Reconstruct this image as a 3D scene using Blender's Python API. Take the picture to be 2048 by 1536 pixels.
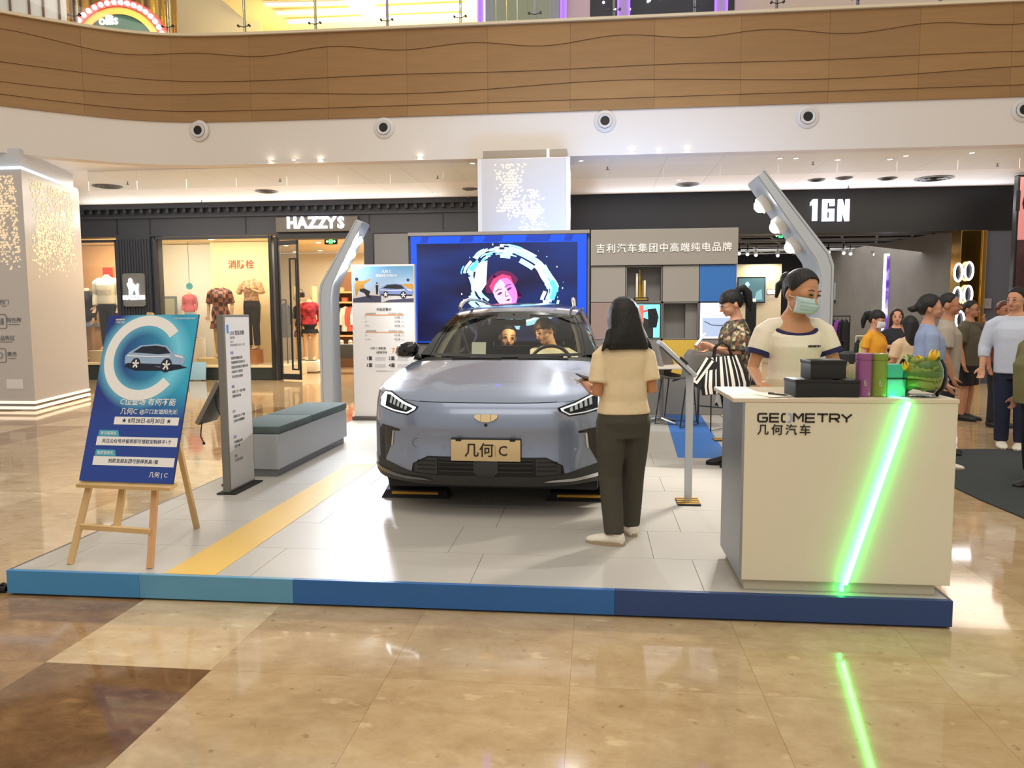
import bpy, bmesh, math, random
from math import sin, cos, pi, radians, sqrt, atan2
from mathutils import Vector, Matrix, Euler
random.seed(7)
SC = bpy.context.scene
COL = SC.collection
for _o in list(bpy.data.objects):
    bpy.data.objects.remove(_o)

# ------------------------------------------------------------ camera
F_PX, CAM_Z = 1540.0, 1.575
CAM_M = Matrix.Rotation(radians(6.15), 3, 'Z') @ Matrix.Rotation(pi/2 - radians(5.12), 3, 'X') @ Matrix.Rotation(radians(-0.3), 3, 'Z')
cam_d = bpy.data.cameras.new('camera')
cam_d.sensor_width = 36.0; cam_d.sensor_fit = 'HORIZONTAL'; cam_d.lens = F_PX/2048*36
cam_d.clip_start = 0.05; cam_d.clip_end = 300
cam = bpy.data.objects.new('camera', cam_d); COL.objects.link(cam)
cam.matrix_world = Matrix.Translation((0, 0, CAM_Z)) @ CAM_M.to_4x4()
SC.camera = cam

def at(px, py, Y=None, z=None):
    """world point seen at a pixel, on the plane of that Y or that height"""
    d = CAM_M @ Vector(((px-1024)/F_PX, (768-py)/F_PX, -1.0))
    t = (z-CAM_Z)/d.z if Y is None else Y/d.y
    return Vector((0, 0, CAM_Z)) + d*t

# ------------------------------------------------------------ world, exposure, main lights
w = bpy.data.worlds.new('world'); SC.world = w; w.use_nodes = True
w.node_tree.nodes['Background'].inputs[0].default_value = (1.0, 0.925, 0.82, 1)
w.node_tree.nodes['Background'].inputs[1].default_value = 0.60
SC.view_settings.view_transform = 'Standard'; SC.view_settings.look = 'None'
SC.view_settings.exposure = 0.0; SC.view_settings.gamma = 1.0
SC.view_settings.use_curve_mapping = False
SC.cycles.max_bounces = 8; SC.cycles.transparent_max_bounces = 16
SC.cycles.sample_clamp_indirect = 6.0

def area(name, loc, aim, sx, sy, power, col=(1, .93, .82), spread=pi):
    d = bpy.data.lights.new(name, 'AREA'); d.shape = 'RECTANGLE'; d.size = sx; d.size_y = sy
    d.energy = power; d.color = col; d.spread = spread
    o = bpy.data.objects.new(name, d); COL.objects.link(o); o.location = loc
    o.rotation_euler = (Vector(aim)-Vector(loc)).to_track_quat('-Z', 'Y').to_euler()
    return o
def spot(name, loc, aim, power, col=(1, .95, .88), ang=100, blend=.4, rad=.05):
    d = bpy.data.lights.new(name, 'SPOT'); d.energy = power; d.color = col
    d.spot_size = radians(ang); d.spot_blend = blend; d.shadow_soft_size = rad
    o = bpy.data.objects.new(name, d); COL.objects.link(o); o.location = loc
    o.rotation_euler = (Vector(aim)-Vector(loc)).to_track_quat('-Z', 'Y').to_euler()
    return o
# atrium: big warm fill lights set far above the hall
area('atrium_fill_light', (0, 2.0, 14), (0, 4, 0), 12, 8, 560, (1, .93, .82))
area('atrium_fill_light', (0, -7.0, 11), (0, 8, 3), 12, 6, 480, (1, .92, .80))
area('atrium_fill_light', (0, 2.5, 12.5), (-.3, 11, 1.6), 3, 2, 100, (1, .95, .88), radians(52))  # narrow beam added to brighten the backdrop wall
# lights of the upper gallery, reaching over the balustrade
spot('gallery_light', (-0.5, 17.3, 9.75), (-0.5, 3.0, 0), 1100, (1, .95, .88), 60, .3, .10)
# lights under the ground floor ceiling
area('ceiling_wash', (-7, 16.0, 4.28), (-7, 16.0, 0), 9, 2.5, 330, (1, .90, .76))
area('cove_light', (-8, 18.1, 3.9), (-8, 16.2, 4.35), 9, .2, 60, (1, .95, .86))
area('cove_light', (4.5, 18.1, 3.9), (4.5, 16.2, 4.35), 9, .2, 55, (.95, .95, 1))
area('ceiling_wash', (4, 16.0, 4.28), (4, 16.0, 0), 9, 2.5, 230, (1, .92, .80))
# shops
area('shop_light', (-10.3, 19.1, 3.5), (-10.3, 20.2, 0), 4.2, .8, 120, (1, .90, .72))
area('shop_light', (-13.2, 19.4, 3.5), (-13.2, 20.4, 0), 1.8, 1.0, 110, (1, .88, .7))
area('gallery_side_fill', (-9.5, 16.0, 9.3), (-11.5, 18, 7.5), 3, .5, 160, (1, .93, .8))  # unseen fill added to brighten the upper left walls and foil
area('shop_light', (-6.0, 21.5, 3.45), (-6.0, 21.5, 0), 4, 4, 420, (1, .88, .7))
area('shop_light', (5.0, 22.0, 3.35), (5.0, 22.5, 0), 6, 4, 230, (1, .95, .88))

# ------------------------------------------------------------ materials
def lin(c):
    c = c/255.0
    return c/12.92 if c <= .04045 else ((c+.055)/1.055)**2.4
def rgb(r, g, b): return (lin(r), lin(g), lin(b), 1)
MATS = {}
def mat(name, col, rough=.5, metal=0, emis=0, ecol=None, var=0, vscale=8, bump=0, bscale=60, alpha=1, trans=0, coat=0, spec=.5, stretch=None, ior=1.45):
    if name in MATS: return MATS[name]
    m = bpy.data.materials.new(name); m.use_nodes = True
    nt = m.node_tree; b = nt.nodes['Principled BSDF']; L = nt.links
    c = rgb(*col)
    b.inputs['Base Color'].default_value = c
    b.inputs['Roughness'].default_value = rough; b.inputs['Metallic'].default_value = metal
    b.inputs['Specular IOR Level'].default_value = spec; b.inputs['IOR'].default_value = ior
    if coat: b.inputs['Coat Weight'].default_value = coat; b.inputs['Coat Roughness'].default_value = .05
    if alpha < 1: b.inputs['Alpha'].default_value = alpha
    if trans: b.inputs['Transmission Weight'].default_value = trans
    if emis:
        b.inputs['Emission Color'].default_value = rgb(*(ecol or col)); b.inputs['Emission Strength'].default_value = emis
    if var or bump:
        tc = nt.nodes.new('ShaderNodeTexCoord'); mp = nt.nodes.new('ShaderNodeMapping')
        L.new(tc.outputs['Object'], mp.inputs[0])
        if stretch: mp.inputs['Scale'].default_value = stretch
        if var:
            n = nt.nodes.new('ShaderNodeTexNoise'); n.inputs['Scale'].default_value = vscale; n.inputs['Detail'].default_value = 6
            L.new(mp.outputs[0], n.inputs['Vector'])
            r = nt.nodes.new('ShaderNodeValToRGB')
            r.color_ramp.elements[0].position = .3; r.color_ramp.elements[1].position = .7
            r.color_ramp.elements[0].color = tuple(max(0, x*(1-var)) for x in c[:3])+(1,)
            r.color_ramp.elements[1].color = tuple(min(1, x*(1+var)) for x in c[:3])+(1,)
            L.new(n.outputs[0], r.inputs[0]); L.new(r.outputs[0], b.inputs['Base Color'])
        if bump:
            n2 = nt.nodes.new('ShaderNodeTexNoise'); n2.inputs['Scale'].default_value = bscale; n2.inputs['Detail'].default_value = 4
            L.new(mp.outputs[0], n2.inputs['Vector'])
            bp = nt.nodes.new('ShaderNodeBump'); bp.inputs['Strength'].default_value = bump; bp.inputs['Distance'].default_value = .02
            L.new(n2.outputs[0], bp.inputs['Height']); L.new(bp.outputs[0], b.inputs['Normal'])
    MATS[name] = m
    return m
def glow(name, col, s):
    return mat(name, col, emis=s)
def glass(name, tint=(250, 252, 252), clear=.85, rough=.02, thin=1.5):
    """thin pane: mostly see-through with a mirror sheen"""
    if name in MATS: return MATS[name]
    m = bpy.data.materials.new(name); m.use_nodes = True; nt = m.node_tree
    nt.nodes.remove(nt.nodes['Principled BSDF'])
    t = nt.nodes.new('ShaderNodeBsdfTransparent'); t.inputs[0].default_value = tuple(x*clear for x in rgb(*tint)[:3])+(1,)
    g = nt.nodes.new('ShaderNodeBsdfGlossy'); g.inputs['Roughness'].default_value = rough
    f = nt.nodes.new('ShaderNodeFresnel'); f.inputs[0].default_value = thin
    mx = nt.nodes.new('ShaderNodeMixShader'); o = nt.nodes['Material Output']
    nt.links.new(f.outputs[0], mx.inputs[0]); nt.links.new(t.outputs[0], mx.inputs[1]); nt.links.new(g.outputs[0], mx.inputs[2])
    nt.links.new(mx.outputs[0], o.inputs[0])
    MATS[name] = m
    return m
def nodes_mat(name):
    m = bpy.data.materials.new(name); m.use_nodes = True; MATS[name] = m
    return m, m.node_tree, m.node_tree.nodes['Principled BSDF']
def N(nt, t, **k):
    n = nt.nodes.new('ShaderNode'+t)
    for a, v in k.items(): setattr(n, a, v)
    return n

# ------------------------------------------------------------ mesh builder
def frame(o, right, up):
    """matrix whose x = right, y = up, z = out of the plane"""
    r = Vector(right).normalized(); u = Vector(up).normalized(); n = r.cross(u)
    return Matrix(((r.x, u.x, n.x, o[0]), (r.y, u.y, n.y, o[1]), (r.z, u.z, n.z, o[2]), (0, 0, 0, 1)))
class MB:
    def __init__(s): s.v = []; s.f = []; s.m = []
    def add(s, vs, fs, m=0, T=None):
        k = len(s.v)
        s.v += [(T @ Vector(p)) if T is not None else Vector(p) for p in vs]
        s.f += [tuple(k+i for i in f) for f in fs]; s.m += [m]*len(fs)
        return s
    def box(s, x0, x1, y0, y1, z0, z1, b=0, m=0, T=None):
        if b <= 0:
            vs = [(x, y, z) for z in (z0, z1) for y in (y0, y1) for x in (x0, x1)]
            fs = [(0, 2, 3, 1), (4, 5, 7, 6), (0, 1, 5, 4), (2, 6, 7, 3), (0, 4, 6, 2), (1, 3, 7, 5)]
            return s.add(vs, fs, m, T)
        bm = bmesh.new(); bmesh.ops.create_cube(bm, size=1)
        for q in bm.verts: q.co = Vector(((x0+x1)/2+q.co.x*(x1-x0), (y0+y1)/2+q.co.y*(y1-y0), (z0+z1)/2+q.co.z*(z1-z0)))
        bmesh.ops.bevel(bm, geom=bm.edges[:], offset=b, segments=2, affect='EDGES', profile=.6)
        return s.bm(bm, m, T)
    def bm(s, bm, m=0, T=None):
        bm.verts.index_update()
        s.add([q.co.copy() for q in bm.verts], [tuple(q.index for q in f.verts) for f in bm.faces], m, T); bm.free()
        return s
    def loft(s, rings, closed=True, cap=True, m=0, T=None):
        n = len(rings[0]); vs = [p for r in rings for p in r]; fs = []
        for i in range(len(rings)-1):
            for j in range(n if closed else n-1):
                a, b = i*n+j, i*n+(j+1) % n
                fs.append((a, b, b+n, a+n))
        if cap and closed:
            fs.append(tuple(range(n-1, -1, -1))); fs.append(tuple(range((len(rings)-1)*n, len(rings)*n)))
        return s.add(vs, fs, m, T)
    def tube(s, pts, rad, n=10, cap=True, m=0, T=None, closed=False):
        pts = [Vector(p) for p in pts]; rr = rad if isinstance(rad, list) else [rad]*len(pts)
        rings = []; ref = None
        for i, p in enumerate(pts):
            if closed: t = pts[(i+1) % len(pts)]-pts[i-1]
            else: t = pts[min(i+1, len(pts)-1)]-pts[max(i-1, 0)]
            t = t.normalized() if t.length > 1e-9 else Vector((0, 0, 1))
            if ref is None: ref = Vector((0, 0, 1)) if abs(t.z) < .9 else Vector((1, 0, 0))
            u = t.cross(ref).normalized(); v = u.cross(t).normalized(); ref = v
            r = rr[i]; ra, rb = r if isinstance(r, tuple) else (r, r)
            rings.append([p+u*cos(2*pi*k/n)*ra+v*sin(2*pi*k/n)*rb for k in range(n)])
        if closed: rings.append(rings[0])
        return s.loft(rings, True, cap and not closed, m, T)
    def cyl(s, p0, p1, r0, r1=None, n=16, m=0, T=None): return s.tube([p0, p1], [r0, r0 if r1 is None else r1], n, True, m, T)
    def lathe(s, prof, n=24, m=0, T=None, cap=True):
        if cap and (prof[0][0] > 1e-6 or prof[-1][0] > 1e-6): prof = list(prof)+[prof[0]]; cap = False
        return s.loft([[Vector((r*cos(2*pi*k/n), r*sin(2*pi*k/n), z)) for k in range(n)] for r, z in prof], True, cap, m, T)
    def ball(s, c, r, n=12, k=8, m=0, T=None, R=None):
        rx, ry, rz = r if isinstance(r, (tuple, list)) else (r, r, r)
        c = Vector(c); rings = []
        for i in range(1, k):
            a = -pi/2+pi*i/k
            rings.append([Vector((rx*cos(a)*cos(2*pi*j/n), ry*cos(a)*sin(2*pi*j/n), rz*sin(a))) for j in range(n)])
        vs = [p for q in rings for p in q]+[Vector((0, 0, -rz)), Vector((0, 0, rz))]
        fs = []
        for i in range(k-2):
            for j in range(n):
                a, b = i*n+j, i*n+(j+1) % n; fs.append((a, b, b+n, a+n))
        lo, hi = len(vs)-2, len(vs)-1; o = (k-2)*n
        for j in range(n): fs.append((lo, (j+1) % n, j)); fs.append((hi, o+j, o+(j+1) % n))
        vs = [(R @ p if R is not None else p)+c for p in vs]
        return s.add(vs, fs, m, T)
    def poly(s, pts, d=0, m=0, T=None):
        """flat outline in xy; d = thickness along +z"""
        a = sum(pts[i][0]*pts[(i+1) % len(pts)][1]-pts[(i+1) % len(pts)][0]*pts[i][1] for i in range(len(pts)))
        if a < 0: pts = pts[::-1]
        n = len(pts)
        if d == 0: return s.add([(p[0], p[1], 0) for p in pts], [tuple(range(n))], m, T)
        vs = [(p[0], p[1], 0) for p in pts]+[(p[0], p[1], d) for p in pts]
        fs = [tuple(range(n-1, -1, -1)), tuple(range(n, 2*n))]+[(i, (i+1) % n, n+(i+1) % n, n+i) for i in range(n)]
        return s.add(vs, fs, m, T)
    def rect(s, x0, y0, x1, y1, d=0, m=0, T=None): return s.poly([(x0, y0), (x1, y0), (x1, y1), (x0, y1)], d, m, T)
    def stroke(s, pts, wd, d=.001, m=0, T=None, closed=False):
        """ribbon of width wd along a 2-D polyline, mitred"""
        pts = [Vector(p).to_2d() for p in pts]; n = len(pts); Lf, Rt = [], []
        for i in range(n):
            if closed: a, b = pts[i]-pts[i-1], pts[(i+1) % n]-pts[i]
            else: a = pts[i]-pts[i-1] if i else pts[1]-pts[0]; b = pts[i+1]-pts[i] if i < n-1 else pts[-1]-pts[-2]
            a = a.normalized(); b = b.normalized(); t = a+b
            t = t.normalized() if t.length > 1e-6 else a
            nr = Vector((-t.y, t.x)); k = max(.5, nr.dot(Vector((-a.y, a.x))))
            Lf.append(pts[i]+nr*wd/2/k); Rt.append(pts[i]-nr*wd/2/k)
        rng = range(n if closed else n-1)
        for i in rng:
            j = (i+1) % n
            s.poly([Rt[i], Rt[j], Lf[j], Lf[i]], d, m, T)
        return s
    def text(s, body, size, T, m=0, d=.001, align='CENTER', bold=0, sx=1, space=1, shear=0):
        if any(ord(q) > 0x2E80 for q in body): bold = min(bold, .011*size)
        c = bpy.data.curves.new('t', 'FONT'); c.body = body; c.size = size; c.align_x = align; c.align_y = 'CENTER'
        c.extrude = d/2; c.offset = bold; c.resolution_u = 2; c.space_character = space; c.shear = shear
        o = bpy.data.objects.new('t', c); COL.objects.link(o)
        dg = bpy.context.evaluated_depsgraph_get()
        me = bpy.data.meshes.new_from_object(o.evaluated_get(dg))
        vs = [(q.co.x*sx, q.co.y, q.co.z+d/2) for q in me.vertices]; fs = [tuple(p.vertices) for p in me.polygons]
        bpy.data.objects.remove(o); bpy.data.curves.remove(c); bpy.data.meshes.remove(me)
        return s.add(vs, fs, m, T)
    def build(s, name, mats, parent=None, smooth=True, local=False, ang=35):
        me = bpy.data.meshes.new(name)
        off = Vector((0, 0, 0))
        if parent is not None and not local:
            q = parent
            while q is not None: off += Vector(q.location); q = q.parent
        me.from_pydata([tuple(p-off) for p in s.v], [], s.f)
        if not isinstance(mats, (list, tuple)): mats = [mats]
        for x in mats: me.materials.append(x)
        if len(mats) > 1: me.polygons.foreach_set('material_index', s.m)
        me.validate(); me.update()
        if smooth:
            me.shade_smooth(); me.set_sharp_from_angle(angle=radians(ang))
        o = bpy.data.objects.new(name, me); COL.objects.link(o)
        if parent is not None: o.parent = parent
        return o
def tag(o, label=None, cat=None, group=None, kind=None):
    if label: o['label'] = label
    if cat: o['category'] = cat
    if group: o['group'] = group
    if kind: o['kind'] = kind
    return o
def thing(name, label, cat, loc=(0, 0, 0), rz=0, group=None, kind=None):
    o = bpy.data.objects.new(name, None); COL.objects.link(o); o.location = loc; o.rotation_euler = (0, 0, rz)
    o.empty_display_size = .1
    return tag(o, label, cat, group, kind)
def struct(name, mb, m, smooth=True, parent=None):
    o = mb.build(name, m, parent, smooth)
    if parent is None: o['kind'] = 'structure'
    return o
def sroot(name, loc=(0, 0, 0)):
    o = bpy.data.objects.new(name, None); COL.objects.link(o); o.location = loc; o['kind'] = 'structure'
    return o
def copy_tree(o, parent=None, keep=True):
    c = o.copy(); COL.objects.link(c)
    if parent is not None: c.parent = parent
    for ch in list(o.children): copy_tree(ch, c)
    return c
ORD = 'first second third fourth fifth sixth seventh eighth ninth tenth eleventh twelfth thirteenth fourteenth fifteenth sixteenth seventeenth eighteenth nineteenth twentieth'.split()
def again(o, parent, loc):
    """another piece sharing o's mesh"""
    c = o.copy(); COL.objects.link(c); c.parent = parent; c.location = loc
    return c
# ============================================================ materials of the setting
def marble(name, c0, c1, c2):
    m, nt, b = nodes_mat(name); L = nt.links
    tc = N(nt, 'TexCoord'); oi = N(nt, 'ObjectInfo')
    ad = N(nt, 'VectorMath', operation='ADD'); sc = N(nt, 'VectorMath', operation='SCALE')
    L.new(oi.outputs['Location'], sc.inputs[0]); sc.inputs['Scale'].default_value = 1.73
    L.new(tc.outputs['Object'], ad.inputs[0]); L.new(sc.outputs[0], ad.inputs[1])
    mp = N(nt, 'Mapping'); mp.inputs['Scale'].default_value = (.9, 1.5, 1); mp.inputs['Rotation'].default_value = (0, 0, .5)
    L.new(ad.outputs[0], mp.inputs[0])
    n = N(nt, 'TexNoise'); n.inputs['Scale'].default_value = 3.4; n.inputs['Detail'].default_value = 12; n.inputs['Roughness'].default_value = .72; n.inputs['Distortion'].default_value = .25
    L.new(mp.outputs[0], n.inputs['Vector'])
    r = N(nt, 'ValToRGB'); e = r.color_ramp.elements
    e[0].position = .30; e[0].color = rgb(*c0); e[1].position = .72; e[1].color = rgb(*c2)
    k = e.new(.5); k.color = rgb(*c1)
    L.new(n.outputs[0], r.inputs[0])
    v = N(nt, 'TexNoise'); v.inputs['Scale'].default_value = 17; v.inputs['Detail'].default_value = 2; L.new(ad.outputs[0], v.inputs['Vector'])
    r2 = N(nt, 'ValToRGB'); r2.color_ramp.elements[0].position = .25; r2.color_ramp.elements[0].color = (.66, .58, .50, 1)
    r2.color_ramp.elements[1].position = .33; r2.color_ramp.elements[1].color = (1, 1, 1, 1)
    L.new(v.outputs[0], r2.inputs[0])
    v3 = N(nt, 'TexNoise'); v3.inputs['Scale'].default_value = 5.5; v3.inputs['Detail'].default_value = 5; L.new(mp.outputs[0], v3.inputs['Vector'])
    r3 = N(nt, 'ValToRGB'); r3.color_ramp.elements[0].position = .63; r3.color_ramp.elements[0].color = (0, 0, 0, 1)
    r3.color_ramp.elements[1].position = .70; r3.color_ramp.elements[1].color = (.55, .55, .55, 1); L.new(v3.outputs[0], r3.inputs[0])
    mx = N(nt, 'MixRGB', blend_type='MULTIPLY'); mx.inputs[0].default_value = .8
    L.new(r.outputs[0], mx.inputs[1]); L.new(r2.outputs[0], mx.inputs[2])
    m3 = N(nt, 'MixRGB'); m3.inputs[2].default_value = tuple(min(1, q*1.25) for q in rgb(*c2)[:3])+(1,); L.new(r3.outputs[0], m3.inputs[0]); L.new(mx.outputs[0], m3.inputs[1])
    hs = N(nt, 'HueSaturation'); mr = N(nt, 'MapRange'); mr.inputs['To Min'].default_value = .97; mr.inputs['To Max'].default_value = 1.03
    L.new(oi.outputs['Random'], mr.inputs[0]); L.new(mr.outputs[0], hs.inputs['Value']); L.new(m3.outputs[0], hs.inputs['Color'])
    L.new(hs.outputs[0], b.inputs['Base Color'])
    b.inputs['Roughness'].default_value = .06; b.inputs['IOR'].default_value = 1.6
    return m
M_TAN = marble('marble_tan', (172, 142, 104), (191, 163, 124), (207, 182, 146))
M_LIGHT = marble('marble_light', (186, 158, 118), (206, 180, 142), (220, 200, 164))
M_BROWN = marble('marble_brown', (124, 94, 64), (156, 122, 86), (184, 150, 110))
M_DARK = marble('marble_dark', (88, 64, 44), (116, 86, 58), (146, 112, 78))
M_WHITE = mat('white_paint', (226, 220, 214), .55, var=.02, vscale=.8)
M_CEIL = mat('ceiling_paint', (250, 250, 252), .55)
M_NAVY = mat('dark_cladding', (52, 56, 66), .5)
M_BLACK = mat('black_panel', (18, 18, 20), .45)
M_STEEL = mat('brushed_steel', (150, 150, 150), .35, 1)
M_DSTEEL = mat('dark_metal', (60, 60, 62), .4, .8)
M_ALU = mat('silver_aluminium', (186, 192, 200), .38, .35)
M_LAMP = glow('lamp_white', (255, 244, 226), 14)
M_LAMPW = glow('lamp_warm', (255, 226, 178), 9)
M_GLASS = glass('shop_glass', clear=.93)
M_WHT = mat('white_print', (236, 234, 230), .5)
M_BLKP = mat('black_print', (26, 26, 28), .6)
M_GREYP = mat('grey_print', (130, 130, 134), .6)

# ============================================================ floor of the hall
fl = MB(); fl.box(-16, 14, -6, 30, -.06, -.004)
FLOOR = struct('floor', fl, M_TAN)
T = .8
tb = MB(); tb.box(.0006, T-.0006, .0006, T-.0006, -.012, 0)
proto = {}
rt = random.Random(3)
dark_cells = {(-3, 2.36): M_DARK, (-3, 3.16): M_LIGHT, (-4, 3.16): M_BROWN, (-4, 2.36): M_BROWN, (-5, 3.16): M_BROWN, (-4, 3.96): M_BROWN}
nt_ = 0
for j in range(-1, 13):
    y0 = 3.155+.8*(j-1)
    for i in range(-14, 11):
        x0 = -.1+.8*i
        inside = x0 > -3.32 and x0+.8 < 1.78 and y0 > 3.93
        if inside or x0 < -10.2 or x0 > 7: continue
        # keep what the picture frame sees
        v = CAM_M.transposed() @ (Vector((x0+.4, y0+.4, 0))-Vector((0, 0, CAM_Z)))
        if v.z > -1.6: continue
        px = 1024+F_PX*v.x/-v.z
        if px < -330 or px > 2380: continue
        k = (i, round(y0, 2))
        m = None
        for (a, b_), mm in dark_cells.items():
            if a == i and abs(b_-y0) < .05: m = mm
        if m is None:
            q = rt.random()
            m = M_TAN if q < .70 else (M_LIGHT if q < .95 else M_BROWN)
            if y0 < 3.9 and x0 > -1.8: m = M_TAN
        if m.name not in proto:
            o = MB().add(tb.v, tb.f).build('marble_tile', m, FLOOR, False); proto[m.name] = o
            o.location = (x0, y0, 0)
        else: again(proto[m.name], FLOOR, (x0, y0, 0))
        nt_ += 1
# dark carpet at the right
cp = MB(); cp.poly([at(*p, z=.004).to_2d() for p in [(1880, 899), (2300, 899), (2300, 1120), (2048, 1037), (1960, 1000), (1880, 962)]], .010, T=Matrix.Translation((0, 0, .001)))
tag(cp.build('carpet', mat('carpet_grey', (64, 68, 70), .95, bump=.4, bscale=300), None, False), 'dark grey carpet on the marble floor right of the white counter', 'carpet')

# ============================================================ ceiling, fascia and gallery
CZ_ = 4.35; WY = 18.3
ctrl = [(-15, 7.0), (-13.5, 8.6), (-11.5, 10.5), (-9.84, 12.0), (-8.94, 12.72), (-8.2, 13.2), (-7.4, 13.47), (-6.2, 13.57), (-4, 13.6), (0, 13.62), (4, 13.64), (8, 13.66), (13, 13.7)]
def spline(c, n=8):
    out = []
    for i in range(len(c)-1):
        p0, p1, p2, p3 = [Vector(c[max(0, min(len(c)-1, i+k))]) for k in (-1, 0, 1, 2)]
        for k in range(n):
            t = k/n
            out.append(.5*((2*p1)+(p2-p0)*t+(2*p0-5*p1+4*p2-p3)*t*t+(3*p1-p0-3*p2+p3)*t**3))
    out.append(Vector(c[-1])); return out
EDGE = spline(ctrl)
def edge_strip(mb, z0, z1, o0, o1, back, seg=None, m=0):
    """wall strip following the gallery edge; o0 / o1 = how far it stands out at bottom and top"""
    pts = seg or EDGE; rings = []
    for i, p in enumerate(pts):
        t = (pts[min(i+1, len(pts)-1)]-pts[max(i-1, 0)]).normalized(); n = Vector((t.y, -t.x))
        a, b_ = (z0(p.x) if callable(z0) else z0), (z1(p.x) if callable(z1) else z1)
        q0, q1, k = p+n*o0, p+n*o1, p-n*back
        rings.append([Vector((q0.x, q0.y, a)), Vector((q1.x, q1.y, b_)), Vector((k.x, k.y, b_)), Vector((k.x, k.y, a))])
    mb.loft(rings, True, True, m)
cl = MB(); cl.poly([(p.x, p.y+.12) for p in EDGE]+[(13, 18.6), (-16, 18.6)], .06, T=Matrix.Translation((0, 0, CZ_+.006)))
CEIL = struct('ceiling', cl, M_CEIL, False)
pan = None
for i in range(29):
    x = -15.4+.98*i
    if pan is None:
        pan = MB().box(.003, .977, 13.98, 18.32, CZ_-.004, CZ_+.03, .002).build('ceiling_panel', M_CEIL, CEIL, False); pan.location = (x, 0, 0)
    else: again(pan, CEIL, (x, 0, 0))
wf = MB(); edge_strip(wf, 4.30, 5.08, 0, 0, .25)
edge_strip(wf, 4.305, 4.36, -.04, -.04, .30)
struct('trim_1', wf, mat('fascia_paint', (224, 216, 208), .5))
FAS = sroot('wall_gallery')
bands = [(lambda x: 6.53, lambda x: 6.22+.05*sin(x*2.5+.6)+.02*sin(x*1.1)), (None, lambda x: 5.76+.012*sin(x*1.3)), (None, lambda x: 5.49+.05*sin(x*.9+1.2)), (None, lambda x: 5.24), (None, lambda x: 5.05)]
bands = [(bands[0][0] if i == 0 else bands[i-1][1], bands[i][1]) for i in range(5)]
M_WOOD = [mat('fascia_wood_%d' % i, c, .55, var=.06, vscale=1.5, stretch=(1, 1, 14), bump=.05, bscale=20) for i, c in enumerate([(156, 118, 72), (150, 112, 68), (153, 115, 70), (148, 111, 68)])]
cum = [0]
for i in range(1, len(EDGE)): cum.append(cum[-1]+(EDGE[i]-EDGE[i-1]).length)
def along(s):
    s = max(0, min(cum[-1], s))
    for i in range(1, len(cum)):
        if cum[i] >= s:
            t = (s-cum[i-1])/(cum[i]-cum[i-1]); return EDGE[i-1].lerp(EDGE[i], t)
rs = random.Random(5)
for bi, (zt, zb) in enumerate(bands):
    s = rs.uniform(0, .6)
    s = 0
    while s < cum[-1]-.05:
        e = min(cum[-1], s+1.42)
        seg = [along(s+.0015+(e-s-.003)*k/6) for k in range(7)]
        mb = MB(); edge_strip(mb, lambda x: zb(x)+.001, lambda x: zt(x)-.002, .03, .012, .05, seg)
        mb.build('fascia_panel', M_WOOD[rs.randrange(4)], FAS, False)
        s = e
cap_ = MB(); edge_strip(cap_, 6.53, 6.575, .07, .07, .3); cap_.build('coping', mat('coping_cream', (222, 206, 176), .5), FAS)
bk = MB(); edge_strip(bk, 5.0, 6.53, -.02, -.02, .2); bk.build('backing', mat('fascia_backing', (60, 44, 30), .8), FAS)
# hanging glass smoke curtain under the ceiling edge
gc_ = thing('glass_smoke_curtain', 'clear hanging glass panes under the front of the white ceiling', 'glass screen', (0, 14.0, CZ_))
pn0 = None
for i in range(22):
    x = -9.6+.98*i
    if pn0 is None: pn0 = MB().box(.003, .977, 13.995, 14.003, 3.98, CZ_-.02).build('glass_pane', glass('curtain_glass', clear=.985, thin=1.22), gc_, False); pn0.location.x = x
    else: again(pn0, gc_, (x, 0, 0))
MB().box(-9.6, 11.96, 13.985, 14.013, CZ_-.02, CZ_).build('channel', M_WHT, gc_, False)
# air nozzles on the white band
def nozzle(px, py, i):
    p = at(px, py, Y=13.6); t = None
    best = min(EDGE, key=lambda q: abs(q.x-p.x)); p.y = best.y-.002
    r = thing('air_nozzle', ['round white air nozzle on the white gallery band above the left glass shopfront', 'round white air nozzle on the white band left of the lattice column', 'round white air nozzle on the white band right of the lattice column', 'round white air nozzle on the white band above the leaning lamp post by the counter', 'round white air nozzle cut by the right edge of the picture'][i], 'air nozzle', p, 0, 'air nozzles on the gallery band')
    R = Matrix.Rotation(pi/2, 4, 'X')
    def q(name, prof, m):
        MB().lathe(prof, 32, T=R).build(name, m, r, True, True)
    q('outer_ring', [(.12, 0), (.19, 0), (.185, .015), (.16, .03), (.13, .035), (.12, .02)], mat('nozzle_white', (214, 210, 208), .4))
    q('inner_cone', [(.075, .005), (.118, .022), (.125, .045), (.11, .06), (.08, .05)], mat('nozzle_white', (214, 210, 208), .4))
    q('opening', [(.0, .03), (.082, .03), (.082, .04), (.0, .04)], M_BLACK)
    return r
for i, p in enumerate([(403, 264), (768, 256), (1210, 242), (1616, 233), (2050, 219)]): nozzle(*p, i)
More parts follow.
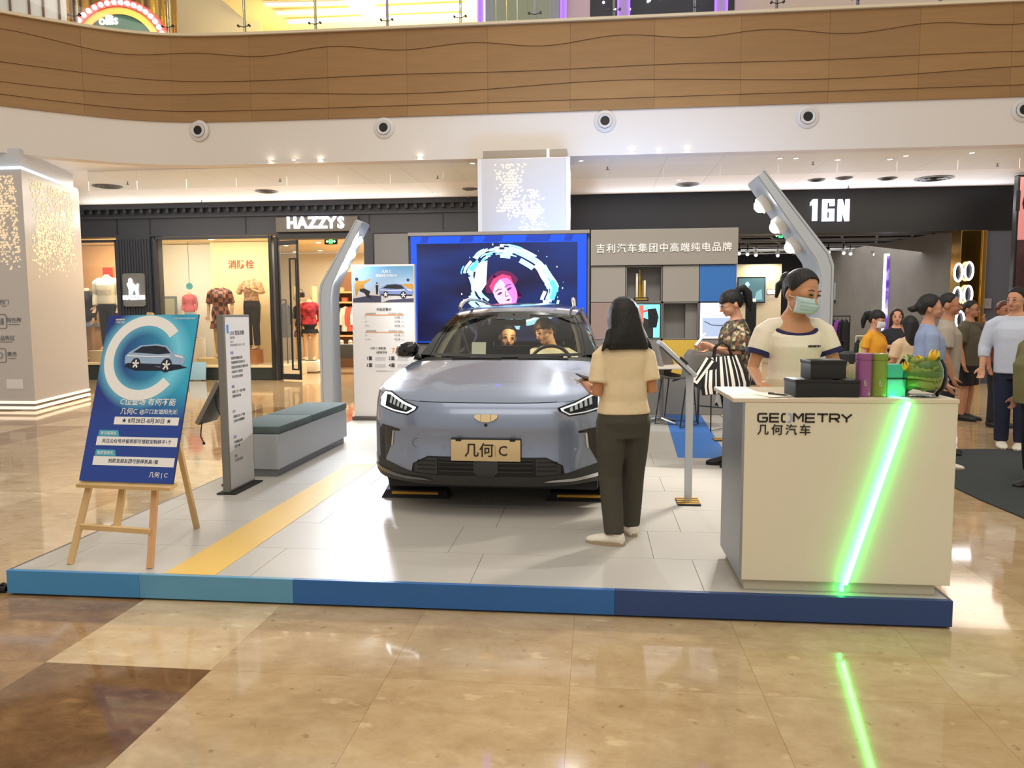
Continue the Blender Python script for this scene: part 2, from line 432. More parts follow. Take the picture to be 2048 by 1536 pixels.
# glass balustrade on the gallery edge
bal = thing('glass_balustrade', 'frameless glass balustrade with slim metal posts along the upper gallery', 'balustrade', (0, 13.5, 6.575))
posts = [-10.2, -8.9, -7.6, -6.25, -4.95, -3.65, -2.35, -1.05, .3, 1.65, 3.0, 4.3, 5.6, 6.9]
def edge_y(x):
    for i in range(1, len(EDGE)):
        if EDGE[i].x >= x:
            t = (x-EDGE[i-1].x)/(EDGE[i].x-EDGE[i-1].x); return EDGE[i-1].y+t*(EDGE[i].y-EDGE[i-1].y)
    return EDGE[-1].y
for i, x in enumerate(posts):
    y = edge_y(x)+.14
    mb = MB(); mb.box(x-.018, x-.006, y-.03, y+.03, 6.56, 7.65, .002); mb.box(x+.006, x+.018, y-.03, y+.03, 6.56, 7.65, .002)
    po = mb.build('post', M_STEEL, bal)
    ar = MB()
    for sx in (-1, 1):
        ar.cyl((x, y-.03, 6.72), (x+sx*.1, y-.05, 6.74), .008, n=8); ar.cyl((x+sx*.1, y-.07, 6.74), (x+sx*.1, y-.02, 6.74), .02, n=10)
    ar.build('clamp_arm', M_DSTEEL, bal)
    if i < len(posts)-1:
        x2 = posts[i+1]; y2 = edge_y(x2)+.14; g = MB()
        g.loft([[Vector((x+.012, y-.062, 6.58)), Vector((x+.012, y-.05, 6.58)), Vector((x+.012, y-.05, 7.6)), Vector((x+.012, y-.062, 7.6))], [Vector((x2-.012, y2-.062, 6.58)), Vector((x2-.012, y2-.05, 6.58)), Vector((x2-.012, y2-.05, 7.6)), Vector((x2-.012, y2-.062, 7.6))]])
        g.build('glass_pane', glass('clear_glass', clear=.97), bal, False)
MB().tube([(x, edge_y(x)+.085, 7.63) for x in [-12+.25*k for k in range(96)]], .025, 8).build('handrail', M_STEEL, bal)

# upper gallery behind: floor, far shop walls, ceiling
g = MB(); g.box(-16, 13, 13.8, 24, 5.3, 5.45); struct('floor_gallery', g, M_WHITE)
def upper(name, px0, px1, Y, m, dz=(5.45, 10.6), th=.1):
    a, b_ = at(px0, 20, Y=Y), at(px1, 20, Y=Y)
    return struct(name, MB().box(a.x, b_.x, Y, Y+th, *dz), m, False)
upper('wall_gallery_left', -120, 128, 18.0, M_WHITE)
upper('wall_gallery_cream', 330, 520, 21.0, mat('cream_wall', (236, 214, 170), .6))
upper('wall_gallery_yellow', 500, 945, 23.0, mat('yellow_wall', (240, 218, 90), .6))
upper('wall_gallery_blush', 1105, 1180, 18.2, mat('blush_wall', (240, 214, 196), .6))
upper('wall_gallery_dark', 1175, 1475, 18.8, mat('midnight_wall', (14, 16, 40), .5))
upper('wall_gallery_right', 1470, 2300, 18.2, mat('blush_wall', (240, 214, 196), .6))
g = MB(); g.box(-9.5, -1.9, 18.2, 24, 9.62, 9.7); struct('ceiling_gallery', g, mat('cream_ceiling', (250, 232, 180), .6))
area('gallery_shop_light', (-4.5, 20, 8.2), (-4.5, 22, 9.3), 6, 1, 520, (1, .9, .55))
# white wall panels at the far left, joints
for i, px in enumerate((20, 58, 86, 118)):
    a = at(px, 20, Y=17.97)
    struct('trim_%d' % (10+i), MB().box(a.x-.02, a.x+.02, 17.96, 18.0, 6.0, 10), mat('joint_brown', (96, 70, 44), .5), False)
# linear lights on the yellow ceiling
for i, (x0, y0, x1, y1) in enumerate([(530, 10, 690, 6), (552, 27, 700, 22), (575, 45, 722, 39), (752, 20, 930, 12), (770, 38, 925, 32), (700, 3, 830, -2)]):
    a, b_ = at(x0, y0, z=9.5), at(x1, y1, z=9.5); v = b_-a
    t = thing('linear_light', ['uppermost white light bar of the left row seen above the wood fascia', 'second light bar of the left row above the wood fascia', 'lowest light bar of the left row above the wood fascia', 'upper light bar of the right row on the yellow upstairs ceiling', 'lower light bar of the right row on the yellow upstairs ceiling', 'light bar between the two rows at the top edge of the picture'][i], 'light bar', a, atan2(v.y, v.x), 'light bars on the upstairs ceiling')
    MB().box(0, v.length, -.08, .08, .01, .06, .01).build('housing', M_WHT, t, local=True)
    MB().box(.02, v.length-.02, -.07, .07, -.01, .01, .004).build('diffuser', glow('bar_glow', (255, 250, 214), 6), t, local=True)
# two small brown boxes (fittings) below the yellow ceiling
for i, (px, py) in enumerate(((783, 9), (783, 27))):
    a = at(px, py, Y=22.8)
    tag(MB().box(a.x-.13, a.x+.13, 22.7, 22.95, a.z-.1, a.z+.09, .01).build('wall_box', mat('ochre_box', (150, 104, 30), .5)), ['upper brown box on the yellow upstairs wall', 'lower brown box on the yellow upstairs wall'][i], 'box')
# gold strip curtain and arched bulb sign upstairs
a, b_ = at(126, 40, Y=18.4), at(352, 40, Y=18.4)
r0 = random.Random(2); gm = [mat('gold_foil_%d' % i, c, .25, .9, bump=.2, bscale=9) for i, c in enumerate([(200, 160, 60), (168, 126, 40), (224, 186, 90), (120, 86, 26)])]
cur = thing('foil_curtain', 'gold foil strip curtain hanging upstairs behind the arched bulb sign', 'curtain', (a.x, 18.4, 5.45))
nst = 46
for i in range(nst):
    x = a.x+(b_.x-a.x)*i/nst; wd = (b_.x-a.x)/nst
    MB().box(x, x+wd*.96, 18.4+r0.uniform(-.05, .05), 18.47, 5.5, 10.3).build('foil_strip', gm[r0.randrange(4)], cur, False)
arch = thing('arched_sign', 'arched red sign edged with white bulbs over a green panel, upstairs left', 'sign', at(240, 60, Y=17.6))
C0 = at(240, 108, Y=17.6); px_m = (at(340, 60, Y=17.6)-at(240, 60, Y=17.6)).length/100
def arc_pts(r, a0, a1, n=24): return [(r*px_m*1.0*cos(pi*(a0+(a1-a0)*i/n)), r*px_m*.92*sin(pi*(a0+(a1-a0)*i/n))) for i in range(n+1)]
FA = frame(C0, (1, 0, 0), (0, 0, 1))
def ringseg(r0_, r1_, d, z): 
    mb = MB(); A, B_ = arc_pts(r0_, .0, 1), arc_pts(r1_, 0, 1)
    for i in range(24): mb.poly([A[i], A[i+1], B_[i+1], B_[i]], d, T=FA @ Matrix.Translation((0, 0, z)))
    return mb
ringseg(91, 106, .12, 0).build('red_rim', mat('sign_red', (214, 44, 44), .5), arch)
ringseg(77, 91, .08, 0).build('orange_band', mat('sign_orange', (226, 168, 70), .5), arch)
ringseg(5, 77, .05, 0).build('green_panel', mat('sign_green', (34, 74, 54), .5), arch)
bm_ = None
for i in range(23):
    th = pi*(.02+.96*i/22); p = FA @ Vector((98*px_m*cos(th), 98*px_m*.92*sin(th), .15))
    MB().ball(p, .055, 10, 6).build('bulb', M_LAMP, arch)
MB().text('ollis', .30, FA @ Matrix.Translation((-.2, 60*px_m, .06)), d=.03, bold=.006).build('lettering', glow('sign_white', (240, 240, 225), 1.2), arch)
# sage panel with lattice, purple lit columns and star lights upstairs
a, b_ = at(970, 20, Y=17.9), at(1120, 20, Y=17.9)
sg = thing('sage_screen', 'pale green panelled screen upstairs above the lattice column', 'screen', (a.x, 17.9, 5.45))
np_ = 7
for i in range(np_):
    x = a.x+(b_.x-a.x)*i/np_
    MB().box(x+.005, x+(b_.x-a.x)/np_-.005, 17.9, 17.98, 5.5, 10.2, .01).build('panel', mat('sage', (168, 176, 146), .5), sg, False)
for i, px in enumerate((962, 1127, 1247, 1441)):
    a = at(px, 15, Y=17.9)
    t = thing('lit_column', ['thin violet lit column upstairs left of the pale green screen', 'thin violet lit column upstairs right of the pale green screen', 'broad violet column left of the dark starry window upstairs', 'broad violet column right of the dark starry window upstairs'][i], 'column', (a.x, 17.9, 5.45), 0, 'violet lit columns of the gallery')
    wd = .05 if i < 2 else .12
    MB().box(a.x-wd, a.x+wd, 17.8, 18.0, 5.45, 10.2, .02).build('shaft', mat('lilac', (214, 180, 236), .5), t)
    for k in (-1, 1): MB().box(a.x+k*wd-.02, a.x+k*wd+.02, 17.78, 17.82, 5.6, 10.1).build('light_strip', glow('violet_glow', (120, 70, 255), 4), t, False)
rs = random.Random(11)
star_px = sorted(rs.uniform(1185, 1430) for k in range(14))
for k in range(14):
    px, py = star_px[k], rs.uniform(-30, 20)
    MB_ = MB().ball(at(px, py, Y=18.775), .03, 8, 6)
    tag(MB_.build('star_light', glow('star_glow', (230, 240, 255), 5)), ORD[k]+' tiny star light in the dark upstairs window, counted from its left', 'star light', 'star lights in the dark upstairs window')

# ceiling fittings
def downlight(px, py, lab, z=CZ_):
    p = at(px, py, z=z)
    t = thing('downlight', lab, 'downlight', p, 0, 'downlights in the ground floor ceiling')
    MB().lathe([(.042, -.009), (.06, -.009), (.06, .002), (.042, .002)], 20).build('ring', M_WHT, t, local=True)
    MB().lathe([(0, -.008), (.042, -.008), (.042, .0), (0, .0)], 20).build('lamp', glow('down_lamp', (255, 244, 226), 7), t, local=True)
for i, p in enumerate([(130, 343), (240, 323), (350, 327), (540, 321), (588, 319), (640, 319), (840, 314), (945, 326), (1162, 321), (1264, 303), (1318, 302), (1375, 300), (1618, 296), (1677, 294), (1736, 293), (1992, 286)]):
    z = CZ_
    downlight(*p, ORD[i]+' downlight from the left along the front edge of the white ceiling', z)
for i, p in enumerate([(790, 387), (830, 386), (870, 386)]): downlight(*p, ['left', 'middle', 'right'][i]+' downlight of the three in a row left of the lattice column top')
for i, p in enumerate([(1358, 359), (1560, 316), (1592, 316), (1633, 369), (1671, 370), (1676, 319), (1745, 369), (1780, 318), (1792, 370), (1812, 311), (1944, 305)]): downlight(*p, ORD[i]+' inner downlight from the left in the ceiling right of the lattice column')
for i, (px, py, wd) in enumerate([(1375, 368, .5), (1633, 359, .35), (1688, 355, .35), (1775, 356, .38), (1868, 356, .75), (533, 382, .5), (940, 377, .35), (215, 372, .6)]):
    p = at(px, py, z=CZ_)
    t = thing('ceiling_vent', ['round ceiling vent right of the lattice column', 'small ceiling vent nearest the top of the leaning lamp post', 'pale ceiling vent between two dark ones', 'dark ceiling vent above the white block letters', 'wide ceiling vent near the right end of the ceiling', 'round ceiling vent above the left shop sign', 'small ceiling vent beside the lattice column', 'pale ceiling vent near the left column'][i], 'ceiling vent', p)
    S = Matrix.Diagonal((wd*.5, wd*.5, 1, 1))
    MB().lathe([(.8, -.025), (1, -.012), (1, .0), (.8, 0)], 28, T=S).build('rim', mat('vent_grey', (110, 112, 118), .5), t, local=True)
    for k in (.25, .5, .72): MB().lathe([(k-.1, -.01), (k, -.03), (k+.02, -.02), (k-.08, -.004)], 24, T=S).build('louvre_ring', M_DSTEEL if i in (1, 3, 4) else mat('vent_grey', (110, 112, 118), .5), t, local=True)
for i, (px, py) in enumerate([(255, 363), (560, 357), (875, 351), (1215, 333), (1626, 323), (1995, 326), (403, 400), (937, 392), (1697, 371)]):
    p = at(px, py, z=CZ_)
    t = thing('sprinkler', ['sprinkler nearest the left column', 'sprinkler above the left display window front', 'sprinkler left of the lattice column', 'sprinkler right of the lattice column', 'sprinkler above the white block letters', 'sprinkler at the right end of the ceiling', 'tiny sprinkler close above the left shop cornice', 'tiny sprinkler beside the lattice column', 'tiny sprinkler close above the right shop header'][i]+', small and dark under the white ceiling', 'sprinkler', p, 0, 'sprinklers under the ceiling')
    MB().cyl((0, 0, 0), (0, 0, -.05), .014, .01, 8).build('pipe', M_STEEL, t, local=True)
    MB().cyl((0, 0, -.055), (0, 0, -.062), .03, n=12).build('deflector', M_DSTEEL, t, local=True)
# ============================================================ columns with lit triangle lattice
def lattice(mb, T, w_, h, dens, cell=.05, seed=1, round_=True):
    """small triangular openings; dens(u,v) in 0..1 decides which are lit"""
    rr = random.Random(seed); hh = cell*.866
    for j in range(int(h/hh)):
        for i in range(int(w_/(cell/2))):
            x = i*cell/2; y = j*hh; up = (i+j) % 2 == 0
            if rr.random() > dens(x/w_, y/h): continue
            k = cell*.40
            cx, cy = x+cell/2, y+(hh*.36 if up else hh*.64); sg_ = 1 if up else -1
            mb.poly([(cx-k, cy-sg_*k*.6), (cx+k, cy-sg_*k*.6), (cx, cy+sg_*k*1.05)], .004, T=T)
M_COL = mat('column_panel', (206, 200, 196), .32, .15)
M_LAT = glow('lattice_glow', (250, 226, 188), .5)
M_LATC = glow('lattice_glow_soft', (244, 230, 204), .28)
# near column at the left
colL = sroot('column_left', (0, 0, 0))
foot = [(-12.2, 12.05), (-9.44, 12.05), (-10.02, 14.3), (-12.2, 14.3)]
mb = MB(); mb.poly(foot, 3.98-.16, T=Matrix.Translation((0, 0, .16))); mb.build('shaft', M_COL, colL, False)
sc_ = lambda k: [(-12.2-k, 12.05-k), (-9.44+k, 12.05-k), (-10.02+k, 14.3+k), (-12.2-k, 14.3+k)]
mb = MB(); mb.poly(sc_(-.01), .05, T=Matrix.Translation((0, 0, 4.02))); mb.build('light_band', glow('cool_band', (205, 222, 240), 1.6), colL, False)
mb = MB(); mb.poly(sc_(.0), .04, T=Matrix.Translation((0, 0, 3.98))); mb.poly(sc_(-.06), .3, T=Matrix.Translation((0, 0, 4.07))); mb.build('collar', mat('collar_blue_lit', (206, 210, 216), .4, .2), colL, False)  # cool collar colour paints in the blue light of the recess
for z in (.02, .115):
    mb = MB(); mb.poly(sc_(.012), .045, T=Matrix.Translation((0, 0, z))); mb.build('light_band', glow('base_band', (255, 236, 210), .9), colL, False)
mb = MB(); mb.poly(sc_(-.02), .16); mb.build('plinth', M_STEEL, colL, False)
fT = frame((-12.2, 12.046, 0), (1, 0, 0), (0, 0, 1))
import mathutils.noise as mn
def densL(u, v, s=0):
    q = mn.noise(Vector((u*5+s, v*3, s)))*.9+.75
    return max(0, min(1, q))*min(1, max(0, (1-abs(u-.5)*2)*3))*(1 if v > .35 else max(0, (v-.05)/.3))
mb = MB(); lattice(mb, fT @ Matrix.Translation((2.05, 2.25, 0)), .62, 1.70, lambda u, v: densL(u, v, 2)*.8, .046, 4)
o = mb.build('lattice_openings', M_LAT, colL, False); o['kind'] = 'stuff'
d = Vector((-10.02+9.44, 14.3-12.05, 0)).normalized()
sT = frame((-9.436, 12.05, 0), d, (0, 0, 1))
mb = MB(); lattice(mb, sT @ Matrix.Translation((.15, 2.15, 0)), 1.9, 1.80, lambda u, v: densL(u, v, 5)*.75, .062, 7)
o = mb.build('lattice_openings', M_LAT, colL, False); o['kind'] = 'stuff'
# wayfinding print on the column
fx = lambda px, py: at(px, py, Y=12.046)
pr = MB()
k = (fx(100, 600)-fx(0, 600)).length/100
def icon(px, py, kind):
    p = fx(px, py); Tm = frame(p, (1, 0, 0), (0, 0, 1)); s = 13*k
    q = [(s*cos(pi/4*i+pi/8), s*sin(pi/4*i+pi/8)) for i in range(8)]
    q = [(-s, -s*.8), (-s*.8, -s), (s*.8, -s), (s, -s*.8), (s, s*.8), (s*.8, s), (-s*.8, s), (-s, s*.8)]
    pr.stroke(q, 1.6*k, .002, T=Tm, closed=True)
    if kind == 0: pr.rect(-4*k, -6*k, 0, 4*k, .002, T=Tm); pr.rect(2*k, -6*k, 7*k, 6*k, .002, T=Tm)
    else: pr.stroke([(6*k*cos(pi*i/5), 6*k*sin(pi*i/5)) for i in range(10)], 1.6*k, .002, T=Tm, closed=True)
icon(0, 643, 0); icon(-1, 711, 1)
for px, py, b_ in ((8, 605, '西门'), (28, 641, '特色街'), (10, 677, '精品街区'), (24, 709, '商务')):
    pr.text(b_, 10*k, frame(fx(px, py), (1, 0, 0), (0, 0, 1)), d=.002, bold=.002)
for px, py, w_ in ((8, 612, 10), (28, 649, 22), (10, 684, 30), (24, 717, 14)):
    pr.rect(-w_*k/2, -.8*k, w_*k/2, .8*k, .002, T=frame(fx(px, py), (1, 0, 0), (0, 0, 1)))
pr.build('wayfinding_print', M_GREYP, colL, False)
a = fx(30, 768); MB().rect(-17*k, -9*k, 17*k, 9*k, .004, T=frame(a, (1, 0, 0), (0, 0, 1))).build('notice', M_WHT, colL, False)
# centre column behind the stand
colC = sroot('column_center', (0, 0, 0))
X0, X1, CY = -1.96, -.46, 13.25
MB().box(X0, X1, CY, CY+1.4, 0, 4.22, .01).build('shaft', M_COL, colC, False)
MB().box(X0+.05, X1-.02, CY+.05, CY+1.3, 4.22, 4.36).build('collar', mat('collar_bronze', (150, 138, 124), .3, .6), colC, False)
MB().box(-.82, -.78, CY+.02, CY+.06, 4.22, 4.36).build('bracket', glow('cool_band', (205, 222, 240), 1.6), colC, False)
for x in (X0, X1): MB().box(x-.035, x+.035, CY-.015, CY+.02, 0, 4.22).build('edge_trim', mat('pale_trim', (226, 220, 214), .4), colC, False)
def densC(u, v):
    # two drifts: one down the upper left, one towards the lower middle
    a_ = max(0, 1-abs(u-.28-.1*(1-v))*4.2)*(1 if v > .45 else max(0, (v-.25)/.2))
    b_ = max(0, 1-abs(u-.56-.12*(.45-v))*4.5)*(1 if v < .55 else max(0, (.68-v)/.13))
    return min(1, 1.5*max(a_, b_)*(.55+.9*mn.noise(Vector((u*6, v*6, 3)))+.2))
mb = MB(); lattice(mb, frame((X0+.1, CY-.002, 2.75), (1, 0, 0), (0, 0, 1)), 1.3, 1.42, densC, .055, 3)
o = mb.build('lattice_openings', M_LATC, colC, False); o['kind'] = 'stuff'

# ============================================================ shop front wall
WF = frame((0, WY-.01, 0), (1, 0, 0), (0, 0, 1))
def wx(px, py=600): return at(px, py, Y=WY).x
def wz(px, py): return at(px, py, Y=WY).z
wl = sroot('wall_back')
xL = [-16, wx(158, 600), wx(238, 600), wx(314, 600), wx(545, 600), wx(556, 600), wx(730, 600), wx(748, 600), wx(1470, 600), wx(1914, 560), wx(1962, 560), 13]
zt, zh, zp = 3.50, 3.56, .36
th = WY+.35
MB().box(-16, -2.0, WY, th, zh, 4.35).build('header', M_NAVY, wl, False)
MB().box(-16, xL[1]-.4, WY, th, 0, zh).build('pier', M_NAVY, wl, False)
MB().box(xL[2], xL[3]-.12, WY, th, 0, zh).build('pier', M_NAVY, wl, False)
MB().box(xL[3]-.12, xL[3], WY+.06, th, 0, zh).build('pier', M_NAVY, wl, False)
MB().box(xL[6], xL[6]+.22, WY, th, 0, zh).build('pier', M_NAVY, wl, False)
MB().box(xL[6]+.22, xL[8]-.3, WY, th, 0, zh).build('pier', M_BLACK, wl, False)
MB().box(-2.0, 13, WY-.08, th, 3.38, 4.35).build('header', M_BLACK, wl, False)
M_SLATE = mat('slate_wall', (92, 94, 104), .6)
MB().box(xL[10], xL[10]+.85, WY-.05, th, 0, 3.38).build('pier', M_SLATE, wl, False)
MB().box(xL[10]+.85, 13, WY-.1, th, 0, 3.38).build('pier', mat('slate_wall_pale', (120, 122, 130), .5), wl, False)
# cornice, dentils, panel joints and ribs of the left shop
MB().box(-16, -2.0, WY-.14, WY, 4.22, 4.35, .01).build('cornice', M_NAVY, wl, False)
MB().box(-16, -2.0, WY-.05, WY, 4.0, 4.06, .01).build('moulding', M_NAVY, wl, False)
dn = None
for i in range(50):
    x = -12.9+.222*i
    if x > -2.3: break
    if dn is None:
        dn = MB().box(-.035, .035, WY-.11, WY, 4.12, 4.22).build('dentil', M_NAVY, wl, False); dn.location.x = x
    else: again(dn, wl, (x, 0, 0))
for x in (-11.85, -10.98, -8.5, -5.4, -3.6):
    MB().box(x-.012, x+.012, WY-.012, WY, 3.6, 4.0).build('joint_strip', mat('joint_dark', (30, 32, 38), .6), wl, False)
rb = None
for i in range(12):
    x = xL[2]+.05+(xL[3]-.2-xL[2])*i/11.
    if rb is None:
        rb = MB().box(-.018, .018, WY-.025, WY, 0, 3.5, .004).build('rib', M_NAVY, wl, False); rb.location.x = x
    else: again(rb, wl, (x, 0, 0))
# display windows: frame, plinth, pane
def shop_window(name, xa, xb, zb, zt_):
    w_ = sroot(name)
    MB().box(xa, xb, WY-.02, WY+.3, 0, zb-.05, .01).build('plinth', mat('plinth_dark', (46, 54, 52), .35), w_, False)
    MB().box(xa-.02, xb+.02, WY-.05, WY+.35, zb-.05, zb, .006).build('window_sill', mat('sill_cream', (236, 214, 168), .5), w_, False)
    for x in (xa, xb): MB().box(x-.04, x+.04, WY-.02, WY+.1, zb, zt_, .006).build('frame', M_NAVY, w_, False)
    MB().box(xa, xb, WY-.02, WY+.1, zt_-.06, zt_, .006).build('frame', M_NAVY, w_, False)
    MB().box(xa+.04, xb-.04, WY+.04, WY+.052, zb, zt_-.06).build('pane', M_GLASS, w_, False)
    MB().box(xa, xb, WY+.3, WY+2.2, .0, zb-.06).build('display_floor', mat('display_floor', (232, 214, 180), .5), w_, False)
    return w_
shop_window('window_1', xL[1]-.4, xL[2], .42, 3.5)
W2 = shop_window('window_2', xL[3], xL[4]-.02, .36, 3.54)
# interior of the left shop
M_CREAM = mat('shop_cream', (244, 222, 176), .6); M_SHOPW = mat('shop_white', (240, 232, 214), .6)
MB_ = MB().box(-16, -2.6, 24.4, 24.5, 0, 3.6); struct('wall_shop_left_back', MB_, M_SHOPW, False)
MB_ = MB().box(-2.7, -2.6, WY+.35, 24.4, 0, 3.6); struct('wall_shop_left_side', MB_, M_SHOPW, False)
MB_ = MB().box(-16, -2.6, WY+.35, 24.4, 3.62, 3.7); struct('ceiling_shop_left', MB_, M_CREAM, False)
MB_ = MB().box(at(424, 600, Y=20.4).x, at(556, 600, Y=20.4).x, 20.4, 20.5, 0, 3.6); struct('wall_window_back', MB_, M_CREAM, False)
MB_ = MB().box(at(300, 600, Y=20.9).x, at(440, 600, Y=20.9).x, 20.9, 21.0, 0, 3.6); struct('wall_window_white', MB_, mat('bright_white', (250, 250, 246), .6), False)
MB_ = MB().box(-15.9, at(270, 600, Y=20.8).x, 20.8, 20.9, 0, 3.6); struct('wall_window_tan', MB_, mat('tan_board', (206, 160, 112), .6), False)
MB_ = MB(); q1, q2 = at(276, 600, Y=WY+.35).x, at(285, 600, Y=20.9).x; MB_.poly([(q1, WY+.35), (q1+.1, WY+.35), (q2+.1, 20.9), (q2, 20.9)], 3.6); struct('wall_window_divider', MB_, M_CREAM, False)
MB_ = MB(); q1, q2 = at(549, 600, Y=WY+.35).x, at(556, 600, Y=20.5).x; MB_.poly([(q1-.03, WY+.35), (q1, WY+.35), (q2, 20.5), (q2-.03, 20.5)], 3.6); struct('wall_entrance_side', MB_, M_CREAM, False)
# red characters on the window back wall, small card and green board
MB().text('消防栓', .25, frame(at(482, 530, Y=20.39), (1, 0, 0), (0, 0, 1)), d=.004, bold=.004).build('wall_lettering', mat('red_print', (206, 60, 48), .5), bpy.data.objects['wall_window_back'], False)
b = at(205, 545, Y=20.78)
sg = thing('window_poster', 'tan poster with a red corner and a dark panel behind the left mannequin', 'poster', b)
MB().box(b.x-.7, b.x+.35, 20.74, 20.795, 1.3, 3.0, .004).build('board', mat('poster_tan', (196, 146, 100), .6), sg)
MB().box(b.x+.05, b.x+.34, 20.72, 20.74, 2.55, 2.98).build('red_corner', mat('poster_red', (196, 60, 48), .6), sg)
MB().box(b.x-.28, b.x+.1, 20.72, 20.74, 1.75, 2.4).build('dark_corner', mat('poster_green', (40, 64, 60), .6), sg)
MB().text('CLEA', .17, frame((b.x-.05, 20.715, 2.30), (1, 0, 0), (0, 0, 1)), d=.003, bold=.004).build('lettering', M_WHT, sg, False)
# mirror in the window, shoe box plinth, lamp pendant
b = at(342, 625, Y=20.6)
mr = thing('standing_mirror', 'tall grey framed standing mirror in the bright display window', 'mirror', (b.x, 20.6, .3))
MB().box(b.x-.2, b.x+.2, 20.55, 20.6, .3, 2.15, .01).build('mirror_frame', mat('frame_grey', (120, 128, 134), .4), mr)
MB().box(b.x-.15, b.x+.15, 20.535, 20.55, .36, 2.08).build('mirror_glass', mat('mirror_sheet', (190, 206, 210), .12, .7), mr)
b = at(378, 555, Y=20.0)
pd = thing('pendant_card', 'small teal round card hanging on a cord in the bright window', 'hanging card', (b.x, 20.0, 3.6))
MB().cyl((b.x, 20, 3.6), (b.x, 20, 2.47), .005, n=6).build('cord', M_DSTEEL, pd)
MB().cyl((b.x, 19.99, 2.4), (b.x, 20.01, 2.4), .09, n=20).build('disc', mat('teal_card', (70, 150, 160), .5), pd)
# emblem plate on the ribbed pier
b = at(270, 580, Y=WY-.03)
em = thing('emblem_sign', 'grey rounded plate with a lit white dog emblem over small lit letters', 'sign', b)
FE = frame(b, (1, 0, 0), (0, 0, 1)); s = (at(320, 580, Y=WY)-at(220, 580, Y=WY)).length/100
q = []
for cx, cy, a0 in ((17, 26, 0), (-17, 26, 1), (-17, -26, 2), (17, -26, 3)):
    q += [((cx+5*cos(pi/2*(a0+t/3)))*s, (cy+5*sin(pi/2*(a0+t/3)))*s) for t in range(4)]
MB().poly(q, .05, T=FE).build('plate', mat('plate_grey', (128, 130, 126), .4, .5), em, False)
M_LED = glow('sign_led', (240, 240, 255), 3)
dog = [(-9, -10), (-9, 2), (-11, 6), (-12, 11), (-9, 13), (-9, 18), (-6, 21), (-3, 19), (-2, 13), (1, 9), (7, 8), (9, 11), (10, 8), (9, 2), (9, -10), (5, -10), (4, -2), (-2, -3), (-4, -10)]
MB().poly([(x*s, (y+1)*s) for x, y in dog], .03, T=FE @ Matrix.Translation((0, 0, .05))).build('dog_emblem', M_LED, em, False)
MB().text('HAZZYS', 10*s, FE @ Matrix.Translation((0, -14.5*s, .05)), d=.03, bold=.006, sx=1.15).build('lettering', M_LED, em, False)
# shop sign over the door
a, b = at(553, 465, Y=WY-.06), at(716, 432, Y=WY-.06)
ss = thing('shop_sign', 'grey sign board over the left shop door with six white lit letters', 'sign', (a.x, WY-.06, a.z))
MB().box(a.x, b.x, WY-.1, WY, a.z, b.z, .012).build('board', mat('sign_board_grey', (92, 88, 82), .4, .3), ss, False)
for ch, px in zip('HAZZYS', (584, 605, 626, 645, 663, 682)):
    p = at(px, 446.5-(px-630)*.006, Y=WY-.11)
    MB().text(ch, .37, frame(p, (1, 0, 0), (0, 0, 1)), d=.04, bold=.014, sx=.95).build('letter', M_LED, ss, False)
# entrance: door frame, glass door leaf standing open, long handle
dr = sroot('door_1')
for x in (xL[4], xL[5]): MB().box(x-.04, x+.04, WY-.06, WY+.12, 0, 3.5, .006).build('door_frame', mat('door_charcoal', (36, 38, 42), .4), dr, False)
MB().box(xL[5], xL[6], WY-.03, WY+.3, 3.45, 3.56).build('door_frame', mat('door_charcoal', (36, 38, 42), .4), dr, False)
hx, hy = xL[5]+.03, WY-.02
dvec = Vector((.96, -.28, 0)).normalized(); wd = .62
DL = frame((hx, hy, 0), dvec, (0, 0, 1))
leaf = MB()
for x in (0, wd-.05): leaf.box(x, x+.05, .02, 3.40, -.02, .02, .004, T=DL)
leaf.box(0, wd, .02, .16, -.02, .02, .004, T=DL); leaf.box(0, wd, 3.3, 3.4, -.02, .02, .004, T=DL)
leaf.build('door_leaf', mat('door_charcoal', (36, 38, 42), .4), dr, False)
MB().box(.05, wd-.05, .16, 3.3, -.005, .005, T=DL).build('pane', M_GLASS, dr, False)
hd = MB()
for z0 in (.06,):
    hd.stroke([(wd-.2, .28), (wd-.02, .28), (wd-.02, 2.95), (wd-.2, 2.95)], .035, .03, T=DL @ Matrix.Translation((0, 0, z0)), closed=True)
for y in (.5, 2.7): hd.box(wd-.04, wd-.01, y, y+.03, .0, .08, T=DL)
hd.build('door_handle', M_BLACK, dr, False)
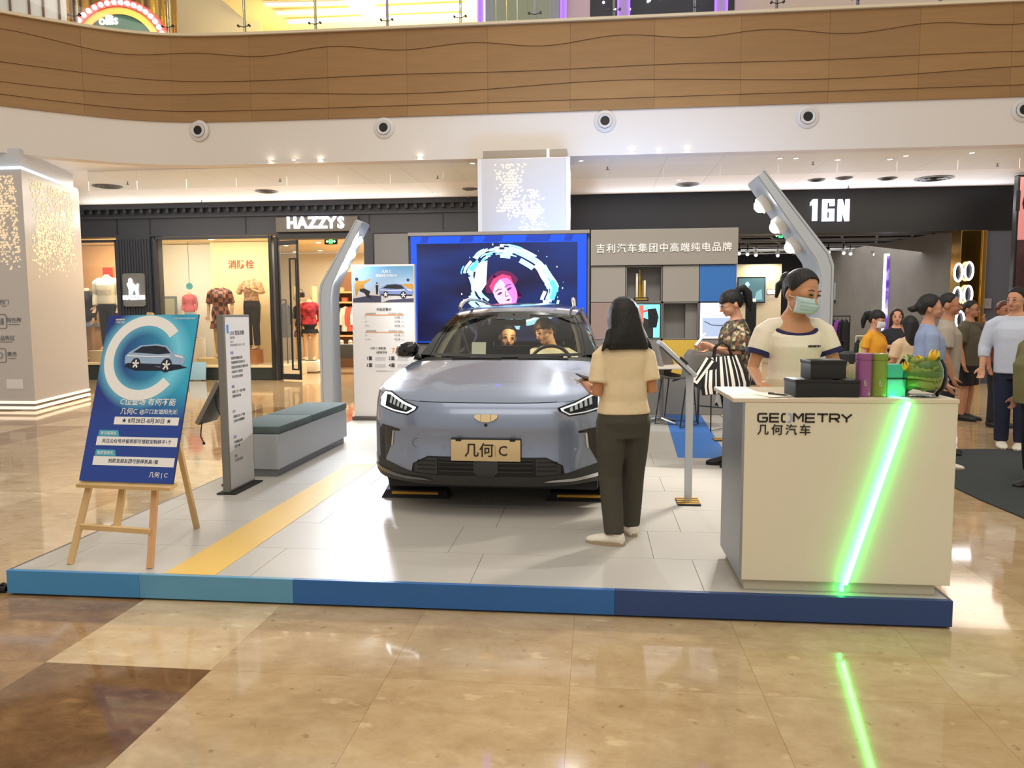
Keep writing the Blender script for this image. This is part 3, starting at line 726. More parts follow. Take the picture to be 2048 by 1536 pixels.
# exit signs
def exit_sign(px, py, Y, lab, w_=.34):
    p = at(px, py, Y=Y); t = thing('exit_sign', lab, 'exit sign', p, 0, 'green exit signs')
    MB().box(-w_/2, w_/2, -.02, .03, -.075, .075, .006).build('case', mat('exit_case', (16, 34, 24), .4), t, local=True)
    e = MB(); FX = frame((0, -.021, 0), (1, 0, 0), (0, 0, 1))
    e.poly([(-.13, 0), (-.09, .04), (-.09, .014), (-.055, .014), (-.055, -.014), (-.09, -.014), (-.09, -.04)], .004, T=FX)
    e.poly([(.13, 0), (.09, .04), (.09, .014), (.055, .014), (.055, -.014), (.09, -.014), (.09, -.04)], .004, T=FX)
    e.build('arrow', glow('exit_pale', (190, 255, 205), 3), t, False, True)
    MB().rect(-.05, -.055, .05, .055, .002, T=FX).build('lit_field', glow('exit_green', (60, 235, 120), 3), t, False, True)
    m2 = MB(); m2.stroke([(-.02, -.045), (.0, -.01), (.015, .02)], .016, .005, T=FX); m2.stroke([(.03, -.045), (.012, -.012), (.0, -.01)], .014, .005, T=FX); m2.stroke([(-.03, .0), (.01, .012), (.03, -.005)], .012, .005, T=FX); m2.ball((.018, -.026, .036), (.012, .004, .012), 8, 6)
    m2.build('running_figure', M_WHT, t, False, True)
    MB().cyl((-.1, 0, .075), (-.1, 0, (3.6 if px < 1000 else 4.2)-p.z), .006, n=6).build('hanger', M_STEEL, t, local=True)
exit_sign(662, 483, 19.5, 'green lit exit sign hanging inside the left shop entrance')
exit_sign(1561, 471, 19.4, 'green lit exit sign hanging in the dark right shop behind the lamp post')
# shop downlights inside the left shop
for i, (px, py) in enumerate(sorted([(600, 477), (590, 503), (640, 500), (637, 484), (655, 470), (676, 513), (720, 516), (330, 490), (416, 500), (424, 512), (362, 492), (440, 487), (505, 492), (200, 494), (572, 490)])):
    p = at(px, py, z=3.62)
    if p.y > 24.2 or p.y < WY+.4: p = at(px, py, Y=19.6); p.z = 3.62
    t = thing('shop_downlight', ORD[i]+' downlight from the left in the cream ceiling of the left shop', 'downlight', p, 0, 'downlights inside the left shop')
    MB().lathe([(.07, -.02), (.1, -.015), (.1, .0), (.07, .0)], 16).build('ring', M_WHT, t, local=True)
    MB().lathe([(0, -.018), (.07, -.018), (.07, 0), (0, 0)], 16).build('lamp', glow('shop_lamp', (255, 240, 205), 16), t, local=True)
# right shop sign: three lit blocks of 1GN
rsn = thing('shop_sign', 'three white lit block letters on the black header of the right shop', 'sign', at(1660, 420, Y=WY-.09))
def blk(pts, px0, px1, py0, py1):
    A = at(px0, py1, Y=WY-.09); B = at(px1, py0, Y=WY-.09); w_, h_ = B.x-A.x, B.z-A.z
    return MB().poly([(x*w_, y*h_) for x, y in pts], .06, T=frame(A, (1, 0, 0), (0, 0, 1)))
M_LEDB = glow('sign_led_cool', (226, 228, 255), 3)
blk([(.35, 0), (1, 0), (1, 1), (.35, 1), (0, .86), (0, .70), (.35, .78)], 1619, 1634, 399, 442).build('letter', M_LEDB, rsn, False)
blk([(0, 0), (1, 0), (1, .56), (.5, .56), (.5, .42), (.62, .42), (.62, .14), (.4, .14), (.4, .86), (.62, .86), (.62, .70), (1, .70), (1, 1), (0, 1)], 1643, 1668, 399, 443).build('letter', M_LEDB, rsn, False)
blk([(0, 0), (.34, 0), (.34, .55), (.66, 0), (1, 0), (1, 1), (.68, 1), (.68, .48), (.36, 1), (0, 1)], 1674, 1698, 399, 443).build('letter', M_LEDB, rsn, False)

# ============================================================ right shop interior
M_DKW = mat('shop_grey_wall', (92, 92, 92), .6); M_CHAR = mat('charcoal_wall', (44, 45, 48), .6)
MB_ = MB().box(2.6, 13, 27, 27.1, 0, 4.3); struct('wall_shop_right_back', MB_, M_CHAR, False)
MB_ = MB().box(2.6, 13, WY+.35, 27, 4.2, 4.3); struct('ceiling_shop_right', MB_, mat('ceiling_black', (14, 15, 18), .7), False)
a = at(1915, 560, Y=WY+.3)
MB_ = MB(); MB_.poly([(a.x-.02, WY+.35), (6.9, 27), (7.1, 27), (a.x+.25, WY+.35)], 3.45); struct('wall_shop_right_side', MB_, mat('concrete_grey', (112, 110, 108), .7, var=.08, vscale=2), False)
a, b = at(1482, 600, Y=25.5), at(1562, 600, Y=25.5)
MB_ = MB().box(a.x-.6, b.x, 25.5, 25.6, 0, 3.15); struct('wall_shop_right_beige', MB_, mat('beige_wall', (224, 210, 180), .6), False)
area('wall_wash', (b.x-.6, 25.2, 3.1), (b.x-.6, 25.45, 2), .8, .1, 22, (1, .86, .6))
cg = sroot('trim_2')
rs = random.Random(4)
for k in range(9):
    y = 18.9+.75*k; MB().box(2.8, 8.0, y, y+.05, 3.42+.02*(k % 2), 3.46+.02*(k % 2)).build('ceiling_bar', mat('bar_grey', (150, 150, 152), .4, .5), cg, False)
for k in range(9):
    x0 = 2.2+.85*k; mb = MB(); mb.tube([(x0, 18.7, 3.5), (x0+2.6, 26.5, 3.5)], .03, 6); mb.build('ceiling_bar', mat('bar_grey', (150, 150, 152), .4, .5), cg, False)
for i, (px, py) in enumerate([(1478, 518), (1495, 513), (1512, 504), (1555, 525), (1657, 492), (1686, 527), (1700, 516), (1748, 508), (1800, 498), (1840, 490)]):
    p = at(px, py, Y=21.5+.3*(i % 4))
    t = thing('track_spotlight', ORD[i]+' black track spotlight from the left under the dark ceiling of the right shop', 'spotlight', (p.x, p.y, 3.42), 0, 'track spotlights of the right shop')
    MB().cyl((0, 0, .78), (0, 0, -.16), .015, n=8).build('stem', M_BLACK, t, local=True)
    MB().cyl((0, .06, -.14), (-.02, -.1, -.24), .055, n=14).build('can', M_BLACK, t, local=True)
    MB().cyl((-.02, -.1, -.24), (-.0205, -.104, -.242), .045, n=14).build('lens', glow('track_lens', (255, 246, 230), 10 if i in (1, 2) else 1.5), t, local=True)
# wall screen with a picture of a figure in a cap
p = at(1503, 580, Y=25.3)
tv = thing('wall_screen', 'wall screen with a dark figure in a pale cap, deep in the right shop', 'screen', p)
FV = frame(p, (1, 0, 0), (0, 0, 1)); u = (at(1553, 580, Y=25.3)-at(1453, 580, Y=25.3)).length/100
MB().box(-28*u, 28*u, -27*u, 27*u, -.1, -.01, .01, T=FV).build('case', M_BLACK, tv, False)
MB().rect(-26*u, -24*u, 26*u, 24*u, .004, T=FV @ Matrix.Translation((0, 0, -.01))).build('picture', glow('screen_teal', (60, 92, 100), 1.2), tv, False)
m2 = MB(); Tz = FV @ Matrix.Translation((0, 0, -.004))
m2.poly([(-20*u, -24*u), (-17*u, -4*u), (-13*u, 1*u), (-5*u, 1*u), (0, -4*u), (3*u, -24*u)], .003, T=Tz); m2.build('figure', mat('screen_black', (10, 12, 14), .6), tv, False)
m2 = MB(); m2.poly([(-13*u, 9*u), (-13*u, 13*u), (-10*u, 17*u), (-6*u, 16*u), (-4*u, 12*u), (-3*u, 9*u)], .003, T=Tz); m2.rect(-11*u, 3*u, -6*u, 9*u, .002, T=Tz); 
m2.build('pale_cap', glow('screen_pale', (150, 190, 205), 1), tv, False)['kind'] = 'stuff'
m2 = MB(); m2.poly([(6*u, -20*u), (10*u, -4*u), (20*u, 2*u), (22*u, -20*u)], .001, T=Tz); m2.build('mist_picture', glow('screen_mist', (110, 150, 160), .9), tv, False)
# lit poster panel, purple and blue
p = at(1777, 600, Y=21.5)
pp = thing('lit_poster', 'tall narrow lit poster in purple and blue with a white frame in the right shop', 'poster', (p.x, 21.5, .0))
a, b = at(1767, 690, Y=21.5), at(1788, 512, Y=21.5)
MB().box(a.x-.05, b.x+.05, 21.5, 21.58, .25, b.z+.06, .01).build('lit_frame', glow('poster_frame', (228, 230, 240), 1.4), pp, False)
m, nt, bb = nodes_mat('poster_purple'); tc = N(nt, 'TexCoord'); n = N(nt, 'TexNoise'); n.inputs['Scale'].default_value = 2.2; r = N(nt, 'ValToRGB')
r.color_ramp.elements[0].color = rgb(30, 30, 90); r.color_ramp.elements[1].color = rgb(240, 230, 255); r.color_ramp.elements[0].position = .36; r.color_ramp.elements[1].position = .66
e = r.color_ramp.elements.new(.5); e.color = rgb(120, 70, 200); nt.links.new(tc.outputs['Object'], n.inputs['Vector']); nt.links.new(n.outputs[0], r.inputs[0]); nt.links.new(r.outputs[0], bb.inputs['Emission Color']); bb.inputs['Emission Strength'].default_value = 1.2; bb.inputs['Base Color'].default_value = (0, 0, 0, 1)
MB().box(a.x, b.x, 21.485, 21.5, .32, b.z).build('picture', m, pp, False)
# white card panels with hanging clothes racks
def wall_card(px0, px1, py0, py1, Y, lab, c=(150, 152, 156)):
    a, b = at(px0, py1, Y=Y), at(px1, py0, Y=Y)
    t = thing('wall_board', lab, 'board', (a.x, Y, a.z)); MB().box(a.x, b.x, Y, Y+.05, a.z, b.z, .01).build('board', mat('board_grey', c, .5), t, False)
    MB().box(a.x, b.x, Y-.03, Y, a.z-.1, a.z, .01).build('ledge', M_BLACK, t, False)
    return t
wall_card(1668, 1694, 565, 600, 24.5, 'small pale grey board above the hanging violet jacket')
wall_card(1722, 1765, 560, 598, 24.5, 'broad pale grey board above the rack of pale green jackets')
# gold pillar with round lit mirrors
gx0, gx1 = wx(1914, 560), wx(1955, 560)
gp = thing('gold_pillar', 'polished gold pillar with lit loop signs beside the right shop entrance', 'pillar', (gx0, WY-.1, 0))
MB().box(gx0, gx1, WY-.12, WY+.35, 0, 3.38, .01).build('shaft', mat('polished_gold', (196, 150, 70), .18, 1), gp, False)
MB().box(gx1, gx1+.09, WY-.16, WY+.35, 0, 3.38, .01).build('edge_fin', mat('gold_fin', (206, 160, 84), .3, 1), gp, False)
for i, (px, py) in enumerate(((1917, 545), (1938, 542), (1915, 592), (1936, 589), (1920, 640))):
    p = at(px, py, Y=WY-.2); Tn = frame(p, (1, 0, 0), (0, 0, 1))
    t = thing('neon_loop', ['upper left white neon loop on the gold pillar', 'upper right white neon loop on the gold pillar', 'lower left white neon loop on the gold pillar', 'lower right white neon loop on the gold pillar', 'lowest white neon loop on the gold pillar, half hidden by a head'][i], 'neon sign', p, 0, 'neon loops on the gold pillar')
    pts = [(p.x+.085*cos(2*pi*k/28), p.y, p.z+.19*sin(2*pi*k/28)) for k in range(28)]
    MB().tube(pts, .022, 8, closed=True).build('tube', glow('neon_white', (240, 240, 255), 7), t)
    mb = MB()
    for k in (-.1, .1): mb.cyl((p.x+.085*(1 if k > 0 else -1), p.y, p.z), (p.x+.085*(1 if k > 0 else -1), WY-.12, p.z), .008, n=6)
    mb.build('bracket', M_BLACK, t)
    MB().ball((p.x, p.y+.04, p.z), (.07, .015, .17), 14, 8).build('dark_disc', M_BLACK, t)
p = at(1958, 584, Y=WY-.06)
nt0 = thing('wall_notice', 'small pale notice on the slate wall behind the man with glasses', 'notice', at(1972, 607, Y=WY-.11)); MB().box(-.11, .11, -.01, .01, -.11, .11, .003).build('sheet', mat('notice_grey', (150, 144, 144), .6), nt0, False, True)
for i in range(4): MB().box(-.08, .08, -.013, -.01, .06-.04*i, .07-.04*i).build('print_line', M_GREYP, nt0, False, True)
# tall pink poster at the right edge
a, b = at(2026, 640, Y=16.6), at(2140, 376, Y=16.6)
pk = thing('pink_poster', 'tall pink poster with black lettering above a dark city view, right edge', 'poster', (a.x, 16.6, 0))
MB().box(a.x-.04, b.x, 16.6, 16.75, .0, 4.3, .01).build('frame', M_BLACK, pk, False)
MB().box(a.x, b.x-.05, 16.585, 16.6, 3.02, 4.25).build('pink_sky', glow('poster_pink', (190, 122, 120), .55), pk, False)
MB().box(a.x, b.x-.05, 16.583, 16.6, .3, 3.02).build('dark_city', mat('poster_plum', (66, 34, 40), .5, var=.4, vscale=3), pk, False)
MB().text('16N', .5, frame(at(2060, 403, Y=16.58), (1, 0, 0), (0, 0, 1)), d=.004, bold=.03, sx=.7).build('lettering', M_BLKP, pk, False)
# ============================================================ exhibition platform
PZ = .145
M_DECK = mat('deck_board', (182, 177, 169), .38, var=.03, vscale=1.2)
M_YEL = mat('yellow_strip', (226, 184, 84), .45, var=.03, vscale=2)
M_BLUE = mat('blue_strip', (52, 114, 190), .5)
plat = thing('exhibition_platform', 'low exhibition platform with grey deck boards and a blue front edge', 'platform', (-.77, 3.93, 0))
PX0, PX1, PY0, PY1 = -3.32, 1.78, 3.93, 11.45
MB().box(PX0+.02, PX1-.02, PY0+.02, PY1, 0, PZ-.03).build('core', mat('core_dark', (40, 42, 46), .7), plat, False)
rows = [3.96, 4.48, 5.06, 5.645, 6.23, 6.81, 7.39, 7.98, 8.56, 9.15, 9.73, 10.32, 10.9, PY1]
for r in range(len(rows)-1):
    off = .35 if r % 2 else .57
    cuts = sorted([PX0+.015]+[off+1.23*k for k in range(-3, 2) if PX0+.1 < off+1.23*k < PX1-.1]+[PX1-.015])
    for a, b in zip(cuts, cuts[1:]):
        MB().box(a+.0015, b-.0015, rows[r]+.0015, rows[r+1]-.0015, PZ-.02, PZ).build('deck_board', M_DECK, plat, False)
for a, b, c in ((PX0, -2.52, (70, 138, 190)), (-2.52, -1.63, (92, 150, 182)), (-1.63, .11, (44, 100, 164)), (.11, PX1, (44, 68, 118))):
    MB().box(a, b-.001, PY0, PY0+.03, .012, PZ+.001, .003).build('front_panel', mat('front_%d' % c[0] if c[0] != 44 else 'front_%d_%d' % (c[0], c[1]), c, .42, var=.05, vscale=1.5), plat, False)
for x in (PX0, PX1-.015): MB().box(x, x+.015, PY0+.03, PY1, .0, PZ+.001).build('side_trim', mat('side_trim', (120, 116, 112), .4, .4), plat, False)
st = MB(); st.poly([(-2.39, 3.96), (-2.09, 3.96), (-2.09, 7.16), (-2.37, 7.16)], .0015, T=Matrix.Translation((0, 0, PZ+.0005))); st.build('yellow_strip', M_YEL, plat, False)
st = MB(); st.poly([(.83, 7.74), (1.33, 7.74), (1.50, 11.08), (1.0, 11.08)], .0015, T=Matrix.Translation((0, 0, PZ+.0005))); st.build('blue_strip', M_BLUE, plat, False)
MB().tube([(-3.36, 3.97, .02), (-3.42, 3.95, .02), (-3.40, 4.0, .03), (-3.34, 3.98, .02)], .02, 8).build('cable_end', M_BLACK, plat)

# ============================================================ backdrop wall of the stand
BY = 11.1
M_GP = mat('stand_grey', (156, 150, 143), .55); M_GP2 = mat('stand_grey_dark', (130, 127, 123), .55); M_GD = mat('niche_grey', (124, 121, 118), .6)
bd = thing('backdrop_wall', 'grey exhibition wall with square panels and white characters behind the car', 'display wall', (-.6, BY, PZ))
BF = lambda x, z, y=BY: frame((x, y, z), (1, 0, 0), (0, 0, 1))
MB().box(-3.21, -2.70, BY, BY+.3, PZ, 2.76, .006).build('side_panel', M_GP2, bd, False)
MB().box(-2.70, -.08, BY+.04, BY+.3, PZ, 2.77, .006).build('led_surround', M_GP2, bd, False)
MB().box(-2.70, -.08, BY-.02, BY+.04, 2.72, 2.77, .004).build('top_frame', M_GP, bd, False)
MB().box(-2.70, -.1, BY, BY+.04, PZ, 1.16, .004).build('lower_panel', M_GP2, bd, False)
MB().box(-.06, 1.97, BY-.03, BY+.3, 2.265, 2.765, .006).build('header_panel', M_GP, bd, False)
cx = [-.06, .43, .945, 1.455, 1.965]; rz_ = [2.26, 1.745, 1.215, .66, PZ]
MB().box(-.06, 1.97, BY+.22, BY+.3, PZ, 2.27).build('back_board', M_GD, bd, False)
cols = [[M_GP, None, M_GP, M_BLUE], [mat('stand_pinkish', (158, 136, 130), .5), 'tv', None, 'box'], [M_GP2, M_GP2, mat('stand_yellow', (216, 180, 72), .5), M_GP2], [M_GP2, M_GP2, M_GD, M_GP2]]
for r in range(4):
    for c in range(4):
        m = cols[r][c]; x0, x1, z1, z0 = cx[c]+.004, cx[c+1]-.004, rz_[r]-.004, rz_[r+1]+.004
        if m is None or isinstance(m, str):
            for q in ((x0, x0+.012, z0, z1), (x1-.012, x1, z0, z1), (x0, x1, z0, z0+.012), (x0, x1, z1-.012, z1)):
                MB().box(q[0], q[1], BY, BY+.22, q[2], q[3]).build('niche_side', M_GP2, bd, False)
            if m is None and r == 1: MB().box(x0+.33, x1-.012, BY+.1, BY+.22, z0+.012, z1-.012).build('inner_panel', M_GP2, bd, False)
        else:
            MB().box(x0, x1, BY, BY+.22, z0, z1, .004).build('square_panel', m, bd, False)
for i, ch in enumerate('吉利汽车集团中高端纯电品牌'):
    p = at(1201+21.1*i, 498.5-.32*i, Y=BY-.032)
    MB().text(ch, .132, BF(p.x, p.z, BY-.0305), d=.012, bold=.0018).build('character', mat('white_acrylic', (252, 252, 250), .4), bd, False)
# small print card on the yellow square
a, b = at(1327, 713, Y=BY-.002), at(1341, 698, Y=BY-.002)
MB().box(a.x, b.x, BY-.012, BY-.001, a.z, b.z).build('switch_plate', mat('plate_dark', (66, 66, 68), .4), bd, False)
# LED wall
led = thing('led_wall', 'large blue LED screen with a splashing ring of light behind the car', 'screen', (-1.39, BY, 1.19))
MB().box(-2.67, -.11, BY-.03, BY+.04, 1.17, 2.715, .004).build('case', M_BLACK, led, False)
MB().box(-2.66, -.12, BY-.034, BY-.03, 1.18, 2.71).build('border_picture', glow('led_blue', (14, 70, 200), .75), led, False)
bp = MB()
for x0, x1 in ((-2.52, -2.38), (-1.95, -1.72), (-1.6, -1.3), (-1.0, -.62), (-.45, -.3)):
    bp.poly([(x0, 2.62), (x1-.04, 2.62), (x1, 2.708), (x0+.04, 2.708)], .001, T=frame((0, BY-.0345, 0), (1, 0, 0), (0, 0, 1)))
o = bp.build('border_shade', glow('led_blue_dark', (12, 52, 160), .7), led, False); o['kind'] = 'stuff'
m, nt, bb = nodes_mat('led_picture'); tc = N(nt, 'TexCoord'); mp = N(nt, 'Mapping'); mp.inputs['Scale'].default_value = (.5, 1, 1.4)
n = N(nt, 'TexNoise'); n.inputs['Scale'].default_value = 1.3; n.inputs['Detail'].default_value = 2; r = N(nt, 'ValToRGB')
r.color_ramp.elements[0].color = rgb(14, 16, 84); r.color_ramp.elements[1].color = rgb(16, 62, 160); r.color_ramp.elements[0].position = .4; r.color_ramp.elements[1].position = .66
nt.links.new(tc.outputs['Object'], mp.inputs[0]); nt.links.new(mp.outputs[0], n.inputs['Vector']); nt.links.new(n.outputs[0], r.inputs[0]); nt.links.new(r.outputs[0], bb.inputs['Emission Color'])
bb.inputs['Emission Strength'].default_value = .62; bb.inputs['Base Color'].default_value = (0, 0, 0, 1)
MB().box(-2.57, -.25, BY-.037, BY-.034, 1.2, 2.605).build('picture', m, led, False)
TL = frame((0, BY-.0375, 0), (1, 0, 0), (0, 0, 1))
rc = at(1022, 572, Y=BY); rs = random.Random(9)
lm = [glow('led_white', (226, 244, 255), 1.6), glow('led_cyan', (80, 190, 250), 1.3), glow('led_deep', (10, 18, 66), .6), glow('led_ice', (160, 220, 255), 1.3)]
for mi in range(4):
    mb = MB()
    for k in range(70):
        if rs.randrange(4) != mi and mi != 3: continue
        a0 = rs.uniform(0, 2*pi); le = rs.uniform(.15, .6); rr = rs.uniform(.47, .64)+(.04*sin(a0*7)); wd = rs.uniform(.012, .075)
        pts = [((rr+.02*sin(9*(a0+le*t/6)))*1.05*cos(a0+le*t/6)+.0, (rr*.88)*sin(a0+le*t/6)-.12*cos(a0+le*t/6)) for t in range(7)]
        mb.stroke([(rc.x+x, rc.z+y) for x, y in pts], wd, .0006, T=TL @ Matrix.Translation((0, 0, .0004*(k % 9))))
    for k in range(5):
        a0 = rs.uniform(0, 2*pi); rr = rs.uniform(.66, .76); s = rs.uniform(.004, .010)
        mb.poly([(rc.x+rr*cos(a0)+s*cos(2*pi*t/6), rc.z+rr*.9*sin(a0)+s*1.6*sin(2*pi*t/6)) for t in range(6)], .0006, T=TL)
    o = mb.build('light_splash', lm[mi], led, False); o['kind'] = 'stuff'
gb = at(962, 555, Y=BY)
MB().poly([(gb.x-.12, gb.z-.16), (gb.x-.04, gb.z+.2), (gb.x+.10, gb.z+.24), (gb.x+.08, gb.z-.1), (gb.x-.02, gb.z-.24)], .001, T=TL @ Matrix.Translation((0, 0, .004))).build('ring_glint', lm[0], led, False)
fc = at(1010, 583, Y=BY); Tf = TL @ Matrix.Translation((fc.x, fc.z, .006)) @ Matrix.Rotation(.45, 4, 'Z')
def ell(mb, x, y, a_, b_, T, n=18, d=.0005): mb.poly([(x+a_*cos(2*pi*t/n), y+b_*sin(2*pi*t/n)) for t in range(n)], d, T=T); return mb
FZ = lambda z: Tf @ Matrix.Translation((0, 0, z))
mb = MB(); mb.poly([(.25*cos(t), .06+.24*sin(t)) for t in [pi*.95*k/12 for k in range(13)]]+[(.20, -.18), (-.20, -.18)], .0004, T=FZ(0)); mb.build('hair_picture', glow('led_wine', (92, 24, 74), .7), led, False)
ell(MB(), 0, -.01, .165, .235, FZ(.001)).build('face_picture', glow('led_pink', (246, 176, 206), .95), led, False)
MB().poly([(.165*cos(t), -.01+.235*sin(t)) for t in [-pi/2+pi*k/12 for k in range(13)]]+[(.05, .12), (.035, -.03), (.05, -.14)], .0004, T=FZ(.0018)).build('face_shade', glow('led_orchid', (206, 120, 204), .9), led, False)
mb = MB(); mb.poly([(-.16, .07), (-.08, .15), (.02, .19), (.12, .16), (.165, .06), (.17, .16), (.08, .235), (-.06, .235), (-.17, .16)], .0004, T=FZ(.0024)); mb.build('fringe_picture', glow('led_rose', (206, 60, 110), .9), led, False)
mb = MB()
for x in (-.075, .075):
    mb.poly([(x-.045, .0), (x-.02, .018), (x+.015, .020), (x+.045, .002), (x+.01, -.012), (x-.02, -.011)], .0004, T=FZ(.003)); mb.stroke([(x-.05, .05), (x, .066), (x+.05, .05)], .012, .0004, T=FZ(.003))
mb.stroke([(.012, .0), (-.018, -.07), (.02, -.078)], .010, .0004, T=FZ(.003)); mb.poly([(-.045, -.13), (-.01, -.118), (.03, -.13), (0, -.15)], .0004, T=FZ(.003))
o = mb.build('face_marks', glow('led_plum', (96, 30, 100), .7), led, False); o['kind'] = 'stuff'
# glow of the LED wall's rear on column and ceiling
area('led_spill', (-.7, 11.75, 2.75), (.4, 13.6, 4.3), 2.4, .3, 34, (.22, .48, 1))
area('stand_glow', (1.0, 11.8, 2.82), (1.9, 15.0, 4.35), 2.6, .4, 48, (.30, .52, 1))
# trophy
p = at(1282, 606, Y=BY+.1)
tr = thing('trophy', 'gold and white twin spired trophy on a black base in the wall niche', 'trophy', (p.x, BY+.11, 1.757))
MB().box(-.1, .1, -.07, .07, 0, .06, .008).build('base', M_BLACK, tr, local=True)
MB().box(-.085, .085, -.072, -.069, .02, .045).build('base_plate', mat('trophy_gold', (200, 164, 70), .25, 1), tr, local=True)
for x, h in ((-.06, .40), (.05, .30)):
    MB().box(x-.016, x+.016, -.02, .02, .06, h, .004).build('white_pillar', mat('trophy_white', (226, 224, 210), .3), tr, local=True)
MB().lathe([(.03, .06), (.018, .12), (.024, .2), (.012, .28), (.02, .34), (.006, .40), (.012, .43), (.0, .47)], 12, T=Matrix.Translation((-.02, 0, 0))).build('gold_spire', mat('trophy_gold', (200, 164, 70), .25, 1), tr, local=True)
MB().lathe([(.02, .06), (.012, .15), (.018, .2), (.004, .30)], 10, T=Matrix.Translation((.015, .02, 0))).build('gold_spire', mat('trophy_gold', (200, 164, 70), .25, 1), tr, local=True)
# screen in the niche (street picture) and lit picture box
x0, x1 = cx[1]+.02, cx[2]-.02
tv = thing('niche_screen', 'lit screen with cyan sky, red tower and dark bag shape in the wall grid', 'screen', (x0, BY+.02, 1.23))
MB().box(x0, x1, BY+.02, BY+.08, 1.235, 1.725, .004).build('case', M_BLACK, tv, False)
TN = frame((x0+.01, BY+.018, 1.245), (1, 0, 0), (0, 0, 1)); W_, H_ = x1-x0-.02, .47
MB().rect(0, 0, W_, H_, .002, T=TN).build('picture', glow('tv_cyan', (110, 220, 240), 1.3), tv, False)
mb = MB(); mb.poly([(0, .55*H_), (.1*W_, .55*H_), (.12*W_, .78*H_), (.3*W_, .72*H_), (.5*W_, .60*H_), (.8*W_, .5*H_), (.8*W_, 0), (0, 0)], .001, T=TN @ Matrix.Translation((0, 0, .002))); mb.build('bag_picture', mat('tv_dark', (52, 50, 48), .6), tv, False)
mb = MB(); mb.poly([(.66*W_, .3*H_), (.62*W_, .86*H_), (.88*W_, .88*H_), (.96*W_, .62*H_), (.90*W_, .3*H_)], .001, T=TN @ Matrix.Translation((0, 0, .003))); mb.build('camera_picture', mat('tv_black', (24, 28, 30), .6), tv, False)
mb = MB(); mb.rect(.36*W_, .45*H_, .5*W_, .98*H_, .001, T=TN @ Matrix.Translation((0, 0, .003))); mb.build('tower_picture', glow('tv_red', (226, 96, 84), .9), tv, False)
mb = MB(); mb.poly([(0, .86*H_), (.36*W_, .80*H_), (.62*W_, .84*H_), (.62*W_, .78*H_), (.3*W_, .70*H_), (0, .74*H_)], .001, T=TN @ Matrix.Translation((0, 0, .0025))); mb.build('roof_picture', glow('tv_rust', (170, 80, 80), .7), tv, False)
x0, x1 = cx[3]+.03, cx[4]-.03
lb = thing('lit_picture_box', 'lit picture box with white sky over grey water in the wall grid', 'light box', (x0, BY+.02, 1.23))
MB().box(x0, x1, BY+.01, BY+.08, 1.235, 1.725, .004).build('light_frame', glow('box_frame', (226, 230, 255), 2.2), lb, False)
MB().box(x0+.02, x1-.02, BY+.006, BY+.01, 1.255, 1.52).build('picture_low', glow('box_low', (150, 166, 194), .9), lb, False)
MB().box(x0+.02, x1-.02, BY+.006, BY+.01, 1.52, 1.71).build('picture_sky', glow('box_sky', (236, 242, 255), 1.6), lb, False)
MB().stroke([(x0+.05, 1.47), (x0+.15, 1.42), (x0+.28, 1.41), (x0+.42, 1.45)], .012, .001, T=frame((0, BY+.0055, 0), (1, 0, 0), (0, 0, 1))).build('picture_line', mat('picture_line', (90, 100, 120), .6), lb, False)

# ============================================================ bent lamp posts
def lamp_post(poly, Y, depth, lamps, label, lit, side):
    g = at(poly[0][0], 700, Y=Y)
    t = thing('lamp_post', label, 'lamp post', (g.x, Y, PZ), 0, 'bent silver lamp posts of the stand')
    pts = [at(px, py, Y=Y) for px, py in poly]; pts[0].z = pts[-1].z = PZ; pts[0].x = pts[1].x; pts[-1].x = pts[-2].x
    q = [(p.x, p.z) for p in pts]; TF_ = frame((0, Y+depth, 0), (1, 0, 0), (0, 0, 1))
    bm = bmesh.new(); vs = [bm.verts.new(TF_ @ Vector((x, z, depth))) for x, z in q]; f = bm.faces.new(vs)
    ex = bmesh.ops.extrude_face_region(bm, geom=[f]); bmesh.ops.translate(bm, vec=(0, depth, 0), verts=[v for v in ex['geom'] if isinstance(v, bmesh.types.BMVert)])
    bmesh.ops.recalc_face_normals(bm, faces=bm.faces); bmesh.ops.bevel(bm, geom=[e for e in bm.edges], offset=.008, segments=2, affect='EDGES')
    MB().bm(bm).build('shaft', M_ALU, t)
    # groove line parallel to the outer edge on the front
    gl = MB(); gl.stroke([(p[0]*.8+o_[0]*.2, p[1]*.8+o_[1]*.2) for p, o_ in zip(q[:len(q)//2], q[::-1][:len(q)//2])], .004, .002, T=frame((0, Y-.001, 0), (1, 0, 0), (0, 0, 1)))
    gl.build('groove', mat('groove_grey', (120, 122, 126), .5), t, False)
    MB().box(min(q[0][0], q[-1][0])-.05, max(q[0][0], q[-1][0])+.05, Y-.04, Y+depth+.04, PZ, PZ+.012, .004).build('base_plate', M_ALU, t)
    for i, (px, py) in enumerate(lamps):
        c = at(px, py, Y=Y+depth*.5); ax = Vector((side*.83, 0, -.56))
        h = MB(); h.cyl(c-ax*.03, c+ax*.035, .075, .07, 20); lo = h.build('spot_lamp', mat('lamp_shell', (230, 228, 224), .4), t)
        MB().ball(c+ax*.03, (.055, .055, .055), 16, 10).build('lens', glow('spot_lens', (250, 250, 255), 60) if lit > i else glow('lens_soft', (250, 248, 240), 1.5), lo)
    return t
LPL = lamp_post([(640, 830), (636, 592), (640, 568), (712, 438), (725, 444), (664, 570), (661, 596), (664, 830)], 9.9, .35, [(713, 478), (699, 506), (684, 530)], 'bent silver lamp post with three glaring lamps between the bench and the price board', 3, 1)
LPR = lamp_post([(1669, 860), (1669, 530), (1661, 506), (1530, 338), (1515, 352), (1632, 520), (1641, 552), (1641, 860)], 6.6, .44, [(1527, 408), (1558, 450), (1588, 490)], 'bent pale lamp post leaning over the woman in the face mask', 1, -1)
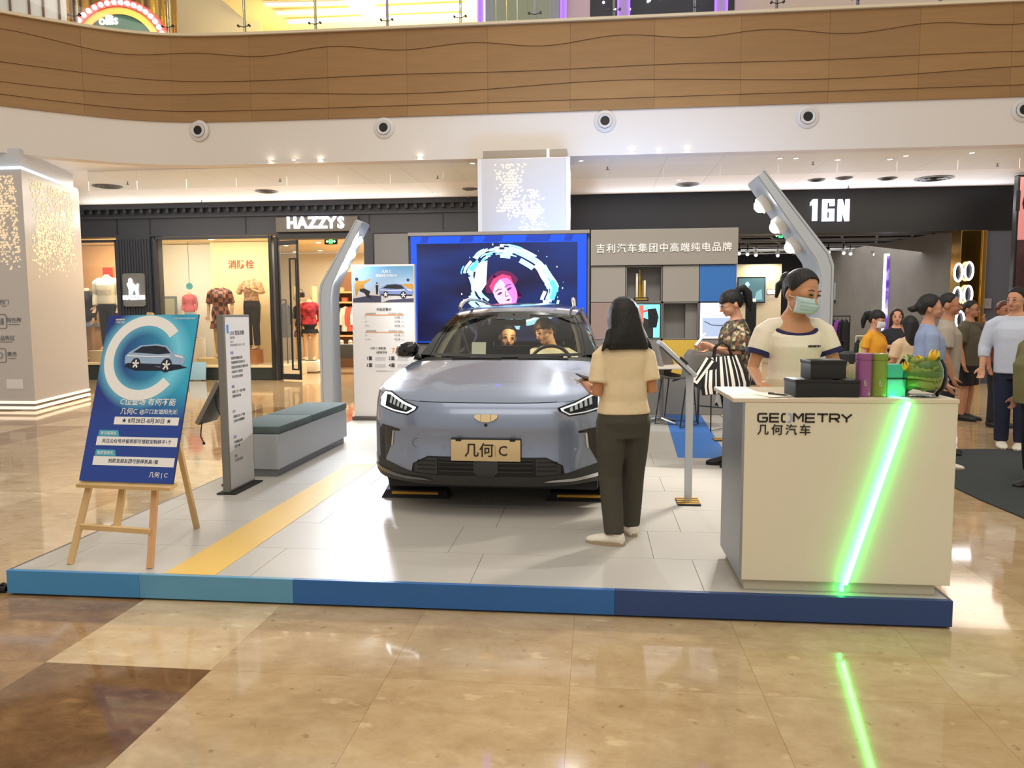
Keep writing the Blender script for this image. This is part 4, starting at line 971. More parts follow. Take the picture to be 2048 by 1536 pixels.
for px, py, pw in ((713, 478, 90), (699, 506, 270), (684, 530, 90)):
    c = at(px, py, Y=10.07)+Vector((.09, 0, -.06)); spot('post_lamp', c, c+Vector((1.0, -1.9, -.85)), pw, (.86, .92, 1), 150, .5, .05)
for px, py, pw in ((1527, 408, 150), (1558, 450, 70), (1588, 490, 70)):
    c = at(px, py, Y=6.82)+Vector((-.09, 0, -.06)); spot('post_lamp', c, c+Vector((-1.3, -.9, -1.1)), pw, (1, .95, .86), 120, .5, .05)

# ============================================================ price board
pbY = 10.25; xa, xb, za, zb = -3.29, -2.42, PZ, 2.265
pb = thing('price_board', 'tall white price board with a car picture on top, left of the car', 'sign board', (xa, pbY, PZ))
MB().box(xa, xb, pbY, pbY+.08, za+.05, zb, .006).build('board', mat('board_white', (226, 222, 218), .45), pb, False)
MB().box(xa-.02, xb+.02, pbY-.05, pbY+.2, za, za+.05, .006).build('base', mat('board_base', (88, 80, 76), .5), pb, False)
TB = frame((xa, pbY-.0012, zb), (1, 0, 0), (0, 0, 1)); W_ = xb-xa; H_ = zb-za
def U(u, v): return (u*W_, -v*H_)      # u right, v down, 0..1
top = MB(); top.rect(*U(.02, .24), *U(.985, .012), .001, T=TB)
m, nt, bb = nodes_mat('sky_print'); tc = N(nt, 'TexCoord'); sp = N(nt, 'SeparateXYZ'); r = N(nt, 'ValToRGB'); mr = N(nt, 'MapRange'); mr.inputs['From Min'].default_value = 1.60; mr.inputs['From Max'].default_value = 2.12
r.color_ramp.elements[0].color = rgb(196, 200, 206); r.color_ramp.elements[1].color = rgb(84, 148, 190)
nt.links.new(tc.outputs['Object'], sp.inputs[0]); nt.links.new(sp.outputs[2], mr.inputs[0]); nt.links.new(mr.outputs[0], r.inputs[0]); nt.links.new(r.outputs[0], bb.inputs['Base Color'])
top.build('sky_print', m, pb, False)
def PR(name, m, z=.0012): return (MB(), TB @ Matrix.Translation((0, 0, z)), name, m)
def put(k): k[0].build(k[2], k[3], pb, False)
k = PR('ground_print', mat('ground_print', (190, 184, 178), .6)); k[0].poly([U(.02, .24), U(.985, .24), U(.985, .185), U(.5, .165), U(.02, .19)], .0004, T=k[1]); put(k)
k = PR('plinth_print', mat('plinth_print', (58, 58, 78), .6), .0017); k[0].poly([U(.02, .24), U(.47, .24), U(.47, .20), U(.3, .195), U(.02, .215)], .0004, T=k[1]); k[0].poly([U(.5, .24), U(.985, .24), U(.985, .215), U(.6, .225)], .0004, T=k[1]); put(k)
# small printed car
def print_car(mb_body, mb_dark, mb_light, T, s, flip=1):
    f = flip
    P = lambda pts: [(x*s*f, y*s) for x, y in pts]
    mb_body.poly(P([(-1, -.18), (-1.02, .05), (-.92, .16), (-.55, .38), (0, .42), (.35, .36), (.58, .14), (.95, .06), (1.02, -.04), (1, -.22), (.2, -.3)]), .0003, T=T)
    mb_dark.poly(P([(-.78, .16), (-.5, .34), (-.02, .37), (.3, .32), (.5, .13), (.1, .1)]), .0003, T=T @ Matrix.Translation((0, 0, .0004)))
    mb_dark.poly(P([(-.98, -.26), (.98, -.30), (.9, -.22), (-.9, -.17)]), .0003, T=T @ Matrix.Translation((0, 0, .0004)))
    for x, y, q in ((-.62, -.2, .19), (.42, -.24, .22)):
        mb_dark.poly(P([(x+q*.85*cos(2*pi*t/16), y+q*sin(2*pi*t/16)) for t in range(16)]), .0003, T=T @ Matrix.Translation((0, 0, .0006)))
        for t in range(5): mb_light.stroke(P([(x, y), (x+q*.6*cos(2*pi*t/5+.3), y+q*.7*sin(2*pi*t/5+.3))]), .05*s, .0003, T=T @ Matrix.Translation((0, 0, .001)))
    mb_light.poly(P([(.62, .1), (.9, .04), (.96, -.02), (.7, .03)]), .0003, T=T @ Matrix.Translation((0, 0, .0008)))
    mb_light.stroke(P([(-.95, .06), (-.2, .03), (.5, .04)]), .03*s, .0003, T=T @ Matrix.Translation((0, 0, .0008)))
b1, b2, b3 = MB(), MB(), MB(); print_car(b1, b2, b3, TB @ Matrix.Translation((.71*W_, -.168*H_, .0022)), .235)
b1.build('car_print', mat('print_steel', (112, 128, 172), .5), pb, False); b2.build('car_dark_print', M_BLKP, pb, False); b3.build('car_light_print', M_WHT, pb, False)
k = PR('figure_print', mat('jacket_print', (178, 132, 52), .6), .002)
k[0].poly([U(.06, .19), U(.05, .13), U(.09, .10), U(.18, .105), U(.3, .09), U(.31, .096), U(.2, .125), U(.2, .155), U(.12, .16), U(.08, .2)], .0004, T=k[1]); k[0].poly([U(.80, .125), U(.98, .125), U(.98, .16), U(.88, .15)], .0004, T=k[1]); put(k)
k = PR('figure_dark_print', M_BLKP, .0024); k[0].poly([U(.13, .155), U(.2, .15), U(.3, .17), U(.28, .19), U(.32, .215), U(.25, .21), U(.2, .18), U(.13, .17)], .0004, T=k[1])
for u, v, q in ((.085, .092, .022), (.405, .118, .012), (.9, .1, .018)): k[0].poly([(u*W_+q*1.2*W_*cos(2*pi*t/12), -v*H_+q*1.2*W_*sin(2*pi*t/12)) for t in range(12)], .0004, T=k[1])
k[0].poly([U(.385, .13), U(.43, .13), U(.42, .19), U(.39, .19)], .0004, T=k[1]); k[0].build(k[2], k[3], pb, False)['kind'] = 'stuff'
def T2(body, u, v, sz, mname=M_BLKP, al='CENTER', b_=0.001, name='lettering'):
    mb = MB(); mb.text(body, sz*H_, TB @ Matrix.Translation((u*W_, -v*H_, .002)), d=.0005, align=al, bold=b_); mb.build(name, mname, pb, False)
M_ORP = mat('orange_print', (226, 134, 50), .6)
T2('几何 C', .56, .046, .022, M_WHT); T2('高能智趣纯电SUV', .56, .072, .018, M_WHT); T2('GEOMETRY', .14, .02, .008, M_WHT)
T2('补贴后售价', .51, .286, .020)
for v in (.312, .423):
    k = PR('orange_rule', M_ORP); k[0].rect(*U(.20, v+.0105), *U(.82, v+.006), .0005, T=k[1]); put(k)
    T2('综合续航里程', .30, v, .011, M_GREYP); T2('官方指导价 补贴后', .69, v, .011, M_GREYP)
for v, l, n_ in ((.337, 'C', '12.98'), (.363, 'C+', '13.98'), (.390, 'C Pro', '14.98'), (.450, 'C+', '16.28'), (.477, 'C+ Pro', '18.28')):
    T2(l, .20, v, .013, M_GREYP, 'LEFT', 0); T2(n_, .76, v, .018, mat('soft_print', (112, 112, 114), .6), 'RIGHT', .0004); T2('万元', .82, v, .009, M_GREYP, 'RIGHT', 0)
T2('几何 C 有颜值', .40, .535, .017); T2('5座有空间', .46, .562, .016); T2('7', .645, .55, .044, M_ORP); T2('折起', .71, .562, .014)
for l, u, v in (('1重', .26, .60), ('2重', .62, .60), ('3重', .26, .645), ('4重', .62, .645)):
    T2(l, u, v, .028, M_BLKP)
    k = PR('print_rules', mat('pale_print', (176, 176, 178), .6))
    for j in range(3): k[0].rect(*U(u+.09, v-.008+.008*j+.003), *U(u+.26, v-.008+.008*j), .0004, T=k[1])
    o = k[0].build(k[2], k[3], pb, False); o['kind'] = 'stuff'
T2('活动详情请咨询现场工作人员', .5, .682, .009, M_GREYP, b_=0); T2('扫码关注', .49, .835, .011, M_GREYP, b_=0)

# ============================================================ narrow info totem (prints face right) 
tt = thing('info_totem', 'narrow grey upright info board with fine print, standing by the bench', 'info board', (-2.96, 6.06, PZ))
tx0, tx1, ty0, ty1, tz = -2.985, -2.925, 5.84, 6.30, 1.59
MB().box(tx0, tx1, ty0, ty1, PZ+.012, tz, .006).build('body', mat('totem_grey', (128, 124, 118), .45, .2), tt, False)
MB().box(tx0-.04, tx1+.06, ty0-.03, ty1+.03, PZ, PZ+.012, .003).build('base_plate', mat('hazard_black', (34, 32, 30), .6), tt, False)
TT = frame((tx1+.0008, ty0, tz), (0, 1, 0), (0, 0, 1)); w_, h_ = ty1-ty0, tz-PZ
MB().rect(.02, -h_+.03, w_-.015, -.02, .0008, T=TT).build('print_sheet', mat('totem_white', (222, 220, 222), .5), tt, False)
MB().poly([(.02, -h_+.03), (w_-.015, -h_+.03), (w_-.015, -h_*.70), (.02, -h_*.77)], .0005, T=TT @ Matrix.Translation((0, 0, .0008))).build('grey_print', mat('totem_shade', (196, 194, 192), .5), tt, False)
MB().rect(.04, -.15, .075, -.08, .0005, T=TT @ Matrix.Translation((0, 0, .0008))).build('blue_mark', mat('blue_print', (70, 140, 220), .5), tt, False)
def T3(body, u, v, sz, m, al='LEFT', b_=.0005):
    MB().text(body, sz, TT @ Matrix.Translation((u*w_, -v*h_, .001)), d=.0005, align=al, bold=b_).build('lettering', m, tt, False)
T3('LIVE 智能讲解', .2, .105, .042, M_BLKP, b_=.002)
for v, l in ((.13, '高能智趣'), (.153, '几何 C'), (.172, '纯电续航里程五百五十公里')): T3(l, .2, v, .022, M_GREYP)
for v, l in ((.215, '智能'), (.405, '续航'), (.545, '安全'), (.69, '品质')): T3(l, .2, v, .026, mat('indigo_print', (80, 90, 170), .6), b_=.001)
for v, l in ((.245, '智能驾驶辅助系统'), (.27, '智能网联语音控制交互'), (.297, '智慧远程控制出行服务系统'), (.322, '自动泊车全景影像'), (.35, '手机互联充电预约'), (.435, '高效三合一电驱 智能'), (.46, '能量回收系统'), (.575, '高强度车身 六气囊'), (.60, '主动安全预警辅助'), (.72, '环保座舱材料'), (.745, '全景天幕'), (.80, '服务'), (.825, '终身质保服务')): T3(l, .22, v, .025, M_BLKP)

# ============================================================ kiosks: pole, tilted board, striped foot
M_HAZY = mat('hazard_yellow', (214, 160, 50), .55)
def kiosk(x, y, s, label, ztop=1.37, zlow=1.12, L=.34, wdt=.30, cable=False):
    t = thing('tablet_kiosk', label, 'kiosk', (x, y, PZ), 0, 'tablet kiosks of the stand')
    MB().box(-.085, .085, -.11, .11, 0, .014, .003).build('foot_plate', mat('hazard_black', (34, 32, 30), .6), t, local=True)
    for k in range(4): 
        mb = MB(); mb.poly([(-.085, -.10+.055*k), (.085, -.10+.055*k+.02), (.085, -.10+.055*k+.045), (-.085, -.10+.055*k+.025)], .001, T=Matrix.Translation((0, 0, .0142))); mb.build('hazard_stripe', M_HAZY, t, False, True)
    MB().box(-.028, .028, -.012, .012, .014, zlow-PZ+.02, .004).build('pole', M_ALU, t, local=True)
    mb = MB(); z0, z1 = zlow-PZ, ztop-PZ
    d = Vector((-s*L*.8, 0, z1-z0)).normalized(); up = Vector((0, 1, 0))
    Tk = frame((s*.03, 0, z0), d, up); Lk = sqrt((L*.8)**2+(z1-z0)**2)
    sgn = -1
    mb.box(0, Lk, -wdt/2, wdt/2, -.015, .015, .006, T=Tk); mb.build('tilted_board', M_ALU, t, local=True)
    MB().box(.03, Lk-.03, -wdt/2+.03, wdt/2-.03, .0155*s, .019*s, T=Tk).build('tablet', M_BLACK, t, False, True)
    MB().box(Lk*.3, Lk*.5, -wdt/2-.004, -wdt/2+.06, -.03, -.012, T=Tk).build('bracket', M_DSTEEL, t, local=True)
    if cable:
        q = Tk @ Vector((Lk*.9, -.1, -.02))
        MB().tube([q+Vector((0, 0, 0)), q+Vector((-.02, 0, -.1)), q+Vector((.0, 0, -.2)), q+Vector((.03, 0, -.27))], .005, 6).build('cable', M_BLACK, t, local=True)
        MB().ball(q+Vector((.03, 0, -.28)), .014, 8, 6).build('plug', M_BLACK, t, local=True)
    return t
kiosk(.71, 5.87, 1, 'tablet kiosk on a slim pole with a striped foot plate, beside the car', 1.37, 1.12, .33)
kq = kiosk(-3.10, 6.22, -1, 'grey tablet kiosk behind the narrow info board, cable hanging down', 0, 0)
for o in list(kq.children): bpy.data.objects.remove(o)
a = at(412, 843, Y=6.2); b = at(452, 765, Y=6.2); dv = b-a
Tk = frame(a-kq.location, (dv.x, 0, dv.z), (0, 1, 0)); Lk = dv.length*1.05
MB().box(0, Lk, -.16, .16, -.02, .02, .006, T=Tk).build('tilted_board', mat('totem_grey', (128, 124, 118), .45, .2), kq, local=True)
MB().box(.03, Lk-.03, -.13, .13, .0205, .024, T=Tk).build('tablet', M_BLACK, kq, False, True)
MB().box(.02, .06, -.012, .012, 0, (Tk @ Vector((Lk, 0, 0))).z+.01, .004).build('pole', mat('totem_grey', (128, 124, 118), .45, .2), kq, local=True)
MB().box(-.04, .12, -.1, .1, 0, .014, .003).build('foot_plate', mat('hazard_black', (34, 32, 30), .6), kq, local=True)
q = Tk @ Vector((.02, -.12, -.02))
MB().tube([q, q+Vector((-.01, 0, -.06)), q+Vector((-.015, 0, -.12)), q+Vector((.01, 0, -.17))], .005, 6).build('cable', M_BLACK, kq, local=True)
MB().ball(q+Vector((.01, 0, -.175)), .013, 8, 6).build('plug', M_BLACK, kq, local=True)
q = Tk @ Vector((Lk*.7, -.12, -.02))
MB().tube([q, q+Vector((.0, 0, -.08)), q+Vector((.03, 0, -.16)), q+Vector((.06, 0, -.18))], .005, 6).build('cable', M_BLACK, kq, local=True)
fp = thing('striped_plate', 'black and yellow striped floor plate behind the black boots', 'floor plate', at(1441, 880, z=PZ))
MB().box(-.08, .08, -.1, .1, 0, .012, .003).build('plate', mat('hazard_black', (34, 32, 30), .6), fp, local=True)
for k in range(4):
    mb = MB(); mb.poly([(-.08, -.09+.05*k), (.08, -.09+.05*k+.02), (.08, -.09+.05*k+.042), (-.08, -.09+.05*k+.022)], .001, T=Matrix.Translation((0, 0, .0122))); mb.build('hazard_stripe', M_HAZY, fp, False, True)

# ============================================================ bench with two cushions
bn = thing('bench', 'long grey bench box under two grey green cushions', 'bench', (-3.0, 7.4, PZ))
bx0, bx1, by0, by1 = -3.26, -2.79, 6.50, 8.40
MB().box(bx0, bx1, by0, by1, PZ+.07, .53, .008).build('bench_box', mat('bench_silver', (176, 180, 186), .4, .3), bn, False)
MB().box(bx0+.03, bx1-.03, by0+.03, by1-.03, PZ, PZ+.07).build('plinth', mat('bench_plinth', (128, 130, 134), .5, .3), bn, False)
MB().box(bx0-.002, bx0+.02, by0-.003, by1, PZ+.07, .53).build('end_strip', M_ALU, bn, False)
for i, (a, b) in enumerate(((by0, 7.32), (7.34, by1))):
    c = MB().box(bx0-.01, bx1+.01, a, b-.005, .531, .602, .022).build('bench_cushion', mat('cushion_fabric', (84, 98, 97), .85, bump=.15, bscale=400), None)
    tag(c, ['grey green bench cushion nearer the narrow info board', 'grey green bench cushion nearer the bent lamp post'][i], 'cushion', 'bench cushions')

# ============================================================ easel and its poster
M_PINE = mat('pine_wood', (214, 178, 124), .55, var=.12, vscale=3, stretch=(1, 1, .12))
es = thing('easel', 'pale pine easel with three legs and a crossbar carrying the blue poster', 'easel', (-2.77, 4.2, PZ))
def bar(name, p, q, a=.032, b=.022, par=es, m=None):
    p, q = Vector(p), Vector(q); d = (q-p).normalized(); r = d.cross(Vector((0, 1, .2))).normalized(); n = r.cross(d)
    mb = MB(); R = [[c+r*sx*a/2+n*sy*b/2 for sx, sy in ((-1, -1), (1, -1), (1, 1), (-1, 1))] for c in (p, q)]
    mb.loft(R); return mb.build(name, m or M_PINE, par, False)
BL = at(158, 961, Y=4.16); BR = at(345, 968, Y=4.10)
# depth of the top edge: where the side edges stay in line
def top_y(px, py, X, lo=4.0, hi=5.6):
    for _ in range(40):
        mid = (lo+hi)/2
        if at(px, py, Y=mid).x < X: hi = mid
        else: lo = mid
    return mid
yt = .5*(top_y(213, 630, BL.x+.0)+top_y(388, 630, BR.x))
TLp, TRp = at(213, 630, Y=yt+.03), at(388, 630, Y=yt-.03)
lean = (yt-4.13)/(TLp.z-BL.z)
yl = lambda z: 4.10+lean*(z-.59)+.075
bar('leg', (-3.03, 4.07, PZ), (-2.86, yl(1.55)+.0, 1.55), .034, .024)
bar('leg', (-2.52, 4.04, PZ), (-2.62, yl(1.55)+.0, 1.55), .034, .024, m=mat('pine_pink', (206, 158, 112), .55, var=.1, vscale=3, stretch=(1, 1, .12)))
bar('back_leg', (-2.68, 4.86, PZ), (-2.72, yl(1.45)+.06, 1.45), .034, .024)
zc = at(230, 1060, Y=4.1).z
bar('crossbar', (-2.985, 4.12, zc+.01), (-2.535, 4.09, zc), .03, .02)
bar('mast', (-2.79, 4.16, zc), (-2.75, yl(1.6)+.03, 1.6), .036, .022)
bar('tray', (BL.x-.0, BL.y+.01, BL.z-.02), (BR.x+.0, BR.y+.01, BR.z-.02), .02, .07)
r_ = (BR-BL).normalized(); u_ = ((TLp+TRp)/2-(BL+BR)/2); Hh = u_.length; u_ = u_.normalized(); u_ = (u_-r_*u_.dot(r_)).normalized(); n_ = r_.cross(u_)
Wp = (BR-BL).length
ps = thing('poster', 'blue poster with a big white C and a silver car on the pine easel', 'poster', BL)
TP = frame(BL, r_, u_)
MB().box(0, Wp, 0, Hh, -.012, 0, T=TP).build('foam_board', mat('foam_dark', (30, 44, 92), .6), ps, False)
m, nt, bb = nodes_mat('poster_blue'); tc = N(nt, 'TexCoord')
# printed background: dark blue at the left and top, cyan to the right, pale halo round the C
TPi = TP.inverted()
def coordnode():
    at_ = N(nt, 'Attribute'); at_.attribute_name = 'print_uv'; return at_
an = coordnode(); sp = N(nt, 'SeparateXYZ'); nt.links.new(an.outputs['Vector'], sp.inputs[0])
rx = N(nt, 'ValToRGB'); e = rx.color_ramp.elements; e[0].position = .18; e[0].color = rgb(22, 46, 128); e[1].position = .95; e[1].color = rgb(40, 166, 200)
nt.links.new(sp.outputs[0], rx.inputs[0])
ry = N(nt, 'ValToRGB'); e = ry.color_ramp.elements; e[0].position = .36; e[0].color = (1, 1, 1, 1); e[1].position = .55; e[1].color = (0, 0, 0, 1); nt.links.new(sp.outputs[1], ry.inputs[0])
m1 = N(nt, 'MixRGB'); m1.inputs[2].default_value = rgb(26, 62, 150); nt.links.new(ry.outputs[0], m1.inputs[0]); nt.links.new(rx.outputs[0], m1.inputs[1])
dv_ = N(nt, 'VectorMath', operation='SUBTRACT'); dv_.inputs[1].default_value = (.47, .735, 0); nt.links.new(an.outputs['Vector'], dv_.inputs[0])
ml = N(nt, 'VectorMath', operation='MULTIPLY'); ml.inputs[1].default_value = (Wp, Hh, 0); nt.links.new(dv_.outputs[0], ml.inputs[0])
ln = N(nt, 'VectorMath', operation='LENGTH'); nt.links.new(ml.outputs[0], ln.inputs[0])
rh = N(nt, 'ValToRGB'); e = rh.color_ramp.elements; R0 = Wp*.385; e[0].position = max(0, R0-.10); e[0].color = (0, 0, 0, 1); e[1].position = R0+.09; e[1].color = (0, 0, 0, 1); k = e.new(R0); k.color = (.9, .9, .9, 1)
nt.links.new(ln.outputs['Value'], rh.inputs[0])
m2 = N(nt, 'MixRGB'); m2.inputs[2].default_value = rgb(120, 214, 240); nt.links.new(rh.outputs[0], m2.inputs[0]); nt.links.new(m1.outputs[0], m2.inputs[1]); nt.links.new(m2.outputs[0], bb.inputs['Base Color']); bb.inputs['Roughness'].default_value = .4
o = MB().rect(0, 0, Wp, Hh, 0, T=TP @ Matrix.Translation((0, 0, .0006))).build('printed_sheet', m, ps, False)
at_ = o.data.attributes.new('print_uv', 'FLOAT_VECTOR', 'POINT')
for i, v in enumerate(((0, 0, 0), (1, 0, 0), (1, 1, 0), (0, 1, 0))): at_.data[i].vector = v
V2 = lambda u, v: (u*Wp, (1-v)*Hh)
TQ = TP @ Matrix.Translation((0, 0, .0012))
c0 = V2(.47, .265); n_a = 40; ro, ri = Wp*.43, Wp*.325
arc = MB(); a0, a1 = radians(38), radians(322)
for i in range(n_a):
    A, B_ = a0+(a1-a0)*i/n_a, a0+(a1-a0)*(i+1)/n_a
    arc.poly([(c0[0]+ri*cos(A), c0[1]+ri*sin(A)), (c0[0]+ro*cos(A), c0[1]+ro*sin(A)), (c0[0]+ro*cos(B_), c0[1]+ro*sin(B_)), (c0[0]+ri*cos(B_), c0[1]+ri*sin(B_))], .0004, T=TQ)
arc.build('white_letter_c', M_WHT, ps, False)
b1, b2, b3 = MB(), MB(), MB(); print_car(b1, b2, b3, TQ @ Matrix.Translation((*V2(.60, .265), .001)), Wp*.325)
b1.build('car_print', mat('print_silver', (150, 176, 206), .4), ps, False); b2.build('car_dark_print', mat('print_navy', (18, 26, 48), .5), ps, False); b3.build('car_light_print', M_WHT, ps, False)
MB().poly([V2(.27, .318), V2(.4, .345), V2(.8, .345), V2(.97, .325), V2(.9, .315), V2(.5, .31)], .0003, T=TQ @ Matrix.Translation((0, 0, .0005))).build('car_shadow_print', mat('print_navy', (18, 26, 48), .5), ps, False)
def T4(body, u, v, sz, m=M_WHT, al='CENTER', b_=.0006, sh=0, sx=1):
    MB().text(body, sz*Hh, TQ @ Matrix.Translation((*V2(u, v), .0008)), d=.0004, align=al, bold=b_, shear=sh, sx=sx).build('lettering', m, ps, False)
T4('C位登场 有何不能', .60, .535, .046, b_=.0012, sh=.12); T4('几何C', .415, .592, .042, b_=.0002); T4('@海口友谊阳光城', .735, .592, .031, b_=.0003)
MB().rect(*V2(.27, .668), *V2(.965, .622), .0004, T=TQ).build('date_bar', M_WHT, ps, False)
M_NVP = mat('navy_print', (20, 34, 84), .5)
T4('★ 8月28日-8月30日 ★', .62, .646, .033, M_NVP, b_=.001)
for k_, (v, a_, b_) in enumerate(((.73, '关注留资礼', '关注公众号并留资即可领取定制杯子1个'), (.845, '拍照宣传礼', '拍照发朋友圈可获得茶具1套'))):
    MB().rect(*V2(.115, v+.062), *V2(.985, v+.01), .0004, T=TQ).build('text_bar', M_WHT, ps, False)
    MB().poly([V2(.125, v+.008), V2(.355, v+.008), V2(.335, v-.028), V2(.125, v-.028)], .0004, T=TQ).build('tab', mat('tab_teal', (70, 166, 190), .5), ps, False)
    T4(a_, .235, v-.009, .022); T4(b_, .55, v+.037, .026, M_NVP, b_=.0008)
T4('几何 | C', .84, .955, .034, b_=.0003); T4('GEOMETRY', .09, .028, .012, al='LEFT'); T4('几何汽车', .09, .046, .016, al='LEFT'); T4('吉利汽车集团中高端纯电品牌', .97, .026, .011, al='RIGHT', b_=0)
# ============================================================ the car (its own frame: x right, y to the rear, z up)
CAR = thing('car', 'silver blue car facing the camera with a gold number plate and black roof', 'car', (-.753, 5.27, PZ), radians(-.4))
HW = .91
M_BODY = mat('car_paint', (136, 148, 172), .27, .45, coat=1)
M_GLB = mat('gloss_black', (14, 14, 16), .12, coat=.5)
M_MTB = mat('matt_black', (22, 22, 23), .55)
M_TRIMB = mat('trim_charcoal', (52, 52, 52), .45)
M_CHR = mat('chrome', (210, 212, 216), .12, 1)
M_CGL = glass('car_glass', (240, 240, 226), .94)
M_GOLD = mat('plate_gold', (220, 196, 152), .32, .55)
def interp(tab, q):
    if q <= tab[0][0]: return tab[0][1]
    for (a, b), (c, d) in zip(tab, tab[1:]):
        if q <= c: return b+(d-b)*(q-a)/(c-a)
    return tab[-1][1]
YT = [(.18, .07), (.22, .05), (.26, .02), (.32, 0), (.57, 0), (.645, .0), (.70, .012), (.77, .03), (.82, .06), (.9, .12)]
def y0(z): return interp(YT, z)
def plan(x): return .45*(1-(max(0, 1-min(1, abs(x)/HW)**3.2))**(1/1.7))
def zt(x): return .812+.065*(abs(x)/HW)**4
def yf(x, z): return y0(z)+plan(x)+.006*sin((z-.45)*18)*(abs(x)/HW < .75)
xs = [HW*sin(pi/2*k/22) for k in range(-22, 23)]
def grid(rows, name, m, par=CAR, flip=False, **k):
    mb = MB(); mb.loft(rows, False, False)
    if flip: mb.f = [f[::-1] for f in mb.f]
    return mb.build(name, m, par, local=True, **k)
rows = [[Vector((x, yf(x, .31+(zt(x)-.31)*v/20), .31+(zt(x)-.31)*v/20)) for x in xs] for v in range(21)]
grid(rows, 'front_bumper', M_BODY)
def hood_pt(x, t):
    B = Vector((x, yf(x, zt(x))+.004, zt(x)+.002)); q = abs(x)/HW
    C = Vector((x*.80/HW, .98+.17*q*q, 1.062-.03*q**4))
    p = B.lerp(C, t); p.z = B.z+(C.z-B.z)*t**.8+.010*math.exp(-((q-.56)/.1)**2)*sin(pi*min(1, t*1.1))
    return p
grid([[hood_pt(x, t/18) for x in xs] for t in range(19)], 'hood', M_BODY)
# sides with wheel arches
AX = (.90, 3.60); AR = .365; AZ = .33
def Eedge(y):
    yb = hood_pt(HW, 0).y; yc = hood_pt(HW, 1).y
    if y <= yc:
        t = max(0, (y-yb)/(yc-yb)); p = hood_pt(HW, t); return p.x, p.z
    return interp([(yc, .80), (2.0, .79), (3.2, .775), (4.05, .70), (4.35, .66)], y), interp([(yc, 1.032), (2, 1.04), (3.2, 1.07), (4.05, 1.12), (4.35, 1.05)], y)
yst = [.46+.0*0]+[]
yb0 = hood_pt(HW, 0).y
yst = [yb0-.0]+[AX[0]+AR*cos(pi-pi*k/16) for k in range(17)]
yst += [1.4+.2*k for k in range(9)]+[AX[1]+AR*cos(pi-pi*k/16) for k in range(17)]+[4.0, 4.1, 4.2, 4.32]
yst = sorted(set(round(y, 4) for y in yst if y >= .53))
def zb(y):
    for a in AX:
        if abs(y-a) <= AR: return AZ+sqrt(max(0, AR*AR-(y-a)**2))
    return .25
def side_pt(y, v, s):
    ex, ez = Eedge(y); b = zb(y)
    hw = interp([(.5, HW), (3.6, HW), (4.1, .86), (4.35, .74)], y)
    f = min(1, v/.42)**.55
    return Vector((s*(ex+(hw-ex)*f-.02*max(0, v-.8)/.2), y, ez+(b-ez)*v))
for s in (-1, 1):
    R = [[side_pt(y, v/12, s) for v in range(13)] for y in yst]
    grid(R, 'side_panel', M_BODY, flip=s < 0)
    # corner filler between bumper and arch
    yb_ = [Vector((s*HW, yf(HW, z), z)) for z in [.31+(zt(HW)-.31)*k/12 for k in range(13)]]
    fr = [Vector((s*HW, .535, z)) for z in [.31+(zt(HW)-.31)*k/12 for k in range(13)]]
    mb = MB(); mb.loft([yb_, fr], False, False)
    if s > 0: mb.f = [f[::-1] for f in mb.f]
    mb.build('corner_panel', M_BODY, CAR, local=True)
    for a in AX:
        mb = MB(); rings = []
        for k in range(21):
            th = pi*k/20; rings.append([Vector((s*(HW+dx), a+r*cos(th), AZ-.06*(k in (0, 20))+r*sin(th))) for r, dx in ((AR+.045, -.01), (AR+.04, .012), (AR-.005, .014), (AR-.02, -.02))])
        mb.loft(rings).build('arch_trim', M_MTB, CAR, local=True)
        MB().cyl((s*.55, a, AZ), (s*.56, a, AZ), AR-.043, n=28).build('wheel_well', M_MTB, CAR, local=True)
    MB().box(s*.80, s*.915, 1.28, 3.22, .2, .30, .02).build('sill_trim', M_MTB, CAR, local=True)
    # door shut lines and handles
    for yd in (1.38, 2.36, 3.22):
        pts = [side_pt(yd, v/12, s)+Vector((s*.002, 0, 0)) for v in range(1, 12)]
        MB().tube(pts, .003, 5).build('shut_line', M_MTB, CAR, local=True)
    for yd in (2.15, 3.1):
        p = side_pt(yd, .3, s); MB().box(p.x-.012, p.x+.014, yd-.10, yd+.1, p.z-.014, p.z+.014, .008).build('door_handle', M_BODY, CAR, local=True)
# grille, lamps and trims laid on the front, as pieces with thickness
def patch(pts, off, name, m, par=CAR, step=.045, th=.012, ang=35):
    bm = bmesh.new(); f = bm.faces.new([bm.verts.new((x, 0, z)) for x, z in pts])
    bmesh.ops.triangulate(bm, faces=bm.faces[:])
    x0_, x1_ = min(p[0] for p in pts), max(p[0] for p in pts); z0_, z1_ = min(p[1] for p in pts), max(p[1] for p in pts)
    for lo, hi, ax in ((x0_, x1_, 0), (z0_, z1_, 2)):
        k = math.ceil(lo/step)*step
        while k < hi:
            no = (1, 0, 0) if ax == 0 else (0, 0, 1); co = (k, 0, 0) if ax == 0 else (0, 0, k)
            bmesh.ops.bisect_plane(bm, geom=bm.verts[:]+bm.edges[:]+bm.faces[:], plane_co=co, plane_no=no); k += step
    bmesh.ops.recalc_face_normals(bm, faces=bm.faces)
    if bm.faces[:] and sum((f.normal.y*f.calc_area()) for f in bm.faces) > 0: bmesh.ops.reverse_faces(bm, faces=bm.faces[:])
    ex = bmesh.ops.extrude_face_region(bm, geom=bm.faces[:], use_keep_orig=True)
    nv = {v for v in ex['geom'] if isinstance(v, bmesh.types.BMVert)}
    for v in bm.verts: v.co.y = yf(v.co.x, v.co.z)-off+(th if v in nv else 0)
    bmesh.ops.recalc_face_normals(bm, faces=bm.faces)
    return MB().bm(bm).build(name, m, par, local=True, ang=ang)
mir = lambda P: [(-x, z) for x, z in P]
G = [(-.42, .440), (.42, .440), (.535, .382), (.548, .318), (.36, .303), (-.36, .303), (-.548, .318), (-.535, .382)]
